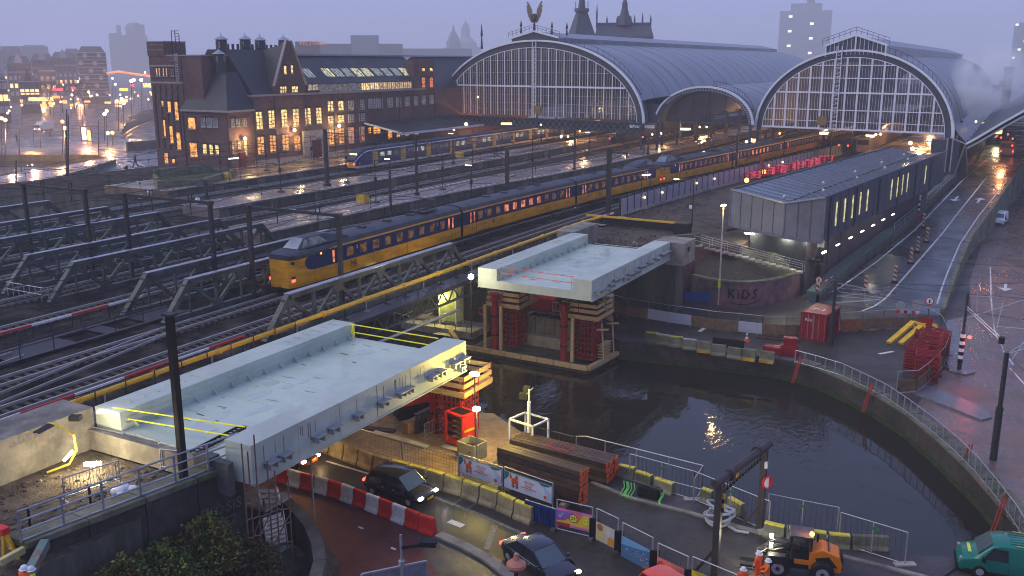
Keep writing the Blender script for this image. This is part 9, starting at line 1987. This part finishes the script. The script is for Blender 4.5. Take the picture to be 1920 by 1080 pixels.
for s in (-.4,.4): MB().beam((.5,s*.6,1.3),(1.9,s*.6,.75),.1,.16).beam((.6,s*.5,1.0),(1.6,s*.5,1.05),.09,.09).build('lift_arm',blk_,ld3,local=True);MB().ext([(.45,.75),(1.6,.75),(1.45,1.12),(.65,1.15)],(0,s*1.8-.2,0),(1,0,0),(0,0,1),(0,.4,0)).build('fender',blk_,ld3,local=True);MB().box((1.35,s*1.1,1.42),(.14,.2,.14)).build('front_lamp',glow_b,ld3,local=True)
MB().bx(1.85,2.0,-.6,.6,.15,.75).bx(1.9,2.7,-.4,-.3,.12,.2).bx(1.9,2.7,.3,.4,.12,.2).build('fork_carrier',blk_,ld3,local=True)
MB().bx(-.45,.3,-.56,-.53,.72,.95).bx(-.45,.3,.53,.56,.72,.95).build('side_panel',org,ld3,local=True);MB().ball((-.4,.3,2.16),.11,8).build('beacon',glow_o,ld3,local=True)
for s in (-1,1): MB().ext([(-1.6,.75),(-.75,.8),(-.6,1.1),(-1.2,1.25)],(0,s*.552-.004,0),(1,0,0),(0,0,1),(0,.008,0)).build('hood_vent',blk_,ld3,local=True);MB().box((.62,s*.72,1.75),(.06,.2,.3)).build('mirror',blk_,ld3,local=True);MB().tube((-.95,s*.91,.52),(-.95,s*.925,.52),.1,10).tube((1.,s*.91,.52),(1.,s*.925,.52),.1,10).build('hub',blk_,ld3,local=True)
MB().tube((-.7,-.35,1.4),(-.7,-.35,1.85),.05,8).build('exhaust',blk_,ld3,local=True);MB().bx(-1.84,-1.8,-.25,.25,.45,.57).build('number_plate',yellow,ld3,local=True)
for k in range(5): MB().bx(-1.2+k*.13,-1.14+k*.13,-.4,.4,1.47-.05*k,1.5-.05*k).build('hood_slot',blk_,ld3,local=True)
for s in (-.3,.3): MB().pipe([(.5,s,1.2),(.9,s*1.2,1.45),(1.4,s,1.2),(1.8,s,.9)],.03,5).build('hydraulic_hose',blk_,ld3,local=True)
lamp((-6.6,40.4,2.5),50,(1,.35,.05),.1);lamp((-8.9,40.2,1.3),130,(1,.98,.7),.15)
# ---------------- people ----------------
def person(lab,p,rz,h,top,legs,helm=None,pose='stand',vest=None,name='person'):
    t=thing(name,lab,'person',p,rz);s=h/1.75
    J={'pel':(0,0,.95),'che':(0,.02,1.32),'nec':(0,.02,1.46),'hea':(0,.0,1.60),'top':(0,.0,1.70),
       'hl':(-.10,0,.90),'kl':(-.11,.03,.50),'al':(-.12,-.02,.09),'fl':(-.12,.14,.04),'hr':(.10,0,.90),'kr':(.11,.03,.50),'ar':(.12,-.02,.09),'fr':(.12,.14,.04),
       'sl':(-.19,.01,1.40),'el':(-.26,.03,1.14),'wl':(-.24,.14,.92),'sr':(.19,.01,1.40),'er':(.26,.03,1.14),'wr':(.24,.14,.92)}
    if pose=='walk': J.update({'kl':(-.10,.20,.52),'al':(-.10,.30,.12),'fl':(-.10,.44,.08),'kr':(.10,-.08,.50),'ar':(.10,-.34,.14),'fr':(.10,-.24,.05),'wl':(-.26,-.16,.95),'wr':(.26,.26,1.0)})
    if pose=='work': J.update({'wl':(-.12,.38,1.05),'el':(-.27,.16,1.12),'wr':(.12,.38,1.05),'er':(.27,.16,1.12)})
    E=[('pel','che'),('che','nec'),('nec','hea'),('hea','top'),('pel','hl'),('hl','kl'),('kl','al'),('al','fl'),('pel','hr'),('hr','kr'),('kr','ar'),('ar','fr'),('che','sl'),('sl','el'),('el','wl'),('che','sr'),('sr','er'),('er','wr')]
    rad={'pel':.15,'che':.17,'nec':.065,'hea':.10,'top':.075,'hl':.11,'kl':.075,'al':.05,'fl':.045,'hr':.11,'kr':.075,'ar':.05,'fr':.045,'sl':.085,'el':.06,'wl':.045,'sr':.085,'er':.06,'wr':.045}
    names=list(J);me=bpy.data.meshes.new('body');me.from_pydata([tuple(c*s for c in J[k]) for k in names],[(names.index(a),names.index(b)) for a,b in E],[])
    o=bpy.data.objects.new('body',me);sc.collection.objects.link(o);sk=o.modifiers.new('k','SKIN');me.skin_vertices or None
    if not me.skin_vertices: me.attributes.new
    bm=bmesh.new();bm.from_mesh(me);ly_=bm.verts.layers.skin.verify();bm.verts.ensure_lookup_table()
    for i,k in enumerate(names): bm.verts[i][ly_].radius=(rad[k]*s*1.15,rad[k]*s*(.8 if k in('pel','che') else 1.15));bm.verts[i][ly_].use_root=(k=='pel')
    bm.to_mesh(me);bm.free();su=o.modifiers.new('s','SUBSURF');su.levels=1;su.render_levels=1
    dg=bpy.context.evaluated_depsgraph_get();me2=bpy.data.meshes.new_from_object(o.evaluated_get(dg));bpy.data.objects.remove(o)
    skin=M('skin',(.35,.2,.14),.6,bump=0)
    for mt in (top,legs,skin,blackm,M('reflective',(.7,.7,.65),.4,bump=0)): me2.materials.append(mt)
    for f_ in me2.polygons:
        c=f_.center/s;i=0
        if c.z>1.47: i=2
        elif c.z<.13: i=3
        elif c.z<.86 and abs(c.x)<.2: i=1
        if vest and (abs(c.z-1.1)<.035 or abs(c.z-.35)<.04): i=4
        if (abs(c.x)>.17 or c.y>.3) and c.z<.97 and c.z>.8: i=2
        f_.material_index=i;f_.use_smooth=True
    o=bpy.data.objects.new('body',me2);sc.collection.objects.link(o);o.parent=t
    for sd in (-1,1):
        w=Vector(J['wl' if sd<0 else 'wr'])
        m=MB()
        for q in range(4): m.tube((w+Vector(((q-1.5)*.018,.01,-.02)))*s,(w+Vector(((q-1.5)*.02,.035,-.10+.008*abs(q-1.2))))*s,.011*s,5)
        m.tube((w+Vector((-sd*.03,.02,-.0)))*s,(w+Vector((-sd*.055,.05,-.05)))*s,.012*s,5).build('fingers',skin,t,local=True)
    if helm: MB().lathe((0,0,1.60*s),[(.19*s,.0),(.135*s,.015),(.135*s,.06*s),(.11*s,.12*s),(.06*s,.155*s),(.01,.165*s)],14).build('helmet',helm,t,local=True,smooth=True)
    else: MB().ball((0,-.01*s,1.655*s),.105*s,8,sz=.8).build('hair',blackm,t,local=True)
    MB().ball((0,.105*s,1.58*s),.018*s,5).build('nose',skin,t,local=True)
    return t
hv=M('hi_vis_orange',(.85,.10,.015),.55,var=.15,scale=6,emit=(.9,.1,.01),es=.05);hv2=M('hi_vis_orange_pale',(.9,.16,.02),.55,var=.15,scale=6)
def foot(px,py_head,h):
    # the ground point of someone whose helmet top is seen at this place
    z=h
    q=G(px,py_head,z);return Vector((q.x,q.y,0))
person('worker in orange suit with reflective bands and white helmet, left of two beside the loader',foot(1424,1033,1.62),R(70),1.62,hv,hv,white,'stand',True)
person('worker in plain bright orange jacket and white helmet, right of two beside the loader',foot(1441,1047,1.52),R(110),1.52,hv2,hv,white,'work',False)
person('worker in orange with white and black helmet behind the banner fence at the bottom edge',foot(1394,1063,1.5),R(30),1.5,hv,hv,white,'stand',True)
person('worker in orange with white helmet at the bottom left corner',G(44,1060,6.55)-Vector((0,0,1.55)),R(20),1.55,hv,hv,white,'work',True)
person('worker with yellow helmet just right of the orange one at the bottom left corner',G(57,1062,6.5)-Vector((0,0,1.5)),R(-20),1.5,M('hi_vis_yellow',(.6,.65,.03),.5),clad,white,'stand',True)
person('worker in orange vest standing on the dirt beside the white panel wall',G(1257,372,5.25),R(40),1.6,hv2,clad,white,'stand',False)
person('dark clothed pedestrian crossing the road left of the brick tower',G(255,314,0),R(120),3.0,blackm,blackm,None,'walk')
person('person with pale umbrella like coat waiting at the kerb left of the brick tower',G(238,328,0),R(60),2.2,clad,blackm,white,'stand')
for i,(px,py) in enumerate(((1015,268),(1120,262),(1152,262),(1255,262),(1270,264),(1183,258),(1342,252),(1470,268),(1085,262),(1235,270),(95,258),(32,265))):
    z=6.4 if px>500 else 0;person('dark waiting figure %s'%('on the far platform left of the hall columns','under the large hall right part','beside the one under the large hall','under the middle vault left','under the middle vault right','by the large hall foot','on the platform in front of the small vault','by the tail lamps of the right hall','near the lamp pair under the large hall','in front of the red signal','on the square near the truck','at the left edge of the square')[i],G(px,py,z),R(i*50),1.7 if px>500 else 2.2,blackm,blackm,None,'stand' if i%2 else 'walk')
# parked bicycles by the building
bk=thing('parked_bicycle','two bicycles leaning by the brick building wall','bicycle',(-111,141,6.4))
for k in range(2):
    m=MB();y=139.2+k*2.2
    for yy in (y,y+1.05):
        for j in range(12): a=6.283*j/12;b=6.283*(j+1)/12;m.tube((-111.2,yy+.34*math.cos(a),6.75+.34*math.sin(a)),(-111.2,yy+.34*math.cos(b),6.75+.34*math.sin(b)),.03,4)
    m.tube((-111.2,y,6.75),(-111.2,y+.4,7.2),.03,4).tube((-111.2,y+.4,7.2),(-111.2,y+1.05,6.75),.03,4).tube((-111.2,y+.4,7.2),(-111.2,y+.9,7.25),.03,4).build('bicycle_frame' ,blackm,bk)
# ---------------- steam and haze ----------------
def volmat(name,col,den,noise=None):
    m=bpy.data.materials.new(name);m.use_nodes=True;n=m.node_tree.nodes;L=m.node_tree.links;n.clear();o=n.new('ShaderNodeOutputMaterial');v=n.new('ShaderNodeVolumePrincipled');v.inputs['Color'].default_value=(*col,1);v.inputs['Density'].default_value=den;v.inputs['Anisotropy'].default_value=0.
    if noise:
        tc=n.new('ShaderNodeNewGeometry');no=n.new('ShaderNodeTexNoise');no.inputs['Scale'].default_value=noise;no.inputs['Detail'].default_value=6;no.inputs['Distortion'].default_value=.8;L.new(tc.outputs['Position'],no.inputs['Vector'])
        r=n.new('ShaderNodeMapRange');r.inputs['From Min'].default_value=.42;r.inputs['From Max'].default_value=.66;r.inputs['To Max'].default_value=den;L.new(no.outputs['Fac'],r.inputs['Value'])
        t2=n.new('ShaderNodeTexCoord');vs=n.new('ShaderNodeVectorMath');vs.operation='SUBTRACT';vs.inputs[1].default_value=(.5,.5,.5);L.new(t2.outputs['Generated'],vs.inputs[0]);vl=n.new('ShaderNodeVectorMath');vl.operation='LENGTH';L.new(vs.outputs[0],vl.inputs[0])
        f=n.new('ShaderNodeMapRange');f.inputs['From Min'].default_value=.48;f.inputs['From Max'].default_value=.15;L.new(vl.outputs['Value'],f.inputs['Value']);mu=n.new('ShaderNodeMath');mu.operation='MULTIPLY';L.new(r.outputs[0],mu.inputs[0]);L.new(f.outputs[0],mu.inputs[1]);L.new(mu.outputs[0],v.inputs['Density'])
    L.new(v.outputs[0],o.inputs['Volume']);return m
q=atD(1803,215,190)
m=MB();m.lathe((0,0,0),[(.3,0),(.8,3),(2.6,6),(5,9),(8,12),(9.5,15),(8,19),(4,22),(.4,23)],16)
stm=m.build('steam_plume',volmat('steam',(.999,.999,1),.7,.17),local=True,smooth=True,label='pale steam plume rising beside the right hall',cat='steam',kind='stuff');stm.location=(q.x,q.y,q.z-3.5);stm.scale=(.85,.85,.85)
MB().tube((q.x,q.y,9),(q.x,q.y,q.z-1.2),.25,8).box((q.x,q.y,q.z-1.2),(.8,.8,.3)).build('steam_pipe',steel,label='thin vent pipe at the foot of the steam plume',cat='pipe')
stm.rotation_euler=(R(-28),R(22),0)
if HAZE>0:
    MB().bx(-1799,899,-149,2999,-4.2,130).build('haze',volmat('haze_air',(.985,.99,1.),HAZE),kind='stuff')
